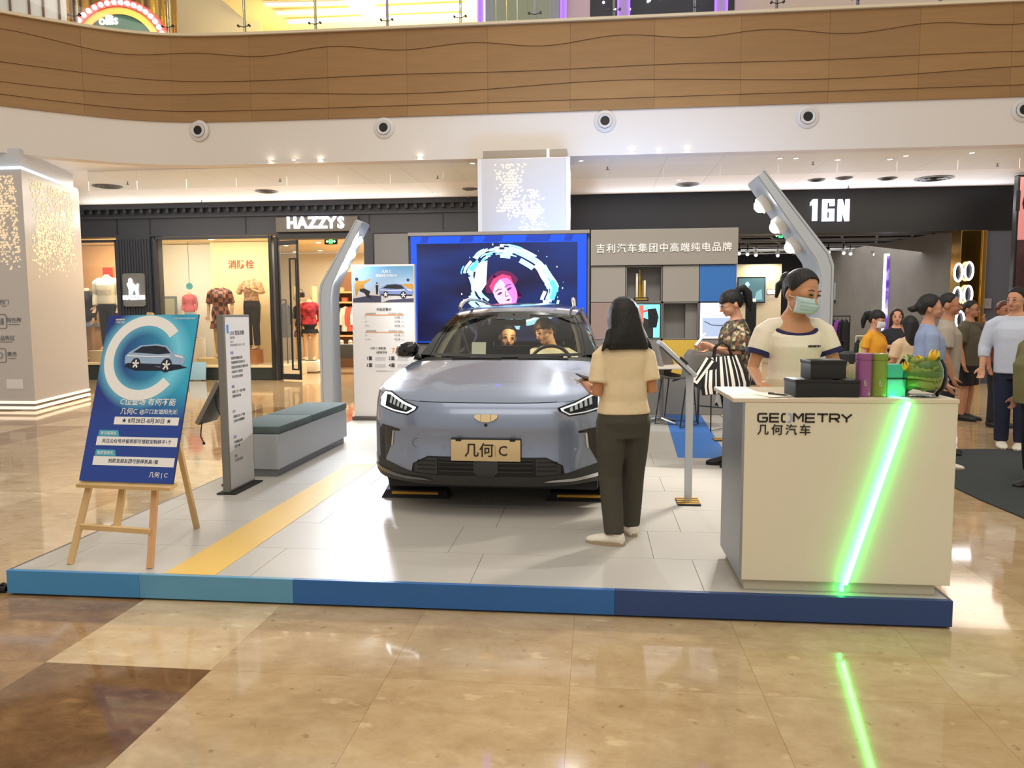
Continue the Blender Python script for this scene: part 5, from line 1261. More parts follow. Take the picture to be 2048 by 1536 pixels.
gr = patch(G, .004, 'grille', M_MTB)
for z in (.335, .365, .395, .42):
    patch([(-.33, z), (.33, z), (.33, z+.010), (-.33, z+.010)], .014, 'grille_bar', M_GLB, gr)
for P in ([(-.52, .322), (-.35, .312), (-.35, .428), (-.42, .428), (-.522, .378)],):
    for Q in (P, mir(P)):
        patch(Q, .010, 'grille_side', M_TRIMB, gr)
        for z in (.345, .375, .405):
            sg_ = 1 if Q is P else -1
            patch([(sg_*-.50, z), (sg_*-.36, z), (sg_*-.36, z+.006), (sg_*-.49, z+.006)], .014, 'grille_rib', M_MTB, gr)
patch([(-.085, .415), (.085, .415), (.085, .335), (.055, .307), (-.055, .307), (-.085, .335)], .02, 'radar_cover', M_TRIMB, gr)
LIP = [(-HW, .40), (-.80, .385), (-.66, .352), (-.54, .318), (-.36, .305), (.36, .305), (.54, .318), (.66, .352), (.80, .385), (HW, .40), (HW, .27), (.80, .245), (.47, .225), (-.47, .225), (-.80, .245), (-HW, .27)]
patch(LIP, .006, 'bumper_lip', M_TRIMB, step=.06, th=.03)
for s in (-1, 1):
    P = [(s*.40, .262), (s*.46, .276), (s*.62, .285), (s*.80, .315), (s*.89, .335), (s*.89, .308), (s*.80, .285), (s*.60, .262)]
    patch(P, .016, 'splitter', M_CHR if s > 0 else mat('splitter_shaded', (120, 120, 118), .3, .6))  # left side grey: shade painted into the same silver trim
    P = [(s*x, z) for x, z in [(.80, .640), (.715, .632), (.64, .618), (.645, .605), (.708, .605), (.718, .50), (.765, .43), (.785, .372), (.83, .39), (.835, .60)]]
    patch(P, .004, 'air_inlet', M_GLB)
    P = [(s*x, z) for x, z in [(.70, .60), (.69, .605), (.70, .50), (.715, .495)]]
    patch(P, .008, 'inlet_edge', M_CHR)
    O_ = [(s*x, z) for x, z in [(.80, .878), (.745, .880), (.62, .825), (.495, .784), (.508, .760), (.578, .722), (.70, .735), (.835, .762), (.845, .83)]]
    hl = patch(O_, .003, 'headlamp', M_GLB)
    D = [(s*x, z) for x, z in [(.80, .868), (.742, .868), (.62, .812), (.515, .779), (.525, .762), (.580, .734), (.70, .747), (.825, .773), (.832, .83)]]
    patch(D, .008, 'running_light', glow('drl_white', (240, 248, 255), 5.0 if s < 0 else 1.6) if False else (glow('drl_glare', (240, 248, 255), 5) if s < 0 else glow('drl_sheen', (226, 234, 244), .45)), hl)  # left glow paints in post lamp glare, right one chrome sheen
    I = [(s*x, z) for x, z in [(.775, .856), (.735, .853), (.62, .800), (.537, .774), (.543, .763), (.584, .742), (.69, .754), (.775, .773)]]
    patch(I, .013, 'lamp_inner', mat('lamp_dark', (30, 36, 38), .15, .4), hl)
    for k in range(5):
        x = .585+.033*k; zc_ = .758+.009*k
        patch([(s*x, zc_), (s*(x+.02), zc_+.006), (s*(x+.014), zc_+.034+.006*k), (s*(x-.004), zc_+.022+.006*k)], .017, 'lamp_projector', mat('lamp_lens', (196, 210, 214), .08, .8) if k % 2 == 0 else M_CHR, hl)
# badge, camera eye, sensors, plate
for P in ([(-.081, .727), (-.076, .738), (-.037, .741), (-.037, .693), (-.058, .702), (-.078, .716)], [(-.034, .741), (.034, .741), (.034, .691), (.0, .688), (-.034, .691)]):
    for Q in ([P] if P[0][0] > -.05 else [P, mir(P)]): patch(Q, .014, 'badge', M_GOLD, step=.2)
def ydisc(x, z, r, off, name, m): return MB().cyl((x, yf(x, z)-off, z), (x, yf(x, z)+.01, z), r, n=16).build(name, m, CAR, local=True)
ydisc(0, .667, .012, .006, 'front_camera', M_GLB)
for x in (-.304, .304): ydisc(x, .511, .014, .004, 'parking_sensor', M_BODY); 
for x in (-.62, .62): ydisc(x, .49, .012, .004, 'parking_sensor', M_BODY)
MB().tube([(-.506+.032*cos(2*pi*k/20), yf(-.506, .529)-.001+.004*cos(2*pi*k/20)*-1, .529+.032*sin(2*pi*k/20)) for k in range(20)], .0015, 5, closed=True).build('tow_cap', mat('tow_line', (80, 86, 96), .5), CAR, local=True)
pl = MB().box(-.25, .25, -.022, .01, .414, .575, .012).build('number_plate', M_BLACK, CAR, local=True)
MB().box(-.245, .245, -.027, -.02, .416, .566, .004).build('plate_sheet', M_GOLD, pl, local=True)
PFt = frame((0, -.0275, .487), (1, 0, 0), (0, 0, 1))
lt = MB(); lt.text('几何', .105, PFt @ Matrix.Translation((-.045, 0, 0)), d=.003, bold=.002); lt.text('C', .10, PFt @ Matrix.Translation((.122, .0, 0)), d=.003, bold=.001, sx=.95)
lt.build('plate_lettering', mat('plate_ink', (48, 34, 24), .5), pl, False, True)
MB().rect(.066, -.038, .069, .038, .002, T=PFt).build('plate_bar', mat('plate_bar', (150, 128, 90), .4, .5), pl, False, True)
for x in (-.19, .19): MB().box(x-.02, x+.02, -.03, -.01, .556, .578, .003).build('plate_clip', M_BLACK, pl, local=True)
# hood shut line
MB().tube([hood_pt(x, .0)+Vector((0, -.001, .0015)) for x in xs if abs(x) < .53], .0028, 5).build('hood_gap', M_MTB, CAR, local=True)
# underside, cowl, wipers
MB().box(-.78, .78, .25, 4.2, .16, .24, .03).build('underbody', M_MTB, CAR, local=True)
def ws_pt(u, v):
    q = abs(u); b = Vector((.665*u, 1.06+.19*q*q, 1.078+.006*q)); t_ = Vector((.55*u, 1.86+.09*q*q, 1.458-.035*q**2))
    p = b.lerp(t_, v); p += Vector((0, -.5, .75))*(.018*sin(pi*v)); p.x += u*.018*sin(pi*v); return p
us = [k/12 for k in range(-12, 13)]
grid([[hood_pt(HW*sin(pi/2*k/12)*0+HW*u, 1)+Vector((0, .004, -.006)) for u in us], [ws_pt(u*1.04, -.012)+Vector((0, .0, -.004)) for u in us], [ws_pt(u, .0)+Vector((0, .05, -.03)) for u in us]], 'cowl', M_MTB)
grid([[ws_pt(u, v/10) for u in us] for v in range(11)], 'windscreen', M_CGL)
fb = MB()
def frit(uu, v0, v1, o=.003):
    n = Vector((0, -.6, .8))*o; fb.loft([[ws_pt(u, v0)+n for u in uu], [ws_pt(u, (v0+v1)/2)+n for u in uu], [ws_pt(u, v1)+n for u in uu]], False, False)
frit(us, 0, .055); frit(us, .93, 1.0)
frit([k/12*.26 for k in range(-12, 13)], .80, .93)
for s in (-1, 1):
    U2 = [s*(.955+.045*k/4) for k in range(5)]
    fb.loft([[ws_pt(u, v/10)+Vector((0, -.0018, .0024)) for u in U2] for v in range(11)], False, False)
fo = fb.build('windscreen_border', M_GLB, CAR, local=True); 
for s in (-1, 1):
    R = []
    for v in range(11):
        q = v/10; a = ws_pt(s*1.0, q)+Vector((0, -.004, .006)); 
        ow = interp([(0, .125), (.15, .10), (.5, .055), (1, .045)], q)
        b_ = a+Vector((s*ow*.8, .10+.06*q, -.025)); c_ = a+Vector((s*ow*.35, .12, -.05)); m_ = a+Vector((s*ow*.75, .03, .004))
        R.append([a, m_, b_, c_] if s > 0 else [a, c_, b_, m_])
    MB().loft(R).build('front_pillar', M_GLB, CAR, local=True)
    w1, w2 = hood_pt(-.55*HW if s < 0 else .15*HW, 1), hood_pt(-.02*HW if s < 0 else .66*HW, 1)
    MB().tube([w1+Vector((0, .03, .012)), w1.lerp(w2, .5)+Vector((0, .035, .016)), w2+Vector((0, .03, .012))], .009, 6).build('wiper', M_BLACK, CAR, local=True)
# roof, rails, rear
def roof_pt(u, v):
    y = 1.87+.09*u*u*(1-v)+v*2.18; hw_ = interp([(0, .555), (.12, .60), (.5, .60), (1, .52)], v)
    zc_ = interp([(0, 1.462), (.08, 1.498), (.2, 1.53), (.35, 1.555), (.6, 1.545), (.8, 1.51), (1, 1.44)], v)
    return Vector((u*hw_, y, zc_-.045*abs(u)**2.4))
grid([[roof_pt(u, v/16) for u in us] for v in range(17)], 'roof', mat('roof_black', (30, 32, 36), .15, .2, coat=.6))
for s in (-1, 1):
    pts = [(s*.545, 2.02, 1.497), (s*.54, 2.08, 1.535), (s*.528, 2.2, 1.568), (s*.52, 2.4, 1.588), (s*.515, 2.9, 1.592), (s*.505, 3.4, 1.575), (s*.49, 3.75, 1.535), (s*.485, 3.82, 1.50)]
    MB().tube(pts, [(.014, .022), (.019, .022), (.016, .016), (.015, .015), (.015, .015), (.015, .015), (.016, .016), (.014, .014)], 8).build('roof_rail', mat('rail_silver', (226, 216, 204), .25, .7), CAR, local=True)
    # side glass and pillars
    def belt(y): ex, ez = Eedge(y); return Vector((s*(ex-.012), y, ez-.004))
    def cant(y): v = (y-1.9)/2.15; p = roof_pt(s*1.0, max(.02, min(1, v))); return Vector((p.x, y if y > 1.95 else 1.97, p.z-.012))
    for a, b, nm, m in ((1.32, 2.30, 'side_window', M_CGL), (2.30, 2.40, 'door_pillar', M_GLB), (2.40, 3.24, 'side_window', M_CGL), (3.24, 3.32, 'door_pillar', M_GLB), (3.32, 3.82, 'quarter_window', M_GLB)):
        R = []
        for k in range(7):
            y = a+(b-a)*k/6
            p, q = belt(y), cant(y)
            if y < 1.98: 
                t_ = max(0.02, (y-1.25)/.73); q = ws_pt(s*1.0, min(1, t_))+Vector((s*.04, .1, -.02))
            R.append([p, p.lerp(q, .5)+Vector((s*.02, 0, 0)), q])
        grid(R, nm, m, flip=s > 0)
    MB().tube([cant(y)+Vector((s*.004, 0, .004)) for y in (1.98, 2.4, 2.9, 3.4, 3.9)], .016, 6).build('cant_rail', M_GLB, CAR, local=True)
    # door mirrors
    mc = Vector((s*.893, 1.40, 1.128)); rings = []
    for k, (dy, sx, sz) in enumerate(((-.075, .35, .4), (-.06, .75, .78), (-.02, 1, 1), (.04, .98, .96), (.06, .9, .86))):
        rings.append([mc+Vector((sx*.098*(abs(cos(2*pi*j/16))**.75)*(1 if cos(2*pi*j/16) > 0 else -1)*(1)+s*.012*sz, dy, sz*.072*(abs(sin(2*pi*j/16))**.8)*(1 if sin(2*pi*j/16) > 0 else -1)-.012*(s*cos(2*pi*j/16)))) for j in range(16)])
    mm = MB().loft(rings).build('door_mirror', M_GLB, CAR, local=True)
    MB().tube([(s*.84, 1.40, 1.075), (s*.80, 1.41, 1.055), (s*.765, 1.42, 1.045)], [.035, .03, .035], 8).build('mirror_foot', M_GLB, mm, local=True)
    MB().ball((s*.965, 1.335, 1.165), (.016, .012, .008), 8, 6).build('indicator', mat('mirror_indicator', (226, 226, 226), .2), mm, local=True)
# rear end
rr_ = []
for v in range(11):
    q = v/10; z = .25+.86*q; yy = 4.36-.06*(1-q)**2+.03*sin(pi*q)-.12*max(0, q-.8)/.2
    rr_.append([Vector((u*interp([(0, .74), (.5, .76), (1, .68)], q), yy-.22*abs(u)**4, z)) for u in us])
grid(rr_, 'tailgate', M_BODY, flip=True)
grid([[Vector((u*interp([(0, .50), (1, .66)], v/6), 4.04+.26*v/6-.10*abs(u)**3, 1.44-.34*v/6-.03*abs(u)**2)) for u in us] for v in range(7)], 'rear_window', M_CGL, flip=False)
for s in (-1, 1):
    MB().box(s*.45, s*.70, 4.24, 4.36, .86, .96, .02).build('tail_lamp', mat('tail_red', (140, 16, 20), .2), CAR, local=True)
    R = [[Vector((s*.70, 3.80, 1.09)), Vector((s*.52, 3.85, 1.47))], [Vector((s*.68, 4.12, 1.11)), Vector((s*.50, 4.03, 1.41))], [Vector((s*.66, 4.28, 1.10)), Vector((s*.56, 4.14, 1.30))]]
    grid(R, 'rear_pillar', M_BODY, flip=s > 0)
# wheels
for s in (-1, 1):
    for a in AX:
        T_ = Matrix.Translation((s*.79, a, AZ)) @ Matrix.Rotation(s*pi/2, 4, 'Y')
        wl_ = MB().lathe([(.21, -.10), (.30, -.11), (.325, -.09), (.33, -.05), (.33, .05), (.325, .09), (.30, .11), (.225, .105), (.215, .06), (.21, 0)], 36, T=T_, cap=False).build('wheel', mat('tyre_rubber', (24, 24, 25), .75), CAR, local=True)
        MB().lathe([(.0, .05), (.05, .075), (.06, .06), (.20, .085), (.222, .10), (.222, -.1), (.2, -.1)], 28, T=T_, cap=False).build('rim', M_DSTEEL, wl_, local=True)
        for k in range(5):
            R_ = T_ @ Matrix.Rotation(2*pi*k/5, 4, 'Z'); MB().box(.05, .212, -.028, .028, .07, .1, .008, T=R_).build('spoke', M_STEEL, wl_, local=True)
# cabin
M_SEAT = mat('seat_dark', (40, 42, 44), .6); M_LINER = mat('cabin_liner', (168, 164, 150), .8); M_DASH = mat('dashboard', (34, 36, 36), .5)
grid([[Vector((u*.64, y, z-.03*abs(u)**3)) for u in us] for y, z in ((1.14, 1.035), (1.30, 1.055), (1.62, 1.035), (1.74, .98), (1.78, .86))], 'dashboard', M_DASH)
cs = MB().box(-.20, .16, 1.66, 1.69, 1.015, 1.155, .008).build('centre_screen', M_GLB, CAR, local=True)
MB().box(.20, .46, 1.60, 1.70, 1.03, 1.075, .01).build('instrument_hood', M_DASH, CAR, local=True)
wc = Vector((.335, 1.86, .985)); RW = Matrix.Rotation(radians(-24), 3, 'X'); rw = .185
sw = MB().tube([wc+RW @ Vector((rw*cos(2*pi*k/28), 0, rw*.92*sin(2*pi*k/28))) for k in range(28)], .017, 8, closed=True).build('steering_wheel', mat('wheel_leather', (40, 38, 36), .5), CAR, local=True)
MB().ball(wc+Vector((0, .0, -.01)), (.07, .03, .055), 12, 8).build('wheel_hub', M_DASH, sw, local=True)
for a in (0, pi, -pi/2):
    MB().tube([wc+RW @ Vector((.05*cos(a), 0, .05*sin(a))), wc+RW @ Vector((rw*cos(a), 0, rw*.92*sin(a)))], .014, 6).build('wheel_spoke', M_DASH, sw, local=True)
MB().cyl(wc+Vector((0, 0, -.02)), (.335, 1.62, .92), .03, n=10).build('steering_column', M_DASH, CAR, local=True)
def seat(x, y, nm='car_seat', wd=.25):
    st_ = MB().box(x-wd, x+wd, y-.50, y+.06, .42, .60, .05).build(nm, M_SEAT, CAR, local=True)
    T_ = Matrix.Translation((x, y+.02, .56)) @ Matrix.Rotation(radians(-16), 4, 'X')
    MB().box(-wd, wd, -.06, .08, 0, .58, .05, T=T_).build('seat_back', M_SEAT, st_, local=True)
    if wd < .3:
        MB().box(-.13, .13, -.05, .05, .62, .80, .04, T=T_).build('headrest', M_SEAT, st_, local=True)
        for k in (-.05, .05): MB().cyl(T_ @ Vector((k, 0, .56)), T_ @ Vector((k, 0, .66)), .008, n=6).build('headrest_rod', M_STEEL, st_, local=True)
    else:
        for k in (-.38, .38): MB().box(k-.12, k+.12, -.05, .05, .57, .70, .03, T=T_).build('headrest', M_SEAT, st_, local=True)
seat(-.36, 2.50); seat(.36, 2.58); seat(0, 3.35, 'rear_bench', .60)
grid([[roof_pt(u*.97, v/8)+Vector((0, .03, -.03)) for u in us] for v in range(9)], 'headliner', M_LINER, flip=True)
for s in (-1, 1):
    MB().box(s*.10, s*.50, 1.93, 2.08, 1.405, 1.42, .006).build('sun_visor', mat('visor_beige', (176, 168, 146), .7), CAR, local=True)
    R = []
    for v in range(8):
        a = ws_pt(s*.975, v/7)+Vector((0, .05, -.02)); R.append([a, a+Vector((s*-.045, .06, -.02)), a+Vector((s*.02, .10, -.03))])
    MB().loft(R).build('pillar_trim', M_LINER, CAR, local=True)
    MB().box(s*.60, s*.72, 1.40, 3.75, .45, 1.02, .04).build('door_card', M_SEAT, CAR, local=True)
    MB().tube([(s*.69, 2.36, 1.0), (s*.63, 2.42, 1.25), (s*.56, 2.46, 1.43)], [.05, .035, .03], 8).build('inner_pillar', M_LINER, CAR, local=True)
    MB().tube([(s*.61, 2.36, 1.36), (s*.55, 2.45, 1.1), (s*.50, 2.5, .95)], .012, 6).build('seat_belt', mat('belt_grey', (150, 150, 140), .6), CAR, local=True)
area_d = bpy.data.lights.new('cabin_fill_light', 'AREA'); area_d.size = .12; area_d.energy = 2.6; area_d.color = (1, .9, .72)  # lit dome lamp added to brighten the cabin and its people
area_o = bpy.data.objects.new('cabin_fill_light', area_d); COL.objects.link(area_o); area_o.parent = CAR; area_o.location = (0, 1.99, 1.405); area_o.rotation_euler = (radians(25), 0, 0)
MB().box(-.07, .07, 1.96, 2.03, 1.41, 1.425, .006).build('cabin_fill_lamp', glow('cabin_fill_glow', (255, 236, 200), 3), CAR, local=True)  # glowing lens that goes with the added cabin light
im = MB().box(-.11, .11, 1.80, 1.83, 1.33, 1.39, .012).build('rear_view_mirror', M_GLB, CAR, local=True)
MB().box(-.1, .1, 1.83, 1.834, 1.337, 1.383).build('mirror_glass', mat('mirror_sheet', (190, 206, 210), .12, .7), im, local=True)
MB().tube([(0, 1.80, 1.39), (0, 1.80, 1.44)], .012, 6).build('mirror_stem', M_BLACK, im, local=True)
MB().box(-.72, .72, 1.2, 4.2, .24, .42).build('cabin_floor', M_MTB, CAR, local=True)
MB().box(-.09, .09, 1.75, 2.7, .42, .66, .03).build('centre_console', M_DASH, CAR, local=True)

# wheel chocks in front of the front tyres
for i, (x, lab) in enumerate(((-1.40, 'black rubber wheel chock with a yellow strip before the left front tyre'), (-.10, 'black rubber wheel chock with a yellow strip beside the standing woman'))):
    t = thing('wheel_chock', lab, 'wheel chock', (x, 5.86, PZ), 0, 'wheel chocks')
    mb = MB(); mb.loft([[Vector((sx*.27, -.03, 0)), Vector((sx*.24, .0, .06)), Vector((sx*.24, .09, .085)), Vector((sx*.27, .14, 0))] for sx in (-1, 1)])
    mb.build('block', mat('rubber_black', (24, 24, 25), .6), t, local=True)
    MB().box(-.185, .185, -.02, .02, .026, .045, .003, T=Matrix.Translation((0, -.012, .005))).build('yellow_strip', mat('chock_yellow', (206, 150, 50), .5), t, local=True)
# ============================================================ reception counter
CT = thing('reception_counter', 'cream white reception counter with a slanting green light strip', 'counter', (1.26, 4.28, PZ))
M_CTR = mat('counter_cream', (222, 214, 192), .45, var=.015, vscale=2)
kx0, kx1, ky0, ky1, kz0, kz1 = .747, 1.782, 3.98, 4.58, .205, 1.128
MB().box(kx0+.012, kx1, ky0, ky1, kz0, kz1, .004).build('body', M_CTR, CT, False)
MB().box(kx0, kx0+.012, ky0+.004, ky1, kz0, kz1).build('side_sheet', mat('counter_silver', (150, 156, 164), .32, .5), CT, False)
MB().box(kx0+.03, kx1-.06, ky0+.03, ky1-.02, PZ, kz0, .004).build('plinth', mat('plinth_cream', (196, 188, 166), .5), CT, False)
MB().box(kx0-.05, kx1+.005, ky0-.003, ky1+.03, kz1, kz1+.022, .004).build('worktop', mat('worktop_cream', (216, 202, 178), .5), CT, False)
CZT = kz1+.022
M_GREEN = mat('green_led', (90, 255, 140), .4, emis=15, ecol=(56, 255, 112))
a, b = at(1815, 797, Y=ky0-.004), at(1687, 1174, Y=ky0-.004)
TCf = frame((0, ky0-.012, 0), (1, 0, 0), (0, 0, 1))
MB().stroke([(a.x, kz1+.01), (b.x, kz0)], .030, .010, T=TCf).build('light_strip', M_GREEN, CT, False)
MB().stroke([(a.x, kz1+.01), (b.x, kz0)], .017, .004, T=TCf @ Matrix.Translation((0, 0, .0102))).build('strip_core', glow('strip_core', (214, 255, 226), 4), CT, False)
MB().stroke([(b.x, kz0), (b.x-.004, PZ+.01)], .016, .012, T=frame((0, ky0+.02, 0), (1, 0, 0), (0, 0, 1))).build('light_strip', M_GREEN, CT, False)
MB().stroke([(a.x, ky0-.004), (a.x-.10, ky0+.28), (a.x-.16, ky1)], .024, .004, T=Matrix.Translation((0, 0, CZT))).build('light_strip', M_GREEN, CT, False)
GL = {'G': [[(1.1, 1), (.14, 1), (0, .84), (0, .16), (.14, 0), (.96, 0), (1.1, .16), (1.1, .5), (.5, .5)]], 'E': [[(1.1, 1), (0, 1), (0, 0), (1.1, 0)], [(0, .5), (1.05, .5)]],
      'O': [[(.45, 1), (.14, 1), (0, .84), (0, .16), (.14, 0), (.45, 0)]], 'M': [[(0, 0), (0, 1), (.12, 1), (.55, .45), (.98, 1), (1.1, 1), (1.1, 0)]], 'T': [[(-.1, 1), (1.2, 1)], [(.55, 1), (.55, 0)]],
      'R': [[(0, 0), (0, 1), (.96, 1), (1.1, .86), (1.1, .6), (.96, .45), (0, .45)], [(.6, .45), (1.1, 0)]], 'Y': [[(-.05, 1), (.55, .48), (1.15, 1)], [(.55, .48), (.55, 0)]]}
p0_, p1_ = at(1516, 843, Y=ky0-.001), at(1706, 827, Y=ky0-.001); uw = (p1_.x-p0_.x)/12.0; lh = .040
M_INK = mat('ink_black', (28, 26, 28), .5)
for i, ch in enumerate('GEOMETRY'):
    mb = MB(); X_ = p0_.x+uw*1.52*i
    for s_ in GL[ch]: mb.stroke([(X_+x*uw*1.05, p0_.z+y*lh) for x, y in s_], .0085, .002, T=frame((0, ky0-.001, 0), (1, 0, 0), (0, 0, 1)))
    _o = mb.build('letter', M_INK, CT, False)
    if ch == 'O':
        mb = MB(); mb.stroke([(X_+x*uw*1.05, p0_.z+y*lh) for x, y in [(.75, 1), (1.0, 1), (1.14, .84), (1.14, .16), (1.0, 0), (.75, 0)]], .0085, .002, T=frame((0, ky0-.001, 0), (1, 0, 0), (0, 0, 1)))
        mb.build('letter_half', mat('ink_pale_blue', (150, 176, 206), .5), CT, False)
for i, ch in enumerate('几何汽车'):
    p = at(1526+28*i, 860.5+.3*i, Y=ky0-.001)
    MB().text(ch, .058, frame((p.x, ky0-.002, p.z), (1, 0, 0), (0, 0, 1)), d=.002, bold=.0016).build('character', M_INK, CT, False)
# things on the counter
def onc(px, py, Y): q = at(px, py, Y=Y); return q.x
def gift_box(x0, x1, y0_, z0, h, d, lab, rz):
    t = thing('black_box', lab, 'box', ((x0+x1)/2, y0_+d/2, z0), rz, 'black boxes on the counter'); w_ = (x1-x0)/2
    MB().box(-w_, w_, -d/2, d/2, 0, h*.86, .003).build('tray', mat('box_black', (28, 30, 32), .5), t, local=True)
    MB().box(-w_-.003, w_+.003, -d/2-.003, d/2+.003, h*.80, h, .003).build('lid', mat('box_lid', (24, 26, 28), .45), t, local=True)
    return t
gift_box(onc(1585, 780, 4.04), onc(1660, 780, 4.04), 4.03, CZT, .092, .16, 'black box at the bottom left of the pile on the counter', .12)
gift_box(onc(1664, 780, 4.04), onc(1720, 780, 4.04), 4.04, CZT, .088, .15, 'black box at the bottom right of the pile on the counter', -.05)
gift_box(onc(1617, 740, 4.06), onc(1690, 740, 4.06), 4.05, CZT+.0925, .095, .15, 'black box lying on top of two others on the counter', .08)
def tumbler(px, Y, r, h, col, lab):
    t = thing('tumbler', lab, 'tumbler', (onc(px, 760, Y), Y, CZT), 0, 'tall tumblers on the counter')
    m = mat('tumbler_%d' % col[0], col, .3, coat=.4)
    MB().lathe([(0, 0), (r*.9, 0), (r, .004), (r, h*.84), (r*.98, h*.845), (0, h*.845)], 28).build('body', m, t, local=True)
    MB().lathe([(0, h*.85), (r*1.03, h*.85), (r*1.04, h*.86), (r*1.04, h*.985), (r*.96, h), (0, h)], 28).build('lid', m, t, local=True)
    MB().lathe([(r*.95, h*.842), (r*1.0, h*.842), (r*1.0, h*.852), (r*.95, h*.852)], 28).build('seam_ring', mat('seam_dark', (40, 44, 36), .5), t, local=True)
    TT_ = frame((0, -r-.0005, h*.3), (1, 0, 0), (0, 0, 1))
    mb = MB(); mb.stroke([(-.008, .02), (-.008, -.005), (-.003, -.01), (.002, -.005), (.002, .012)], .002, .001, T=TT_); mb.stroke([(-.005, .0), (-.005, .02)], .0015, .001, T=TT_)
    mb.build('printed_mark', mat('mark_pale', (206, 200, 176), .5), t, False, True)
tumbler(1727, 4.10, .040, .222, (142, 78, 132), 'tall violet tumbler on the counter beside the black boxes')
tumbler(1757, 4.10, .040, .220, (122, 142, 46), 'tall green tumbler on the counter between violet tumbler and teal box')
pz = thing('plush_ball', 'beige fluffy round toy half hidden behind the black boxes', 'soft toy', (onc(1703, 740, 4.35), 4.35, CZT))
MB().ball((0, 0, .075), (.072, .07, .075), 18, 12).build('body', mat('plush_beige', (190, 172, 140), .95, bump=.9, bscale=160), pz, local=True)
MB().ball((-.03, 0, .145), (.02, .016, .02), 10, 8).build('ear', mat('plush_beige', (190, 172, 140), .95), pz, local=True)
MB().ball((.03, 0, .145), (.02, .016, .02), 10, 8).build('ear', mat('plush_beige', (190, 172, 140), .95), pz, local=True)
tb_ = thing('teal_box', 'teal gift box with a lid beside the bouquet, lit by the green strip', 'box', (onc(1787, 770, 4.12), 4.12, CZT))
MB().box(-.045, .045, -.04, .04, 0, .10, .004).build('body', mat('teal_acrylic', (110, 214, 200), .3), tb_, local=True)
MB().box(-.048, .048, -.043, .043, .095, .165, .004).build('lid', mat('teal_lid', (64, 176, 150), .4), tb_, local=True)
MB().box(-.049, .049, -.044, .044, .09, .098).build('dark_band', mat('teal_dark', (18, 60, 56), .5), tb_, local=True)
# bouquet: yellow tulips, curled leaves, clear round vase
bq = thing('bouquet', 'yellow tulips with curled green leaves in a clear round vase on the counter', 'bouquet', (onc(1843, 760, 4.12), 4.12, CZT))
br = .118
MB().lathe([(.05, .0), (.08, .004), (br*.93, .05), (br, .105), (br*.96, .15), (br*.8, .19), (br*.78, .19), (br*.94, .15), (br*.98, .105), (br*.9, .052), (.07, .008), (0, .006)], 32).build('vase', glass('vase_glass', clear=.98, thin=1.18), bq, local=True)
rs = random.Random(21); lg = [mat('leaf_%d' % k, c, .4) for k, c in enumerate([(92, 126, 44), (128, 152, 58), (70, 100, 38), (150, 168, 80)])]
for k in range(16):
    z = .028+.0095*k; r1 = br*.80*sqrt(max(.12, 1-((z-.105)/.125)**2)); a0 = rs.uniform(0, 6.28)
    pts = [(r1*cos(a0+2.9*t/10), r1*sin(a0+2.9*t/10), z+.014*sin(t*.6)+.003*t) for t in range(11)]
    MB().tube(pts, [(.004, .005+.019*sin(pi*min(1, (t+.5)/10.5))) for t in range(11)], 8).build('leaf', lg[k % 4], bq, local=True)
for k in range(7):
    a0 = .9*k; q = .05
    MB().tube([(q*cos(a0), q*sin(a0), .09), (q*1.3*cos(a0), q*1.3*sin(a0), .15), (.085*cos(a0), .085*sin(a0), .205)], [(.005, .018), (.005, .024), (.002, .004)], 8).build('leaf', lg[k % 4], bq, local=True)
for k, (px, py, s_, tl) in enumerate(((1868, 712, 1, .25), (1838, 722, .95, -.5), (1812, 733, .8, -.3))):
    q = at(px, py, Y=4.08)-bq.location
    MB().tube([(q.x*.4, .0, .06), (q.x*.7, -.01, .12), (q.x, q.y, q.z-.02*s_)], .005, 6).build('stem', lg[1], bq, local=True)
    Rt = Matrix.Rotation(tl, 4, 'Y'); fl_ = None
    for j in range(6):
        th = 2*pi*j/6; rr_ = []
        for i in range(7):
            t = i/6; rad = .026*s_*sin(pi*(.18+.62*t)); z = -.03*s_+.062*s_*t; wv = .55*sin(pi*min(.97, .15+.85*t))
            rr_.append([Vector((rad*cos(th+wv*e), rad*sin(th+wv*e), z)) for e in (-1, -.5, 0, .5, 1)]+[Vector((rad*.9*cos(th+wv*e), rad*.9*sin(th+wv*e), z)) for e in (1, .5, 0, -.5, -1)])
        MB().loft(rr_, T=Matrix.Translation(q) @ Rt).build('petal', mat('tulip_yellow', (238, 200, 50), .5) if j % 2 else mat('tulip_deep', (228, 178, 46), .5), bq, local=True)
# papers and pen
pa = thing('paper_sheets', 'white paper sheets spread on the left end of the counter', 'paper', (.84, 4.2, CZT))
for k, (dx, dy, r_, c) in enumerate(((-.035, -.12, .05, (232, 222, 204)), (.02, -.02, -.1, (236, 226, 210)), (.12, -.1, .35, (230, 222, 208)))):
    MB().box(-.105, .105, -.075, .075, 0, .0012, T=Matrix.Translation((dx, dy, .0005+.0014*k)) @ Matrix.Rotation(r_, 4, 'Z')).build('sheet', mat('paper_%d' % k, c, .7), pa, local=True)
pn = thing('pen', 'dark pen lying on the paper sheets at the counter end', 'pen', (onc(1556, 780, 4.08), 4.08, CZT+.01), -.9)
MB().cyl((-.06, 0, 0), (.05, 0, 0), .0045, .0045, 10).build('barrel', mat('pen_dark', (70, 56, 40), .3), pn, local=True); MB().cyl((.05, 0, 0), (.066, 0, 0), .0045, .001, 10).build('tip', M_STEEL, pn, local=True); MB().box(-.06, -.025, -.001, .001, .004, .008).build('clip', M_STEEL, pn, local=True)

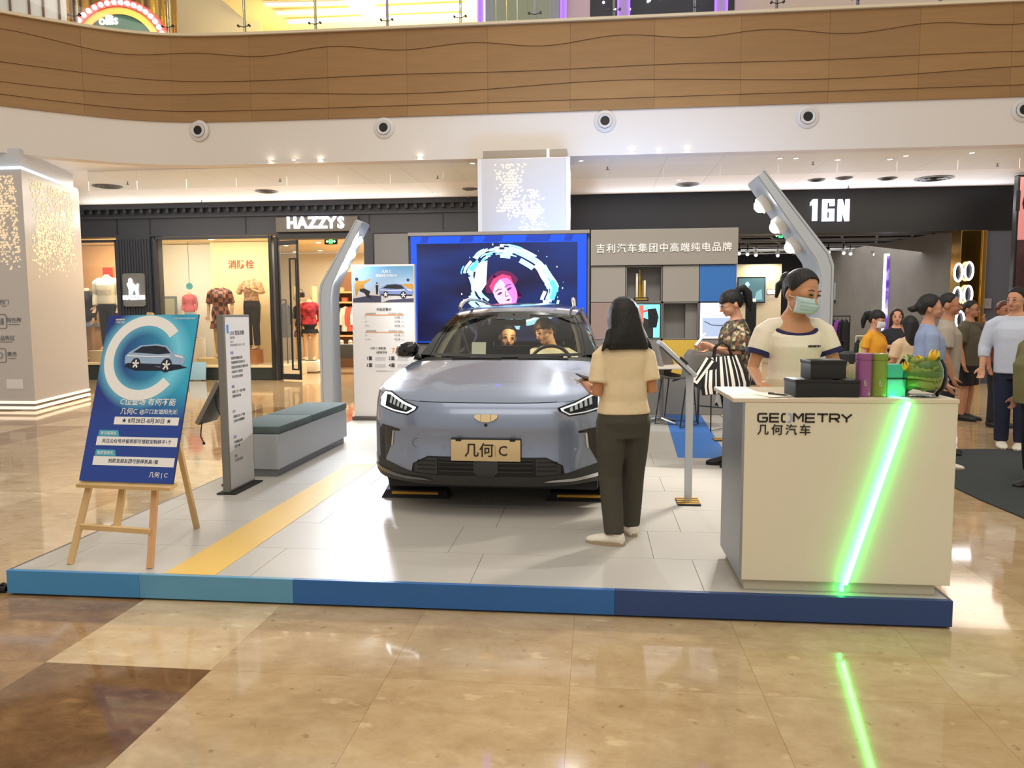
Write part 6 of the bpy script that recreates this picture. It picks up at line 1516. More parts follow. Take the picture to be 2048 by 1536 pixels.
# ============================================================ bar table and shell chairs
bt = thing('bar_table', 'white topped table on a steel pole behind the woman in the beige shirt', 'table', at(1321, 846, z=PZ))
tz = at(1330, 731, Y=bt.location.y).z-PZ
MB().box(-.42, .38, -.30, .30, tz-.03, tz, .006).build('tabletop', mat('table_white', (226, 214, 198), .4), bt, local=True)
MB().cyl((0, 0, .03), (0, 0, tz-.03), .035, n=16).build('pole', M_STEEL, bt, local=True)
for k in range(4):
    a = pi/4+pi/2*k; MB().tube([(0, 0, .07), (.15*cos(a), .15*sin(a), .04), (.27*cos(a), .27*sin(a), .012)], [.025, .02, .014], 8).build('foot', M_STEEL, bt, local=True)
M_SHELL = mat('shell_grey', (112, 106, 98), .6); M_ROD = mat('rod_black', (22, 22, 24), .4)
def shell_chair(px, py, rz, lab):
    p = at(px, py, z=PZ); t = thing('shell_chair', lab, 'chair', p, rz, 'shell chairs at the table')
    prof = [(-.22, .60), (-.20, .615), (0, .60), (.17, .61), (.22, .66), (.245, .78), (.26, .93), (.255, 1.0)]   # y, z down the middle: front of seat to top of back
    R, R2 = [], []
    for i, (y, z) in enumerate(prof):
        wd = [.19, .215, .235, .245, .25, .245, .20, .12][i]; cv = [0, .02, .03, .05, .03, .0, 0, 0][i]; wr = [0, 0, 0, .02, .09, .14, .10, .05][i]
        q = [Vector((wd*u, y-wr*u*u, z+cv*u*u)) for u in (-1, -.75, -.4, 0, .4, .75, 1)]
        n_ = Vector((0, 0, -.014)) if i < 3 else Vector((0, .012, -.006))
        R.append(q+[v+n_ for v in q[::-1]])
    MB().loft(R).build('shell', M_SHELL, t, local=True, ang=60)
    for s_ in (-1, 1):
        MB().tube([(s_*.17, -.17, .585), (s_*.21, -.22, .02), (s_*.21, .22, .02), (s_*.17, .15, .585)], .009, 8).build('leg_frame', M_ROD, t, local=True)
    MB().tube([(-.205, -.195, .26), (.205, -.195, .26)], .008, 8).build('foot_rail', M_ROD, t, local=True)
    MB().tube([(-.17, .0, .578), (.17, .0, .578)], .01, 8).build('seat_rail', M_ROD, t, local=True)
    return t
shell_chair(1408, 858, 2.5, 'grey shell chair on black rods nearest the woman with the striped bag')
shell_chair(1352, 848, 1.2, 'grey shell chair on black rods partly behind the slim kiosk pole')

# ============================================================ clothes in the shops
def garment(par_name, lab, x, y, ztop, L, wd, m, rz, group, m2=None, sleeves=True):
    t = thing('hanging_garment', lab, 'clothes', (x, y, ztop), rz, group)
    R = []
    for z, w_, d_ in ((0, .05, .03), (-.03, .13, .035), (-.09, .20, .05), (-.3, .19, .06), (-L*.7, .20, .065), (-L, .22, .07)):
        R.append([Vector((w_*wd/.2*cos(2*pi*k/14)*(1+.06*sin(5*k)), d_*sin(2*pi*k/14)*(1+.2*sin(3*k)), z)) for k in range(14)])
    MB().loft(R).build('body', m, t, local=True)
    if sleeves:
        for s_ in (-1, 1):
            MB().tube([(s_*.17*wd/.2, 0, -.06), (s_*.24*wd/.2, .01, -.3), (s_*.25*wd/.2, .0, -.56)], [.045, .045, .035], 8).build('sleeve', m2 or m, t, local=True)
    MB().tube([(-.17*wd/.2, 0, -.05), (0, 0, .03), (.17*wd/.2, 0, -.05)], .008, 6).build('hanger', M_ROD, t, local=True)
    MB().tube([(0, 0, .03), (.0, 0, .09), (.02, 0, .1)], .005, 6).build('hook', M_STEEL, t, local=True)
    return t
def rack(px0, px1, py, Y, lab, zfloor=0, m=None):
    a, b = at(px0, py, Y=Y), at(px1, py, Y=Y)
    t = thing('clothes_rack', lab, 'clothes rack', (a.x, Y, zfloor)); m = m or M_ROD
    MB().tube([(a.x, Y, a.z), (b.x, Y, a.z)], .016, 8).build('rail', m, t)
    for x in (a.x, b.x):
        MB().tube([(x, Y, zfloor+.02), (x, Y, a.z)], .014, 8).build('upright', m, t); MB().box(x-.02, x+.02, Y-.22, Y+.22, zfloor, zfloor+.03, .006).build('foot', m, t)
    return a, b
a, b = rack(1662, 1700, 632, 20.6, 'black clothes rack with dark and violet jackets in the right shop')
gc = [((26, 26, 32), 'black jacket'), ((150, 70, 170), 'violet jacket'), ((34, 30, 52), 'dark patterned jacket'), ((40, 40, 44), 'charcoal jacket')]
for k, (c, n_) in enumerate(gc):
    garment('g', n_+' hanging on the rack behind the masked woman', a.x+.06+(b.x-a.x-.1)*k/3.5, 20.6, a.z-.1, .85, .12, mat('cloth_%d_%d' % (c[0], c[2]), c, .8, var=.6 if k == 2 else .1, vscale=30 if k == 2 else 5), .9, 'jackets on the black rack')
a, b = rack(1712, 1768, 672, 19.3, 'pale clothes rack with light green jackets in the right shop', m=mat('rack_pale', (206, 214, 170), .4))
gc = [((40, 46, 36), 'dark green jacket with pale edges'), ((196, 214, 130), 'lime green jacket'), ((226, 232, 206), 'off white jacket'), ((214, 230, 160), 'pale lime jacket'), ((232, 236, 220), 'cream jacket'), ((200, 224, 130), 'bright lime jacket beside the yellow shirt')]
for k, (c, n_) in enumerate(gc):
    garment('g', n_+' on the pale rack behind the woman in yellow', a.x+.05+(b.x-a.x-.06)*k/5.4, 19.3, a.z-.1, .92, .13, mat('cloth_%d_%d' % (c[0], c[2]), c, .8), 1.0, 'light jackets on the pale rack')
# black round stool, dark upright mirror panel, white shelf with small wares
p = at(1694, 735, Y=18.9); st_ = thing('black_pouf', 'black upright round pouf below the hanging jackets', 'pouf', (p.x, 18.9, 0))
MB().lathe([(0, 0), (.2, 0), (.24, .06), (.25, .45), (.22, .62), (.1, .68), (0, .68)], 24).build('body', mat('pouf_black', (26, 28, 30), .7), st_, local=True); MB().lathe([(.246, .3), (.252, .31), (.252, .33), (.246, .34)], 24).build('band', M_ROD, st_, local=True)
a, b = at(1490, 690, Y=17.6), at(1514, 603, Y=17.6); mp_ = thing('dark_display_panel', 'tall black rounded panel with a pale top edge behind the floral shirt', 'display panel', ((a.x+b.x)/2, 17.6, 0))
MB().box(a.x, b.x, 17.6, 17.68, .1, b.z, .04).build('panel', mat('panel_black', (22, 24, 26), .25), mp_, False); MB().box(a.x+.02, b.x-.02, 17.59, 17.69, b.z, b.z+.06, .02).build('pale_cap', glow('cap_pale', (244, 236, 216), 1.2), mp_, False); MB().box(a.x-.06, b.x+.06, 17.5, 17.8, 0, .1, .01).build('base', M_BLACK, mp_, False)
a, b = at(1520, 700, Y=24.6), at(1562, 655, Y=24.6); sh = thing('white_shelf', 'white display shelf with a small black shoe behind the masked woman', 'shelf', ((a.x+b.x)/2, 24.6, 0))
for z in (.5, 1.0): MB().box(a.x, b.x, 24.5, 24.9, z, z+.05).build('shelf_board', mat('shelf_white', (232, 226, 214), .5), sh, False)
for x in (a.x, b.x-.04): MB().box(x, x+.04, 24.5, 24.9, 0, 1.05).build('side_board', mat('shelf_white', (232, 226, 214), .5), sh, False)
p = at(1537, 625, Y=24.7); sg = thing('neon_mark', 'small violet white lit mark on the beige wall of the right shop', 'lit mark', at(1543, 584, Y=25.45)); MB().box(-.12, .12, -.02, .03, -.06, .06, .02).build('lit_face', glow('mark_glow', (226, 214, 255), 5), sg, local=True); MB().box(-.14, .14, .02, .045, -.08, .08, .01).build('plate', M_STEEL, sg, local=True)
st2 = thing('black_shoe', 'small black shoe on the white shelf beside the masked woman', 'shoe', (at(1537, 640, Y=24.7).x, 24.7, 1.05)); MB().loft([[Vector((x, .05*cos(2*pi*k/10), z0+h*(.5+.5*sin(2*pi*k/10)))) for k in range(10)] for x, z0, h in ((-.15, 0, .1), (-.05, 0, .18), (.02, 0, .12), (.1, 0, .08), (.15, 0, .04))]).build('upper', M_BLACK, st2, local=True); MB().box(-.16, .16, -.055, .055, -.0, .015).build('sole', M_WHT, st2, local=True)
# left shop: racks, shelves, table seen through the door
a, b = rack(548, 572, 600, 19.9, 'clothes rack with pale and yellow coats behind the open glass door')
for k, (c, n_) in enumerate((((222, 196, 140), 'sand coloured coat'), ((232, 208, 96), 'yellow knit'), ((206, 196, 176), 'pale grey coat'), ((90, 90, 92), 'grey coat'))):
    garment('g', n_+' hanging behind the open glass door', a.x+.05+(b.x-a.x-.05)*k/3.4, 19.9, a.z-.1, .9, .12, mat('cloth_%d_%d' % (c[0], c[2]), c, .8), .8, 'coats behind the glass door')
a, b = at(590, 700, Y=23.2), at(622, 560, Y=23.2)
ws = thing('wall_shelf', 'cream wall shelves holding bags beyond the left shop door', 'shelf', ((a.x+b.x)/2, 23.2, 0))
for z in (.9, 1.62, 2.1): MB().box(a.x, b.x, 23.2, 23.6, z, z+.05).build('shelf_board', M_CREAM, ws, False)
for x in (a.x, b.x): MB().box(x-.03, x+.03, 23.2, 23.6, 0, 2.5).build('side_board', M_CREAM, ws, False)
for i, (px, c, z, lab) in enumerate(((598, (176, 34, 44), 1.67, 'dark red handbag on the cream wall shelf'), (611, (40, 34, 34), 1.67, 'black handbag on the cream wall shelf'), (602, (60, 56, 54), 2.15, 'small dark bust on the top cream shelf'))):
    x = at(px, 600, Y=23.3).x; t = thing('handbag', lab, 'bag', (x, 23.3, z), 0, 'bags on the cream shelf')
    MB().box(-.11, .11, -.06, .06, 0, .16, .03).build('body', mat('bag_%d' % c[0], c, .5), t, local=True); MB().tube([(.07*cos(pi*k/8), 0, .15+.10*sin(pi*k/8)) for k in range(9)], .009, 6).build('handle', mat('bag_%d' % c[0], c, .5), t, local=True)
a, b = at(664, 745, Y=22.5), at(712, 545, Y=22.5)
sf = thing('wood_shelf', 'dark framed wood shelf with boxes over hanging clothes in the left shop', 'shelf', ((a.x+b.x)/2, 22.5, 0))
MB().box(a.x, b.x+.3, 22.86, 22.9, 0, 2.9).build('back_board', mat('shelf_back', (120, 84, 56), .6), sf, False)
for z in (1.95, 2.25, .95): MB().box(a.x, b.x+.3, 22.45, 22.86, z, z+.05).build('shelf_board', mat('shelf_oak', (206, 160, 104), .5), sf, False)
for x in (a.x-.05, b.x+.3): MB().box(x, x+.06, 22.4, 22.9, 0, 2.9).build('side_board', mat('shelf_dark', (46, 40, 36), .5), sf, False)
for k, (px, z, c) in enumerate(((672, 2.30, (206, 110, 70)), (682, 2.30, (220, 160, 110)), (690, 2.0, (176, 100, 66)))):
    t = thing('shoe_box', ['orange box on the oak shelf of the left shop', 'tan box on the oak shelf of the left shop', 'brown box on the lower oak shelf of the left shop'][k], 'box', (at(px, 600, Y=22.6).x, 22.6, z), 0, 'boxes on the oak shelf')
    MB().box(-.08, .08, -.06, .1, 0, .1, .004).build('tray', mat('sbox_%d' % c[0], c, .6), t, local=True); MB().box(-.084, .084, -.064, .104, .085, .12, .004).build('lid', mat('sbox_%d' % c[0], c, .6), t, local=True)
for k, c in enumerate(((230, 226, 220), (40, 40, 44), (226, 206, 186), (200, 90, 70), (234, 230, 224), (60, 54, 52))):
    garment('g', ['white blouse', 'black blouse', 'beige blouse', 'rust red blouse', 'ivory blouse', 'dark brown blouse'][k]+' under the oak shelf in the left shop', a.x+.1+.17*k, 22.6, 1.86, .75, .13, mat('cl2_%d_%d' % (c[0], c[2]), c, .8), .5, 'blouses under the oak shelf')
p = at(690, 745, z=0); dk = thing('display_table', 'low dark display table in the left shop entrance', 'table', (p.x, 20.6, 0))
MB().box(-.45, .6, -.3, .3, .42, .80, .02).build('table_body', mat('table_slate', (66, 70, 68), .5), dk, local=True)
for x in (-.4, .55):
    for y in (-.25, .25): MB().cyl((x, y, 0), (x, y, .42), .025, n=8).build('leg', M_ROD, dk, local=True)
for k, x in enumerate((-.2, 0, .25)):
    t = thing('display_shoe', ['first', 'second', 'third'][k]+' pale shoe from the left on the low dark table', 'shoe', (p.x+x, 20.6, .80), .3, 'shoes on the display table')
    MB().ball((0, 0, .06), (.06, .11, .06), 12, 8).build('upper', mat('shoe_cream', (214, 202, 180), .5), t, local=True); MB().box(-.06, .06, -.115, .115, 0, .015, .005).build('sole', M_WHT, t, local=True)
# pale blue mat board leaning at the window plinth
p = at(393, 735, Y=18.0); bb_ = thing('pale_board', 'pale blue board leaning on the dark window plinth', 'board', (p.x, 18.0, 0)); MB().box(-.22, .22, 0, .03, .02, .46, .004, T=Matrix.Rotation(-.12, 4, 'X')).build('sheet', mat('pale_blue', (150, 190, 210), .5), bb_, local=True); MB().box(-.1, .1, .02, .2, 0, .02).build('stand', M_STEEL, bb_, local=True)
for i, (px, py, Y) in enumerate(((505, 700, 19.6), (215, 742, 19.6))):
    q = at(px, py, Y=Y)
# ============================================================ people
def remesh(mb, name, m, par, vox, smooth=2, extra=None):
    o = mb.build(name, m, None)
    md = o.modifiers.new('r', 'REMESH'); md.mode = 'VOXEL'; md.voxel_size = vox; md.use_smooth_shade = True
    if smooth:
        s = o.modifiers.new('s', 'SMOOTH'); s.factor = .5; s.iterations = smooth
    dg = bpy.context.evaluated_depsgraph_get(); me = bpy.data.meshes.new_from_object(o.evaluated_get(dg))
    old = o.data; o.modifiers.clear(); o.data = me; bpy.data.meshes.remove(old)
    me.name = name; me.materials.clear(); me.materials.append(m); me.shade_smooth()
    o.parent = par
    return o
FEM = [(.455, .080, .062, .004), (.50, .098, .070, .006), (.54, .095, .066, .004), (.585, .080, .056, 0), (.625, .074, .052, -.002), (.67, .080, .058, -.006), (.715, .086, .066, -.010), (.755, .088, .058, -.004), (.782, .084, .047, 0), (.806, .066, .040, .002), (.826, .046, .035, .003), (.842, .034, .031, .004)]
MAL = [(.455, .080, .060, .004), (.50, .090, .066, .004), (.56, .086, .062, 0), (.62, .086, .060, -.002), (.69, .097, .066, -.005), (.745, .104, .066, -.004), (.776, .100, .052, 0), (.802, .080, .043, .002), (.826, .054, .038, .003), (.844, .038, .034, .004)]
def ring(z, rx, ry, dy, n=20, p=2.3):
    out = []
    for k in range(n):
        c_, s_ = cos(2*pi*k/n), sin(2*pi*k/n)
        out.append(Vector((rx*abs(c_)**(2/p)*(1 if c_ > 0 else -1), dy+ry*abs(s_)**(2/p)*(1 if s_ > 0 else -1), z)))
    return out
def hand(mb, wr, d, nrm, sc, curl=.5, thumb=1):
    d = d.normalized(); nrm = (nrm-d*nrm.dot(d)).normalized(); side = d.cross(nrm).normalized()
    R = Matrix((side, d, nrm)).transposed()
    P = lambda x, y, z: wr+R @ (Vector((x, y, z))*sc)
    rings = []
    for y, w_, t_ in ((-.008, .015, .012), (.012, .020, .0105), (.032, .0235, .0095), (.050, .0225, .0085)):
        rings.append([P(w_*cos(2*pi*k/10), y, t_*sin(2*pi*k/10)) for k in range(10)])
    mb.loft(rings)
    for i, (x, L_) in enumerate(((-.0165, .036), (-.0055, .043), (.0055, .041), (.0160, .032))):
        pts = [P(x*.85, .040, 0)]; a = 0; p_ = Vector((x, .046, 0))
        for j, fr in enumerate((.42, .32, .26)):
            a += curl*(.55+.35*j)
            p_ = p_+Vector((x*.06, cos(a)*L_*fr, -sin(a)*L_*fr)); pts.append(P(*p_))
        mb.tube(pts, [.0058*sc, .0054*sc, .0048*sc, .0036*sc], 7)
    s_ = thumb
    mb.tube([P(s_*.014, .008, -.002), P(s_*.027, .022, -.010), P(s_*.031, .038, -.016-.008*curl), P(s_*.028, .050, -.021-.016*curl)], [.0085*sc, .0075*sc, .0062*sc, .0046*sc], 7)
def shell_hair(mb, T, c, r, line, thick=.84, n=36, k=9):
    rows_ = []
    for t in range(k):
        q = t/(k-1); rows_.append([T @ (c+Vector((r[0]*cos(e)*sin(a), -r[1]*cos(e)*cos(a), r[2]*sin(e)))) for a, e in ((2*pi*j/n, radians(88)*(1-q)+radians(line(2*pi*j/n))*q) for j in range(n))])
    rin = [v*thick for v in r]
    for t in range(k-1, -1, -4):
        q = t/(k-1); rows_.append([T @ (c+Vector((rin[0]*cos(e)*sin(a), -rin[1]*cos(e)*cos(a), rin[2]*sin(e)))) for a, e in ((2*pi*j/n, radians(88)*(1-q)+radians(line(2*pi*j/n)+3)*q) for j in range(n))])
    mb.loft(rows_)
def hairline(front, temple, side, back):
    def f(a):
        d = abs(((a+pi) % (2*pi))-pi)*180/pi   # 0 = front
        return interp([(0, front), (32, front-2), (52, temple), (66, side+4), (76, side-16), (86, side-14), (100, side-4), (116, back*.75), (140, back), (180, back)], d)
    return f
def person(label, loc, rz, H, sex='f', skin=(196, 146, 112), pose=None, head=(0, 0, 0), shirt=None, pants=None, shoes=None, hair=None, face=True, mask=None, vox=None, glasses=False, name='person', cat='person', group=None, nohead=False, feet=True, foot_r=0, foot_l=0, hang=None):
    """built at the origin facing -y, feet at z = 0, everything in fractions of the height"""
    t = thing(name, label, cat, loc, rz, group)
    p = dict(sh=.108 if sex == 'f' else .122, el_l=(.135, .012, .632), wr_l=(.135, -.03, .49), el_r=(-.135, .012, .632), wr_r=(-.135, -.03, .49), kn_l=(.052, -.004, .275), an_l=(.052, .012, .045), kn_r=(-.052, -.004, .275), an_r=(-.052, .012, .045), curl=.5, nl=(0, -.2, -1), nr=(0, -.2, -1), tz=0)
    p.update(pose or {})
    V = lambda q: Vector(q)*H
    vox = vox or .0075*H/1.65
    sm = mat('skin_%d_%d' % skin[:2], skin, .5, spec=.3)
    b = MB(); tor = FEM if sex == 'f' else MAL
    tx = p.get('lean', (0, 0))      # sideways / forward lean at shoulder height
    def ln(v): q = max(0, (v[2]-.5)/.3); return Vector((v[0]+tx[0]*q, v[1]+tx[1]*q, v[2]))
    L_ = lambda q: V(ln(q))
    b.loft([[L_(v) for v in ring(z, rx*.97, ry*.97, dy)] for z, rx, ry, dy in tor])
    HT = Matrix.Translation(L_((0, p.get('hy', -.004), .862-p.get('hdz', .010)))) @ Euler((radians(head[1]), radians(head[2]), radians(head[0])), 'XYZ').to_matrix().to_4x4() @ Matrix.Scale(p.get('hs', 1.06), 4) @ Matrix.Translation(V((0, 0, -.862)))
    W = lambda q: HT @ V(q)
    if not nohead:
        b.tube([L_((0, .010, .80)), L_((0, .006, .835)), W((0, .004, .868)), W((0, .004, .90))], [r*H for r in (.044, .034, .031, .031)], 14)
        def ball(c, r): b.ball((0, 0, 0), tuple(x*H for x in r), 16, 12, T=HT @ Matrix.Translation(V(c)))
        ball((0, .006, .942), (.0440, .0560, .0560)); ball((0, -.016, .906), (.0355, .0370, .0380)); ball((0, -.038, .884), (.0170, .0150, .0135)); ball((0, -.030, .930), (.0370, .0250, .0290))
        for s_ in (-1, 1):
            ball((s_*.022, -.036, .906), (.013, .012, .013)); ball((s_*.0450, .008, .918), (.005, .011, .0170))
        b.tube([W((0, -.0530, .934)), W((0, -.0600, .920)), W((0, -.0670, .909)), W((0, -.0560, .905))], [r*H for r in (.0042, .0052, .0072, .0050)], 8)
    else:
        b.tube([L_((0, .010, .80)), L_((0, .006, .83)), L_((0, .004, .86))], [r*H for r in (.044, .030, .027)], 12)
    sleeve = (shirt or {}).get('sleeve', .55)
    for s_, k in ((1, 'l'), (-1, 'r')):
        sh = L_((s_*p['sh'], 0, .778)); el = V(p['el_'+k]); wr = V(p['wr_'+k]); w_ = 1.0 if sex == 'f' else 1.18
        b.tube([L_((s_*p['sh']*.45, 0, .774)), sh+Vector((0, 0, -.004*H)), sh.lerp(el, .5), el, el.lerp(wr, .35), wr, wr+(wr-el).normalized()*.012*H], [r*H*w_ for r in (.022, .0255, .0245, .0205, .0205, .0135, .013)], 12)
        hd_ = p.get('hd_'+k); d = Vector(hd_) if hd_ else (wr-el)
        hand(b, wr, d, Vector(p['n'+k]), H*1.0, p.get('curl_'+k, p['curl']), s_*p.get('th_'+k, 1))
        hp = V((s_*.050, .004, .50)); kn = V(p['kn_'+k]); an = V(p['an_'+k])
        b.tube([hp+Vector((0, 0, .02*H)), hp, hp.lerp(kn, .45), kn, kn.lerp(an, .3), an, an+Vector((0, 0, -.015*H))], [r*H for r in (.050, .053, .047, .032, .033, .020, .020)], 12)
        fa = foot_l if k == 'l' else foot_r; Fz = Matrix.Translation(an) @ Matrix.Rotation(fa, 4, 'Z')
        b.loft([[Fz @ (Vector((rx*cos(2*pi*j/10), y, zc+rz_*sin(2*pi*j/10)))*H) for j in range(10)] for y, rx, rz_, zc in ((.030, .014, .016, -.022), (.010, .021, .026, -.016), (-.03, .024, .020, -.024), (-.075, .026, .013, -.031), (-.105, .016, .008, -.036))])
    remesh(b, 'body', sm, t, vox, 2)
    # clothes
    if shirt:
        c = MB(); zh, ztop, ez = shirt.get('hem', .47), shirt.get('top', .834), shirt.get('ease', .010)
        rr_ = [(z, rx, ry, dy) for z, rx, ry, dy in tor if zh < z < ztop]
        def at_z(z): return tuple(interp([(q[0], q[i]) for q in tor], z) for i in (1, 2, 3))
        rr_ = [(zh,)+at_z(zh)]+rr_+[(ztop,)+at_z(ztop)]
        flare = shirt.get('flare', .0); R = []
        for z, rx, ry, dy in rr_:
            e = ez+flare*max(0, (.66-z)/.2)
            if shirt.get('straight') and z < .70: rx = max(rx, shirt['straight']); ry = max(ry, shirt['straight']*.72)
            q_ = ring(z, rx+e*(1 if z < .8 else .6), ry+e*(1 if z < .8 else .6), dy, 24); sc__ = shirt.get('scoop', .016)*max(0, min(1, (z-.755)/.06))
            for v in q_: v.z -= sc__*max(0, -(v.y-dy)/(ry+e))
            R.append([L_(v) for v in q_])
        c.loft(R)
        if shirt.get('neck'):
            npts = []
            for j in range(33):
                a_ = pi*.97+pi*1.06*j/32; z_ = ztop-(shirt['scoop']+.004)*max(0, -sin(a_))**.8; rx_, ry_, dy_ = at_z(z_); npts.append(L_(((rx_+.003)*cos(a_), dy_+(ry_+.003)*sin(a_), z_)))
            MB().tube(npts, [(.0075*H, .0045*H)]*33, 8).build('neck_trim', shirt['neck'], t, local=True)
        for s_, k in ((1, 'l'), (-1, 'r')):
            sh = L_((s_*p['sh'], 0, .777)); el = V(p['el_'+k]); wr = V(p['wr_'+k]); w_ = (1.0 if sex == 'f' else 1.15)*shirt.get('sw', 1)
            if sleeve <= 1: pts = [L_((s_*p['sh']*.35, 0, .792)), L_((s_*p['sh']*.75, 0, .785)), sh.lerp(el, .1), sh.lerp(el, sleeve*.5), sh.lerp(el, sleeve)]; rd = [.026, .031, .035, .036, .037]
            else: pts = [L_((s_*p['sh']*.35, 0, .792)), L_((s_*p['sh']*.75, 0, .785)), sh.lerp(el, .1), sh.lerp(el, .5), el, el.lerp(wr, (sleeve-1)*.5), el.lerp(wr, sleeve-1)]; rd = [.026, .031, .034, .033, .029, .027, .022]
            c.tube(pts, [r*H*w_ for r in rd], 14)
        o = remesh(c, shirt.get('name', 'shirt'), shirt['m'], t, vox*1.15, 2)
        if shirt.get('trim'):
            tm = shirt['trim']
            for s_, k in ((1, 'l'), (-1, 'r')):
                sh = L_((s_*p['sh'], 0, .777)); el = V(p['el_'+k]); dd = (el-sh).normalized(); c_ = sh.lerp(el, sleeve)
                MB().tube([c_-dd*.013*H, c_+dd*.004*H], [.0385*shirt.get('sw', 1)*H*(1.0 if sex == 'f' else 1.15)]*2, 20).build('sleeve_trim', tm, t, local=True)
    if pants:
        c = MB(); wz = pants.get('waist', .585); ez = pants.get('ease', .008); R = []
        for z in (wz, .55, .50, .46, .435): 
            if z > wz: continue
            rx, ry, dy = (interp([(q[0], q[i]) for q in tor], z) for i in (1, 2, 3)); R.append([V(v) for v in ring(z, rx+ez*.8, ry+ez, dy, 24)])
        if not pants.get('skirt'):
            c.loft(R); ln_ = pants.get('len', 2.0); lw = pants.get('w', 1.0)
            for s_, k in ((1, 'l'), (-1, 'r')):
                hp = V((s_*.049, .004, .495)); kn = V(p['kn_'+k]); an = V(p['an_'+k])
                if ln_ > 1: e = kn.lerp(an, ln_-1); pts = [hp+Vector((0, 0, .03*H)), hp, hp.lerp(kn, .5), kn, kn.lerp(e, .5), e]; rd = [.052, .058, .053, .043, .040, .036]
                else: pts = [hp+Vector((0, 0, .03*H)), hp, hp.lerp(kn, ln_*.5), hp.lerp(kn, ln_)]; rd = [.052, .058, .056, .055]
                c.tube(pts, [r*H*lw for r in rd], 14)
            remesh(c, pants.get('name', 'trousers'), pants['m'], t, vox*1.2, 2)
        else:
            zl = pants['skirt']
            for i in range(1, 5):
                q = i/4; z = .46+(zl-.46)*q; R.append([V(v) for v in ring(z, .105+.02*q, .085+.02*q, .002, 24)])
            c.loft(R).build('skirt', pants['m'], t, local=True, ang=60)
    if shoes and feet:
        for s_, k in ((1, 'l'), (-1, 'r')):
            an = V(p['an_'+k]); fa = foot_l if k == 'l' else foot_r; Fz = Matrix.Translation((an.x, an.y, 0)) @ Matrix.Rotation(fa, 4, 'Z'); bz = an.z/H-.045
            hi = shoes.get('high', .05)
            c = MB(); c.loft([[Fz @ (Vector((rx*cos(2*pi*j/14), y, max(.004, zc+rz_*sin(2*pi*j/14))+bz))*H) for j in range(14)] for y, rx, rz_, zc in ((.042, .012, .018, .022), (.036, .022, .026, .026), (.012, .027, .030, .030), (-.02, .028, .026, .026), (-.05, .031, .020, .022), (-.085, .031, .015, .018), (-.108, .022, .011, .015), (-.118, .010, .007, .012))])
            c.tube([Fz @ (Vector((0, .010, .03+bz))*H), Fz @ (Vector((0, .012, hi+bz))*H)], [.026*H, .0265*H], 14)
            so = c.build('shoe', shoes['m'], t, local=True, ang=60)
            s2 = MB(); s2.loft([[Fz @ (Vector((x*rx, y, z+bz))*H) for x, y in [(cos(2*pi*j/20), -.037+.083*sin(2*pi*j/20)) for j in range(20)]] for z, rx in ((0, .033), (.016, .0345))]); s2.build('sole', shoes['sole'], so, local=True)
            if shoes.get('lace'):
                for j in range(4): y = -.02-.012*j; z = .050-.005*j; MB().tube([Fz @ (Vector((x, y, z+bz-.08*abs(x)))*H) for x in (-.016, 0, .016)], .0022*H, 5).build('lace', shoes['lace'], so, local=True)
    # face
    if face and not nohead:
        dk = mat('eye_dark', (26, 20, 18), .25); br_ = mat('brow', (40, 30, 26), .8)
        for s_ in (-1, 1):
            if not mask or True:
                MB().ball((0, 0, 0), (.0082*H, .0040*H, .0030*H), 12, 8, T=HT @ Matrix.Translation(V((s_*.0185, -.0548, .9320))) @ Matrix.Rotation(s_*.30, 4, 'Z')).build('eye', dk, t, local=True)
                MB().tube([W((s_*.009, -.0555, .9440)), W((s_*.019, -.0545, .9468)), W((s_*.030, -.0475, .9440))], [r*H for r in (.0016, .0020, .0010)], 6).build('eyebrow', br_, t, local=True)
        if not mask: MB().ball((0, 0, 0), (.0115*H, .0045*H, .0042*H), 12, 8, T=HT @ Matrix.Translation(V((0, -.0515, .8945)))).build('lips', mat('lips', (160, 84, 76), .4), t, local=True)
    if mask:
        R = []
        for i in range(9):
            q = i/8; z = .868+.050*q
            R.append([W(((.0445-.006*(1-q))*sin(a)*1.0, -.012-(.048+.012*sin(pi*min(1, q*1.05)))*max(0, cos(a))**.8, z+.004*cos(a))) for a in [radians(-82+164*j/16) for j in range(17)]])
        mm = MB(); mm.loft(R, False, False); o = mm.build('face_mask', mask, t, local=True, ang=80)
        sd = o.modifiers.new('t', 'SOLIDIFY'); sd.thickness = .002*H
        for j in range(3):
            q = .3+.22*j; z = .868+.050*q
            MB().tube([W(((.0450-.006*(1-q))*sin(a), -.013-(.049+.012*sin(pi*min(1, q*1.05)))*max(0, cos(a))**.8, z+.004*cos(a))) for a in [radians(-66+132*i/14) for i in range(15)]], .0009*H, 5).build('mask_pleat', mat('mask_shade', (160, 184, 186), .7), o, local=True)
        for s_ in (-1, 1):
            for z in (.873, .914): MB().tube([W((s_*.042, -.018, z)), W((s_*.0475, -.004, .90+(z-.893)*.7)), W((s_*.047, .012, .925))], .0011*H, 5).build('ear_loop', M_WHT, o, local=True)
    if glasses:
        g = MB()
        for s_ in (-1, 1): g.tube([W((s_*.019+.0145*cos(2*pi*j/16), -.060+.006*abs(cos(2*pi*j/16)*.5+s_*.5)*0, .931+.011*sin(2*pi*j/16))) for j in range(16)], .0011*H, 6, closed=True); g.tube([W((s_*.033, -.058, .934)), W((s_*.046, -.02, .934)), W((s_*.047, .008, .930))], .0011*H, 6)
        g.tube([W((-.005, -.061, .933)), W((.005, -.061, .933))], .0011*H, 6); o = g.build('glasses', mat('glasses_frame', (60, 40, 36), .3), t, local=True); 
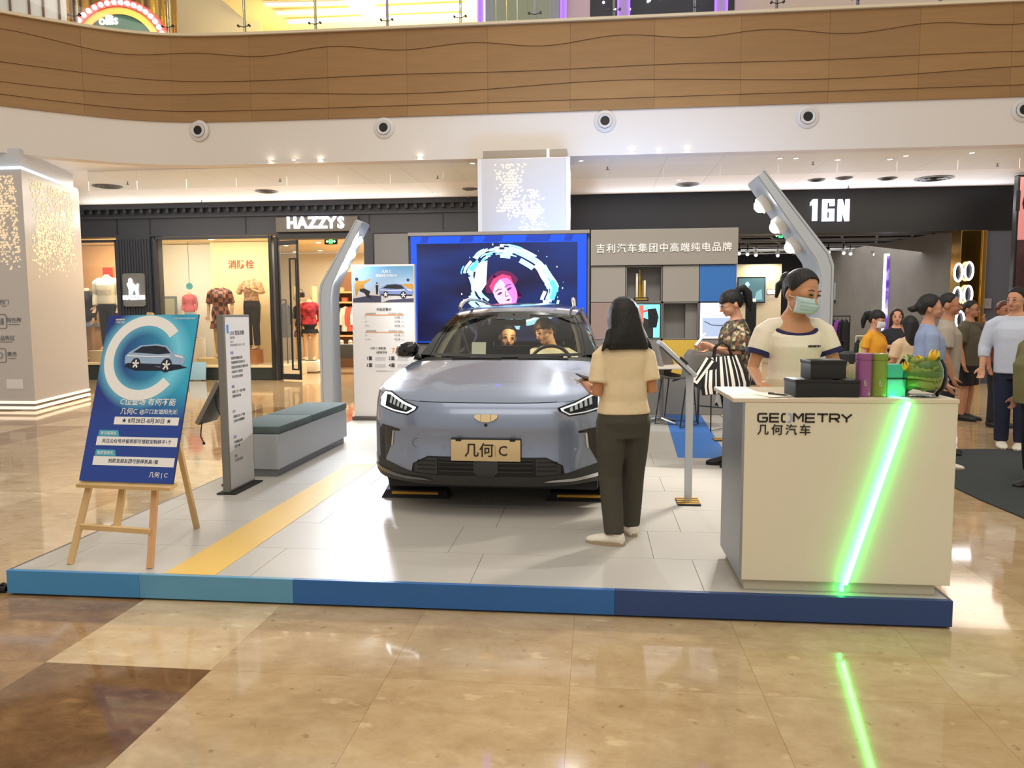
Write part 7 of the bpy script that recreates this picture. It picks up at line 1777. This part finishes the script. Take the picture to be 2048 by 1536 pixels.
    # hair
    if hair:
        hm = hair['m']; c = MB(); T_ = HT @ Matrix.Scale(H, 4)
        shell_hair(c, T_, Vector((0, .006, .942)), hair.get('r', (.0505, .0630, .0635)), hairline(*hair.get('line', (30, 14, -8, -42))))
        for kind, a_ in hair.get('extra', []):
            if kind == 'tube': c.tube([T_ @ Vector(q) for q in a_[0]], [(r[0]*H, r[1]*H) if isinstance(r, tuple) else r*H for r in a_[1]], 12)
            elif kind == 'ball': c.ball((0, 0, 0), a_[1], 14, 10, T=T_ @ Matrix.Translation(a_[0]))
            elif kind == 'long':      # curtain rings: z, rx, ry, y centre
                c.loft([[T_ @ v for v in ring(z, rx, ry, dy, 24)] for z, rx, ry, dy in a_])
        remesh(c, 'hair', hm, t, max(.006, vox), 1)
    return t, HT, p
HB = mat('hair_black', (20, 17, 17), .55, bump=.35, bscale=90, stretch=(1, 1, .12)); HBR = mat('hair_brown', (52, 34, 26), .4, bump=.3, bscale=90, stretch=(1, 1, .12))
def cloth(name, c, **k): return mat(name, c, .85, bump=k.pop('bump', .8), bscale=k.pop('bscale', 6), **k)
DENIM = cloth('navy_cotton', (30, 36, 56)); TEE_CREAM = cloth('tee_cream', (226, 204, 164)); OLIVE = cloth('olive_twill', (70, 66, 56)); DARKP = cloth('dark_cotton', (34, 36, 42))
WSHOE = dict(m=mat('sneaker_white', (232, 224, 206), .5), sole=mat('sneaker_sole', (168, 150, 122), .6), lace=M_WHT)
DSHOE = dict(m=mat('shoe_dark', (44, 40, 38), .5), sole=mat('sole_dark', (30, 28, 27), .6))

# woman with her back turned, at the car
bob = dict(m=HB, r=(.0560, .0650, .0650), line=(34, 10, -30, -60), extra=[('long', [(.995, .020, .026, .01), (.982, .042, .050, .008), (.955, .0580, .062, .008), (.92, .0640, .062, .014), (.88, .0670, .056, .024), (.855, .0730, .048, .032), (.825, .0800, .038, .038), (.800, .0800, .024, .042)]), ('tube', ([(.06, .02, .87), (.085, .03, .825), (.105, .035, .795)], [.02, .014, .004])), ('tube', ([(-.06, .02, .87), (-.085, .03, .825), (-.10, .035, .80)], [.02, .012, .004]))])
person('woman with black shoulder length hair seen from behind, in beige t-shirt at the car', (.178, 4.83, PZ), 3.42, 1.535, 'f', (186, 128, 88),
    dict(sh=.094, el_l=(.120, .03, .615), wr_l=(.130, -.12, .645), el_r=(-.113, .03, .622), wr_r=(-.095, -.11, .650), hd_l=(-.02, -1, .25), hd_r=(.2, -1, .2), nl=(.3, .2, 1), nr=(-.3, .2, 1), curl=.55, an_l=(.050, .050, .045), kn_l=(.055, .004, .275), an_r=(-.060, -.075, .045), kn_r=(-.058, -.040, .275)), (6, 6, 0),
    dict(m=TEE_CREAM, hem=.532, sleeve=.74, ease=.013, straight=.085, sw=1.08), dict(m=OLIVE, len=2.0, w=1.12, waist=.60, ease=.011), WSHOE, bob, face=True, foot_l=1.0, foot_r=.1, vox=.0068)
# things she holds
def held(o, name, label, cat, loc, rz=0, tilt=(0, 0)):
    t = thing(name, label, cat, loc); t.rotation_euler = (tilt[0], tilt[1], rz); return t
h = held(None, 'brochure', 'pale folded brochure held by the woman at the car', 'brochure', at(1172, 768, Y=5.02), .9, (.35, .25))
MB().box(-.11, .05, -.055, .055, 0, .002).build('page', mat('page_pale', (222, 216, 206), .6), h, local=True); MB().box(-.11, .05, -.055, .055, .004, .006, T=Matrix.Rotation(-.06, 4, 'Y')).build('page', mat('page_pale', (222, 216, 206), .6), h, local=True); MB().box(-.1, .04, -.045, .045, .010, .0105, T=Matrix.Rotation(-.06, 4, 'Y')).build('picture', mat('page_grey', (150, 148, 150), .6), h, local=True)
h = held(None, 'phone', 'dark phone held above a brochure by the woman at the car', 'phone', at(1172, 757, Y=4.99), .9, (.35, .25))
MB().box(-.075, .075, -.037, .037, .0, .009, .004).build('case', mat('phone_dark', (48, 46, 50), .3), h, local=True); MB().box(-.068, .068, -.033, .033, .009, .0096).build('display', mat('phone_glass', (20, 22, 28), .1), h, local=True)

# staff woman behind the counter
scoop = cloth('tee_white', (232, 220, 200))
NAVYT = mat('navy_trim', (30, 28, 76), .7)
tied = dict(m=HB, r=(.0495, .0615, .0615), line=(40, 22, 2, -56), extra=[('ball', (Vector((0, .068, .955)), (.022, .022, .024))), ('tube', ([(0, .07, .95), (-.01, .085, .93), (-.012, .080, .89)], [.016, .014, .006]))])
SW, SHT, SP = person('woman in a pale blue face mask and white ringer t-shirt working behind the counter', (1.235, 4.98, PZ), .10, 1.715, 'f', (196, 142, 106),
    dict(hs=1.15, hdz=.026, hy=-.012, sh=.104, el_l=(.150, -.02, .640), wr_l=(.165, -.16, .595), el_r=(-.150, -.01, .635), wr_r=(-.160, -.135, .592), curl=.35, nl=(0, 0, 1), nr=(0, 0, 1), hd_l=(-.1, -1, -.15), hd_r=(.1, -1, -.15)), (30, 15, 3),
    dict(m=scoop, hem=.53, sleeve=.62, ease=.010, top=.812, trim=NAVYT, neck=NAVYT, scoop=.050, sw=1.12), dict(m=cloth('trouser_stone', (206, 190, 160)), waist=.60, ease=.014), WSHOE, tied, mask=mat('mask_blue', (186, 208, 208), .75), vox=.006)
H_ = 1.705
MB().text('GEOMETRY', .016, frame(Vector((.046, -.082, .722))*H_, (1, .12, 0), (0, 0, 1)), d=.002, bold=.0012).build('chest_lettering', M_INK, SW, False, True)

# woman with ponytail, floral shirt and striped bag, in profile
m, nt, bb = nodes_mat('floral_cloth'); tc = N(nt, 'TexCoord'); vo = N(nt, 'TexVoronoi'); vo.inputs['Scale'].default_value = 34; r = N(nt, 'ValToRGB')
r.color_ramp.interpolation = 'CONSTANT'; e = r.color_ramp.elements; e[0].color = rgb(60, 54, 42); e[1].position = .28; e[1].color = rgb(150, 132, 90)
for pz_, c in ((.45, (84, 82, 66)), (.58, (206, 190, 156)), (.72, (120, 70, 56)), (.82, (110, 106, 84))): k = e.new(pz_); k.color = rgb(*c)
sp = N(nt, 'SeparateColor'); nt.links.new(tc.outputs['Object'], vo.inputs['Vector']); nt.links.new(vo.outputs['Color'], sp.inputs[0]); nt.links.new(sp.outputs[0], r.inputs[0]); nt.links.new(r.outputs[0], bb.inputs['Base Color']); bb.inputs['Roughness'].default_value = .8
FLORAL = m
m, nt, bb = nodes_mat('striped_cloth'); tc = N(nt, 'TexCoord'); wv = N(nt, 'TexWave'); wv.inputs['Scale'].default_value = 9; r = N(nt, 'ValToRGB'); r.color_ramp.interpolation = 'CONSTANT'; r.color_ramp.elements[0].color = rgb(24, 24, 28); r.color_ramp.elements[1].position = .62; r.color_ramp.elements[1].color = rgb(220, 214, 204); mp = N(nt, 'Mapping'); mp.inputs['Rotation'].default_value = (0, 0, pi/2)
nt.links.new(tc.outputs['Object'], mp.inputs[0]); nt.links.new(mp.outputs[0], wv.inputs['Vector']); nt.links.new(wv.outputs[0], r.inputs[0]); nt.links.new(r.outputs[0], bb.inputs['Base Color']); bb.inputs['Roughness'].default_value = .8
STRIPED = m
pony = dict(m=HB, line=(4, 2, -2, -58), r=(.0500, .0640, .0625), extra=[('ball', (Vector((0, .062, .985)), (.018, .018, .018))), ('tube', ([(0, .055, .985), (0, .088, .985), (0, .100, .95), (0, .092, .90), (0, .082, .85)], [.014, .022, .026, .022, .008]))])
PT, PHT, PP = person('woman with a black ponytail and floral shirt reading her phone, in profile by the wall', (1.30, 7.36, PZ), -1.42, 1.66, 'f', (214, 160, 130),
    dict(el_l=(.125, -.03, .640), wr_l=(.045, -.145, .680), el_r=(-.115, -.03, .640), wr_r=(-.03, -.15, .675), hd_l=(-.2, -1, .25), hd_r=(.2, -1, .25), nl=(-1, 0, .6), nr=(1, 0, .6), curl=.7, an_l=(.048, .03, .045), an_r=(-.048, -.02, .045)), (0, 20, 0),
    dict(m=FLORAL, hem=.545, sleeve=.86, ease=.018, sw=1.35), dict(m=STRIPED, skirt=.345, waist=.60, ease=.012), dict(m=mat('boot_black', (20, 20, 22), .5), sole=mat('boot_sole', (28, 28, 30), .6), high=.105, lace=M_BLACK), pony, vox=.0072)
h = held(None, 'phone', 'white phone in the hands of the woman with the ponytail', 'phone', at(1402, 679, Y=7.32), -1.42, (.9, 0))
MB().box(-.037, .037, -.075, .075, 0, .009, .004).build('case', mat('phone_white', (226, 228, 230), .3), h, local=True); MB().box(-.033, .033, -.068, .068, .009, .0096).build('display', glow('phone_lit', (180, 200, 220), .8), h, local=True)
bg = thing('tote_bag', 'black and white striped tote bag hanging from the arm of the woman with the ponytail', 'bag', at(1448, 742, Y=7.12), -.05)
Tg = Matrix.Rotation(radians(-6), 4, 'Y')
MB().loft([[Vector((x, y, z)) for x, y in ((-w_, -d_), (w_, -d_), (w_+.012, 0), (w_, d_), (-w_, d_), (-w_-.012, 0))] for z, w_, d_ in ((-.20, .20, .055), (-.12, .205, .06), (.0, .18, .05), (.14, .135, .03))], T=Tg).build('body', mat('bag_black', (24, 24, 28), .7), bg, local=True)
for k, (x, wd) in enumerate(((-.175, .018), (-.135, .03), (-.085, .012), (-.03, .03), (.02, .012), (.065, .03), (.115, .012), (.16, .024))):
    MB().loft([[Vector((x*f+sx*wd/2*f, y-.003, z)) for sx in (-1, 1)]+[Vector((x*f+sx*wd/2*f, y, z)) for sx in (1, -1)] for z, f, y in ((-.195, 1.0, -.0555), (-.12, 1.02, -.0605), (.0, .9, -.0505), (.135, .68, -.0305))], T=Tg).build('stripe', mat('bag_white', (228, 222, 210), .7), bg, local=True)
for y in (-.03, .03): MB().tube([(-.08, y, .13), (-.06, y, .22), (0, y, .27), (.06, y, .22), (.08, y, .13)], (.012), 8, T=Tg).build('handle', M_BLACK, bg, local=True)
MB().loft([[Vector((x-.0, y, z)) for x, y in ((-w_, -.02), (w_, -.02), (w_, .02), (-w_, .02))] for z, w_ in ((-.17, .085), (.12, .06))], T=Matrix.Translation((-.16, -.03, .0)) @ Matrix.Rotation(radians(30), 4, 'Y')).build('side_pouch', mat('bag_black', (24, 24, 28), .7), bg, local=True)
MB().stroke([(-.055, .11), (-.055, -.13), (-.02, -.13), (.0, .11)], .022, .004, T=Matrix.Translation((-.16, -.052, .0)) @ Matrix.Rotation(radians(30), 4, 'Y') @ Matrix.Rotation(pi/2, 4, 'X')).build('pouch_stripe', mat('bag_white', (228, 222, 210), .7), bg, local=True)

# group standing at the right
def stand(px, py, Y): q = at(px, py, Y=Y); return (q.x, Y, 0)
LONG = [('long', [(.98, .03, .04, .01), (.95, .0530, .058, .012), (.90, .0560, .045, .026), (.84, .0600, .032, .036), (.77, .0620, .024, .040), (.71, .0500, .014, .042)])]
person('woman in a mustard yellow t-shirt and white face mask, dark ponytail, behind the tumblers', stand(1747, 700, 10.6), .75, 1.62, 'f', (208, 154, 122), dict(el_l=(.13, -.03, .64), wr_l=(.09, -.14, .60), hd_l=(0, -1, 0)), (10, 12, 0), dict(m=cloth('tee_mustard', (226, 160, 44)), hem=.50, sleeve=.6, straight=.088), dict(m=DENIM), WSHOE, dict(m=HB, line=(6, 3, -2, -58), extra=[('tube', ([(0, .055, .975), (0, .085, .96), (0, .095, .90), (0, .085, .84)], [.014, .022, .024, .010]))]), mask=mat('mask_white', (222, 226, 230), .75), vox=.010)
person('woman with long dark hair facing the camera, dark top, behind the girl in beige', stand(1791, 700, 12.0), -.15, 1.65, 'f', (226, 170, 142), dict(el_l=(.12, -.03, .65), wr_l=(.03, -.13, .66), el_r=(-.12, -.03, .65), wr_r=(-.03, -.14, .66)), (-8, 4, 0), dict(m=cloth('top_dark', (44, 44, 52)), hem=.5, sleeve=.6), dict(m=DARKP), WSHOE, dict(m=HBR, line=(40, 18, -12, -60), extra=LONG), vox=.010)
person('girl with long black hair seen from behind in a loose beige blouse', stand(1818, 700, 9.9), 3.5, 1.545, 'f', (206, 152, 120), dict(el_l=(.13, -.02, .64), wr_l=(.10, -.13, .60)), (0, 5, 0), dict(m=cloth('blouse_beige', (214, 186, 150)), hem=.49, sleeve=.8, ease=.02, straight=.095, sw=1.25), dict(m=DENIM), WSHOE, dict(m=HB, line=(30, 10, -20, -62), extra=LONG), vox=.010)
person('woman with a low bun and pale blue shirt in profile behind the bouquet', stand(1856, 700, 8.05), 1.35, 1.76, 'f', (196, 144, 116), dict(el_l=(.13, .01, .63), wr_l=(.12, -.07, .50), el_r=(-.13, .0, .63), wr_r=(-.12, -.08, .50), an_l=(.048, -.10, .045), kn_l=(.052, -.055, .275)), (0, -2, 0), dict(m=cloth('shirt_blue', (142, 156, 186)), hem=.47, sleeve=1.9, ease=.014, straight=.092, sw=1.12), dict(m=DARKP), WSHOE, dict(m=HB, line=(34, 18, 0, -58), extra=[('ball', (Vector((0, .082, .925)), (.020, .022, .018))), ('tube', ([(0, .055, .94), (0, .08, .925), (0, .11, .93)], [.022, .018, .006]))]), vox=.009)
person('man in a grey t-shirt with cropped hair beside the woman with the bun', stand(1893, 700, 9.0), 1.15, 1.80, 'm', (176, 124, 94), dict(el_r=(-.15, .01, .63), wr_r=(-.14, -.04, .49)), (0, 0, 0), dict(m=cloth('tee_grey', (166, 154, 138)), hem=.46, sleeve=.78, straight=.094, sw=1.15), dict(m=DARKP, w=1.1), DSHOE, dict(m=HB, line=(38, 24, 8, -44), r=(.0465, .0585, .0590)), vox=.010)
person('man with glasses in an olive t-shirt and black shorts holding his hand to his mouth', stand(1937, 700, 11.9), .75, 1.755, 'm', (186, 134, 104), dict(el_l=(.165, -.10, .70), wr_l=(.052, -.088, .822), hd_l=(-.62, -.05, .6), nl=(.2, 1, 0), el_r=(-.15, .01, .62), wr_r=(-.15, -.03, .48)), (0, 0, 0), dict(m=cloth('tee_olive', (92, 86, 70)), hem=.455, sleeve=.78, straight=.104, sw=1.2), dict(m=cloth('shorts_black', (26, 26, 30)), len=.92, w=1.18, name='shorts'), DSHOE, dict(m=HB, line=(36, 22, 6, -44), r=(.0475, .0600, .0615)), glasses=True, vox=.010)
person('man with reddish brown hair half hidden behind the man in the white shirt', stand(2003, 700, 11.2), .3, 1.73, 'm', (176, 120, 96), {}, (-10, 0, 0), dict(m=cloth('tee_rust', (120, 70, 60)), hem=.46, sleeve=.7, sw=1.1), dict(m=DARKP), DSHOE, dict(m=mat('hair_auburn', (92, 44, 30), .4), line=(32, 18, 4, -44)), vox=.012)
person('tall man in a white blue shirt with rolled sleeves and navy trousers, right edge', stand(2030, 700, 9.4), -.65, 1.865, 'm', (206, 152, 122), dict(el_r=(-.16, -.01, .63), wr_r=(-.16, -.06, .50), el_l=(.16, 0, .63)), (-20, 6, 0), dict(m=cloth('shirt_white', (196, 202, 216)), hem=.47, sleeve=1.5, straight=.100, sw=1.15), dict(m=DENIM, w=1.1), dict(WSHOE), dict(m=HB, line=(36, 22, 6, -44), r=(.0475, .0600, .0610)), foot_r=.3, vox=.010)
person('dark haired person with an olive green top, cut by the right edge of the picture', stand(2092, 700, 7.25), -1.2, 1.66, 'f', (150, 106, 84), dict(el_l=(.13, -.02, .63), wr_l=(.10, -.13, .62)), (0, 24, 0), dict(m=cloth('top_olive', (112, 108, 66)), hem=.46, sleeve=.9, ease=.03, straight=.12, sw=1.3), dict(m=cloth('trouser_black', (22, 24, 30)), w=1.15, len=1.8), DSHOE, dict(m=HB, line=(20, 8, -20, -55), extra=LONG), vox=.010)

# two people sitting in the car (same frame as the car)
def seated(x, y, label, hd, shirt, hair, skin, lean, sex='m', z0=.145-.31, pose=None):
    Hs = 1.70; q = dict(kn_l=(.075, -.235, .53), an_l=(.085, -.33, .30), kn_r=(-.075, -.235, .53), an_r=(-.085, -.33, .30), el_l=(.145, -.06, .63), wr_l=(.10, -.19, .63), el_r=(-.145, -.06, .63), wr_r=(-.10, -.19, .63), hd_l=(0, -1, .2), hd_r=(0, -1, .2), nl=(0, .3, 1), nr=(0, .3, 1), lean=lean); q.update(pose or {})
    R_ = Matrix.Rotation(radians(-.4), 3, 'Z'); l = CAR.location+R_ @ Vector((x, y, z0))
    return person(label, l, radians(-.4), Hs, sex, skin, q, hd, shirt, dict(m=DARKP, len=1.9), None, hair, vox=.010)
seated(-.02, 2.32, 'person in the car looking down over the dashboard screen, short dark hair', (14, 4, 8), dict(m=cloth('tee_black', (40, 40, 42)), sleeve=.7, hem=.46), dict(m=HB, line=(33, 22, 6, -46), r=(.0485, .0590, .0595)), (226, 168, 122), (-.055, -.03), z0=-.35, pose=dict(el_r=(-.2, -.08, .66), wr_r=(-.22, -.2, .70)))
seated(.34, 2.36, 'driver with brown hair and cream shirt turned sideways behind the steering wheel', (-52, 18, -14), dict(m=cloth('shirt_cream', (236, 226, 196)), sleeve=.9, hem=.46, sw=1.15), dict(m=mat('hair_chestnut', (78, 54, 34), .45), line=(10, 4, -2, -50), r=(.0520, .0640, .0640)), (236, 178, 134), (-.02, -.05), z0=-.29)
pc = held(None, 'paper', 'white paper sheet standing on the dashboard of the car', 'paper', CAR.location+Vector((-.30, 1.66, 1.03))); MB().box(-.065, .065, -.002, .002, 0, .16, T=Matrix.Rotation(-.3, 4, 'X')).build('sheet', mat('paper_bright', (240, 244, 238), .6), pc, local=True); MB().box(-.02, .02, -.0035, -.002, .0, .03, T=Matrix.Rotation(-.3, 4, 'X')).build('print', mat('print_tan', (206, 170, 110), .6), pc, local=True)

# mannequins of the left shop
MANQ = (214, 176, 140)
def mann(px, Y, z0, H, label, shirt, pants, rz=0, pose=None, sex='f', nohead=True):
    q = at(px, 600, Y=Y); t, _, _ = person(label, (q.x, Y, z0), rz, H, sex, MANQ, pose, (0, 0, 0), shirt, pants, None, None, False, nohead=nohead, vox=.013, name='mannequin', cat='mannequin', group='headless mannequins of the left shop')
    MB().cyl((0, .1, -.02), (0, .1, 0), .16, n=20).build('base_disc', M_STEEL, t, local=True)
    return t
m, nt, bb = nodes_mat('plaid_cloth'); tc = N(nt, 'TexCoord'); ck = N(nt, 'TexChecker'); ck.inputs['Scale'].default_value = 9; ck.inputs[1].default_value = rgb(190, 110, 76); ck.inputs[2].default_value = rgb(60, 36, 34); n = N(nt, 'TexWave'); n.inputs['Scale'].default_value = 5; mx = N(nt, 'MixRGB', blend_type='MULTIPLY'); mx.inputs[0].default_value = .5
nt.links.new(tc.outputs['Object'], ck.inputs[0]); nt.links.new(tc.outputs['Object'], n.inputs['Vector']); nt.links.new(ck.outputs[0], mx.inputs[1]); nt.links.new(n.outputs[0], mx.inputs[2]); nt.links.new(mx.outputs[0], bb.inputs['Base Color'])
PLAID = m
mann(440, 19.5, .50, 2.22, 'headless mannequin in a red plaid dress in the bright window', dict(m=PLAID, hem=.50, sleeve=.95), dict(m=PLAID, skirt=.34, waist=.62), .2)
mann(503, 19.8, .70, 2.25, 'headless mannequin in a patterned blouse and black trousers on a wooden box', dict(m=cloth('blouse_print', (196, 150, 110), var=.6, vscale=16), hem=.57, sleeve=1.0), dict(m=DARKP), -.15, dict(el_l=(.16, -.02, .66), wr_l=(.08, -.13, .70), el_r=(-.16, -.02, .66), wr_r=(-.05, -.13, .68)))
wb = thing('wooden_box', 'small wooden plinth box under the mannequin in black trousers', 'box', (at(500, 700, Y=19.8).x, 19.8, .30)); MB().box(-.26, .26, -.2, .25, 0, .37, .01).build('case', mat('plinth_wood', (206, 140, 84), .5, var=.15, vscale=6), wb, local=True); MB().box(-.27, .27, -.21, .26, .36, .38, .004).build('top_board', mat('plinth_wood', (206, 140, 84), .5), wb, local=True)
mann(215, 19.6, .70, 2.34, 'headless mannequin in a white shirt and black trousers, left window', dict(m=cloth('shirt_ivory', (236, 226, 204)), hem=.52, sleeve=1.9, sw=1.1), dict(m=cloth('trouser_jet', (24, 24, 28))), .1, sex='m')
mann(173, 20.0, .40, 2.30, 'headless mannequin in a black jacket beside the left column', dict(m=cloth('jacket_black', (34, 36, 40)), hem=.46, sleeve=1.85, sw=1.15), dict(m=cloth('skirt_blue', (110, 130, 160)), skirt=.40, waist=.6), -.3)
mann(379, 20.3, 1.0, 1.45, 'small child mannequin in a pink cardigan in the bright window', dict(m=cloth('cardigan_pink', (206, 110, 120)), hem=.48, sleeve=1.8), dict(m=cloth('shorts_pale', (160, 180, 200)), len=.6), 0)
cb = thing('white_plinth', 'white display plinth under the small child mannequin', 'plinth', (at(379, 700, Y=20.3).x, 20.3, .30)); MB().box(-.35, .35, -.25, .25, 0, .66, .01).build('case', M_WHT, cb, local=True); MB().box(-.36, .36, -.26, .26, .65, .68, .004).build('top_board', M_WHT, cb, local=True)
mann(618, 21.0, .34, 1.98, 'headless mannequin in a red and black jacket and short black skirt inside the left shop', dict(m=cloth('jacket_red', (150, 40, 52), var=.7, vscale=9), hem=.5, sleeve=1.6, sw=1.15), dict(m=cloth('trouser_jet', (24, 24, 28)), skirt=.38, waist=.6), .3)
mann(602, 21.4, .34, 1.90, 'headless mannequin in a dark plaid dress inside the left shop', dict(m=cloth('dress_dark', (56, 48, 44), var=.5, vscale=9), hem=.5, sleeve=1.2), dict(m=PLAID, skirt=.34, waist=.6), -.2)
tpl = thing('mannequin_platform', 'low pale platform under the two mannequins inside the left shop', 'platform', (at(610, 700, Y=21.2).x, 21.2, 0)); MB().box(-.6, .5, -.5, .5, .03, .31, .01).build('deck', M_SHOPW, tpl, local=True); MB().box(-.56, .46, -.46, .46, 0, .03).build('kick', M_STEEL, tpl, local=True)

wr1 = thing('display_riser', 'cream riser under the white shirted mannequin in the left window', 'riser', (at(215, 700, Y=19.6).x, 19.6, .30)); MB().box(-.35, .35, -.3, .3, 0, .37, .01).build('case', M_CREAM, wr1, local=True); MB().box(-.36, .36, -.31, .31, .36, .38, .004).build('top_board', M_CREAM, wr1, local=True)
wr0 = thing('display_riser', 'low cream riser under the mannequins of the left display windows', 'riser', (at(430, 700, Y=19.5).x, 19.6, .30)); MB().box(-.40, .42, -.35, .35, 0, .17, .01).build('case', M_CREAM, wr0, local=True); MB().box(-.41, .43, -.36, .36, .165, .18, .004).build('top_board', M_CREAM, wr0, local=True)
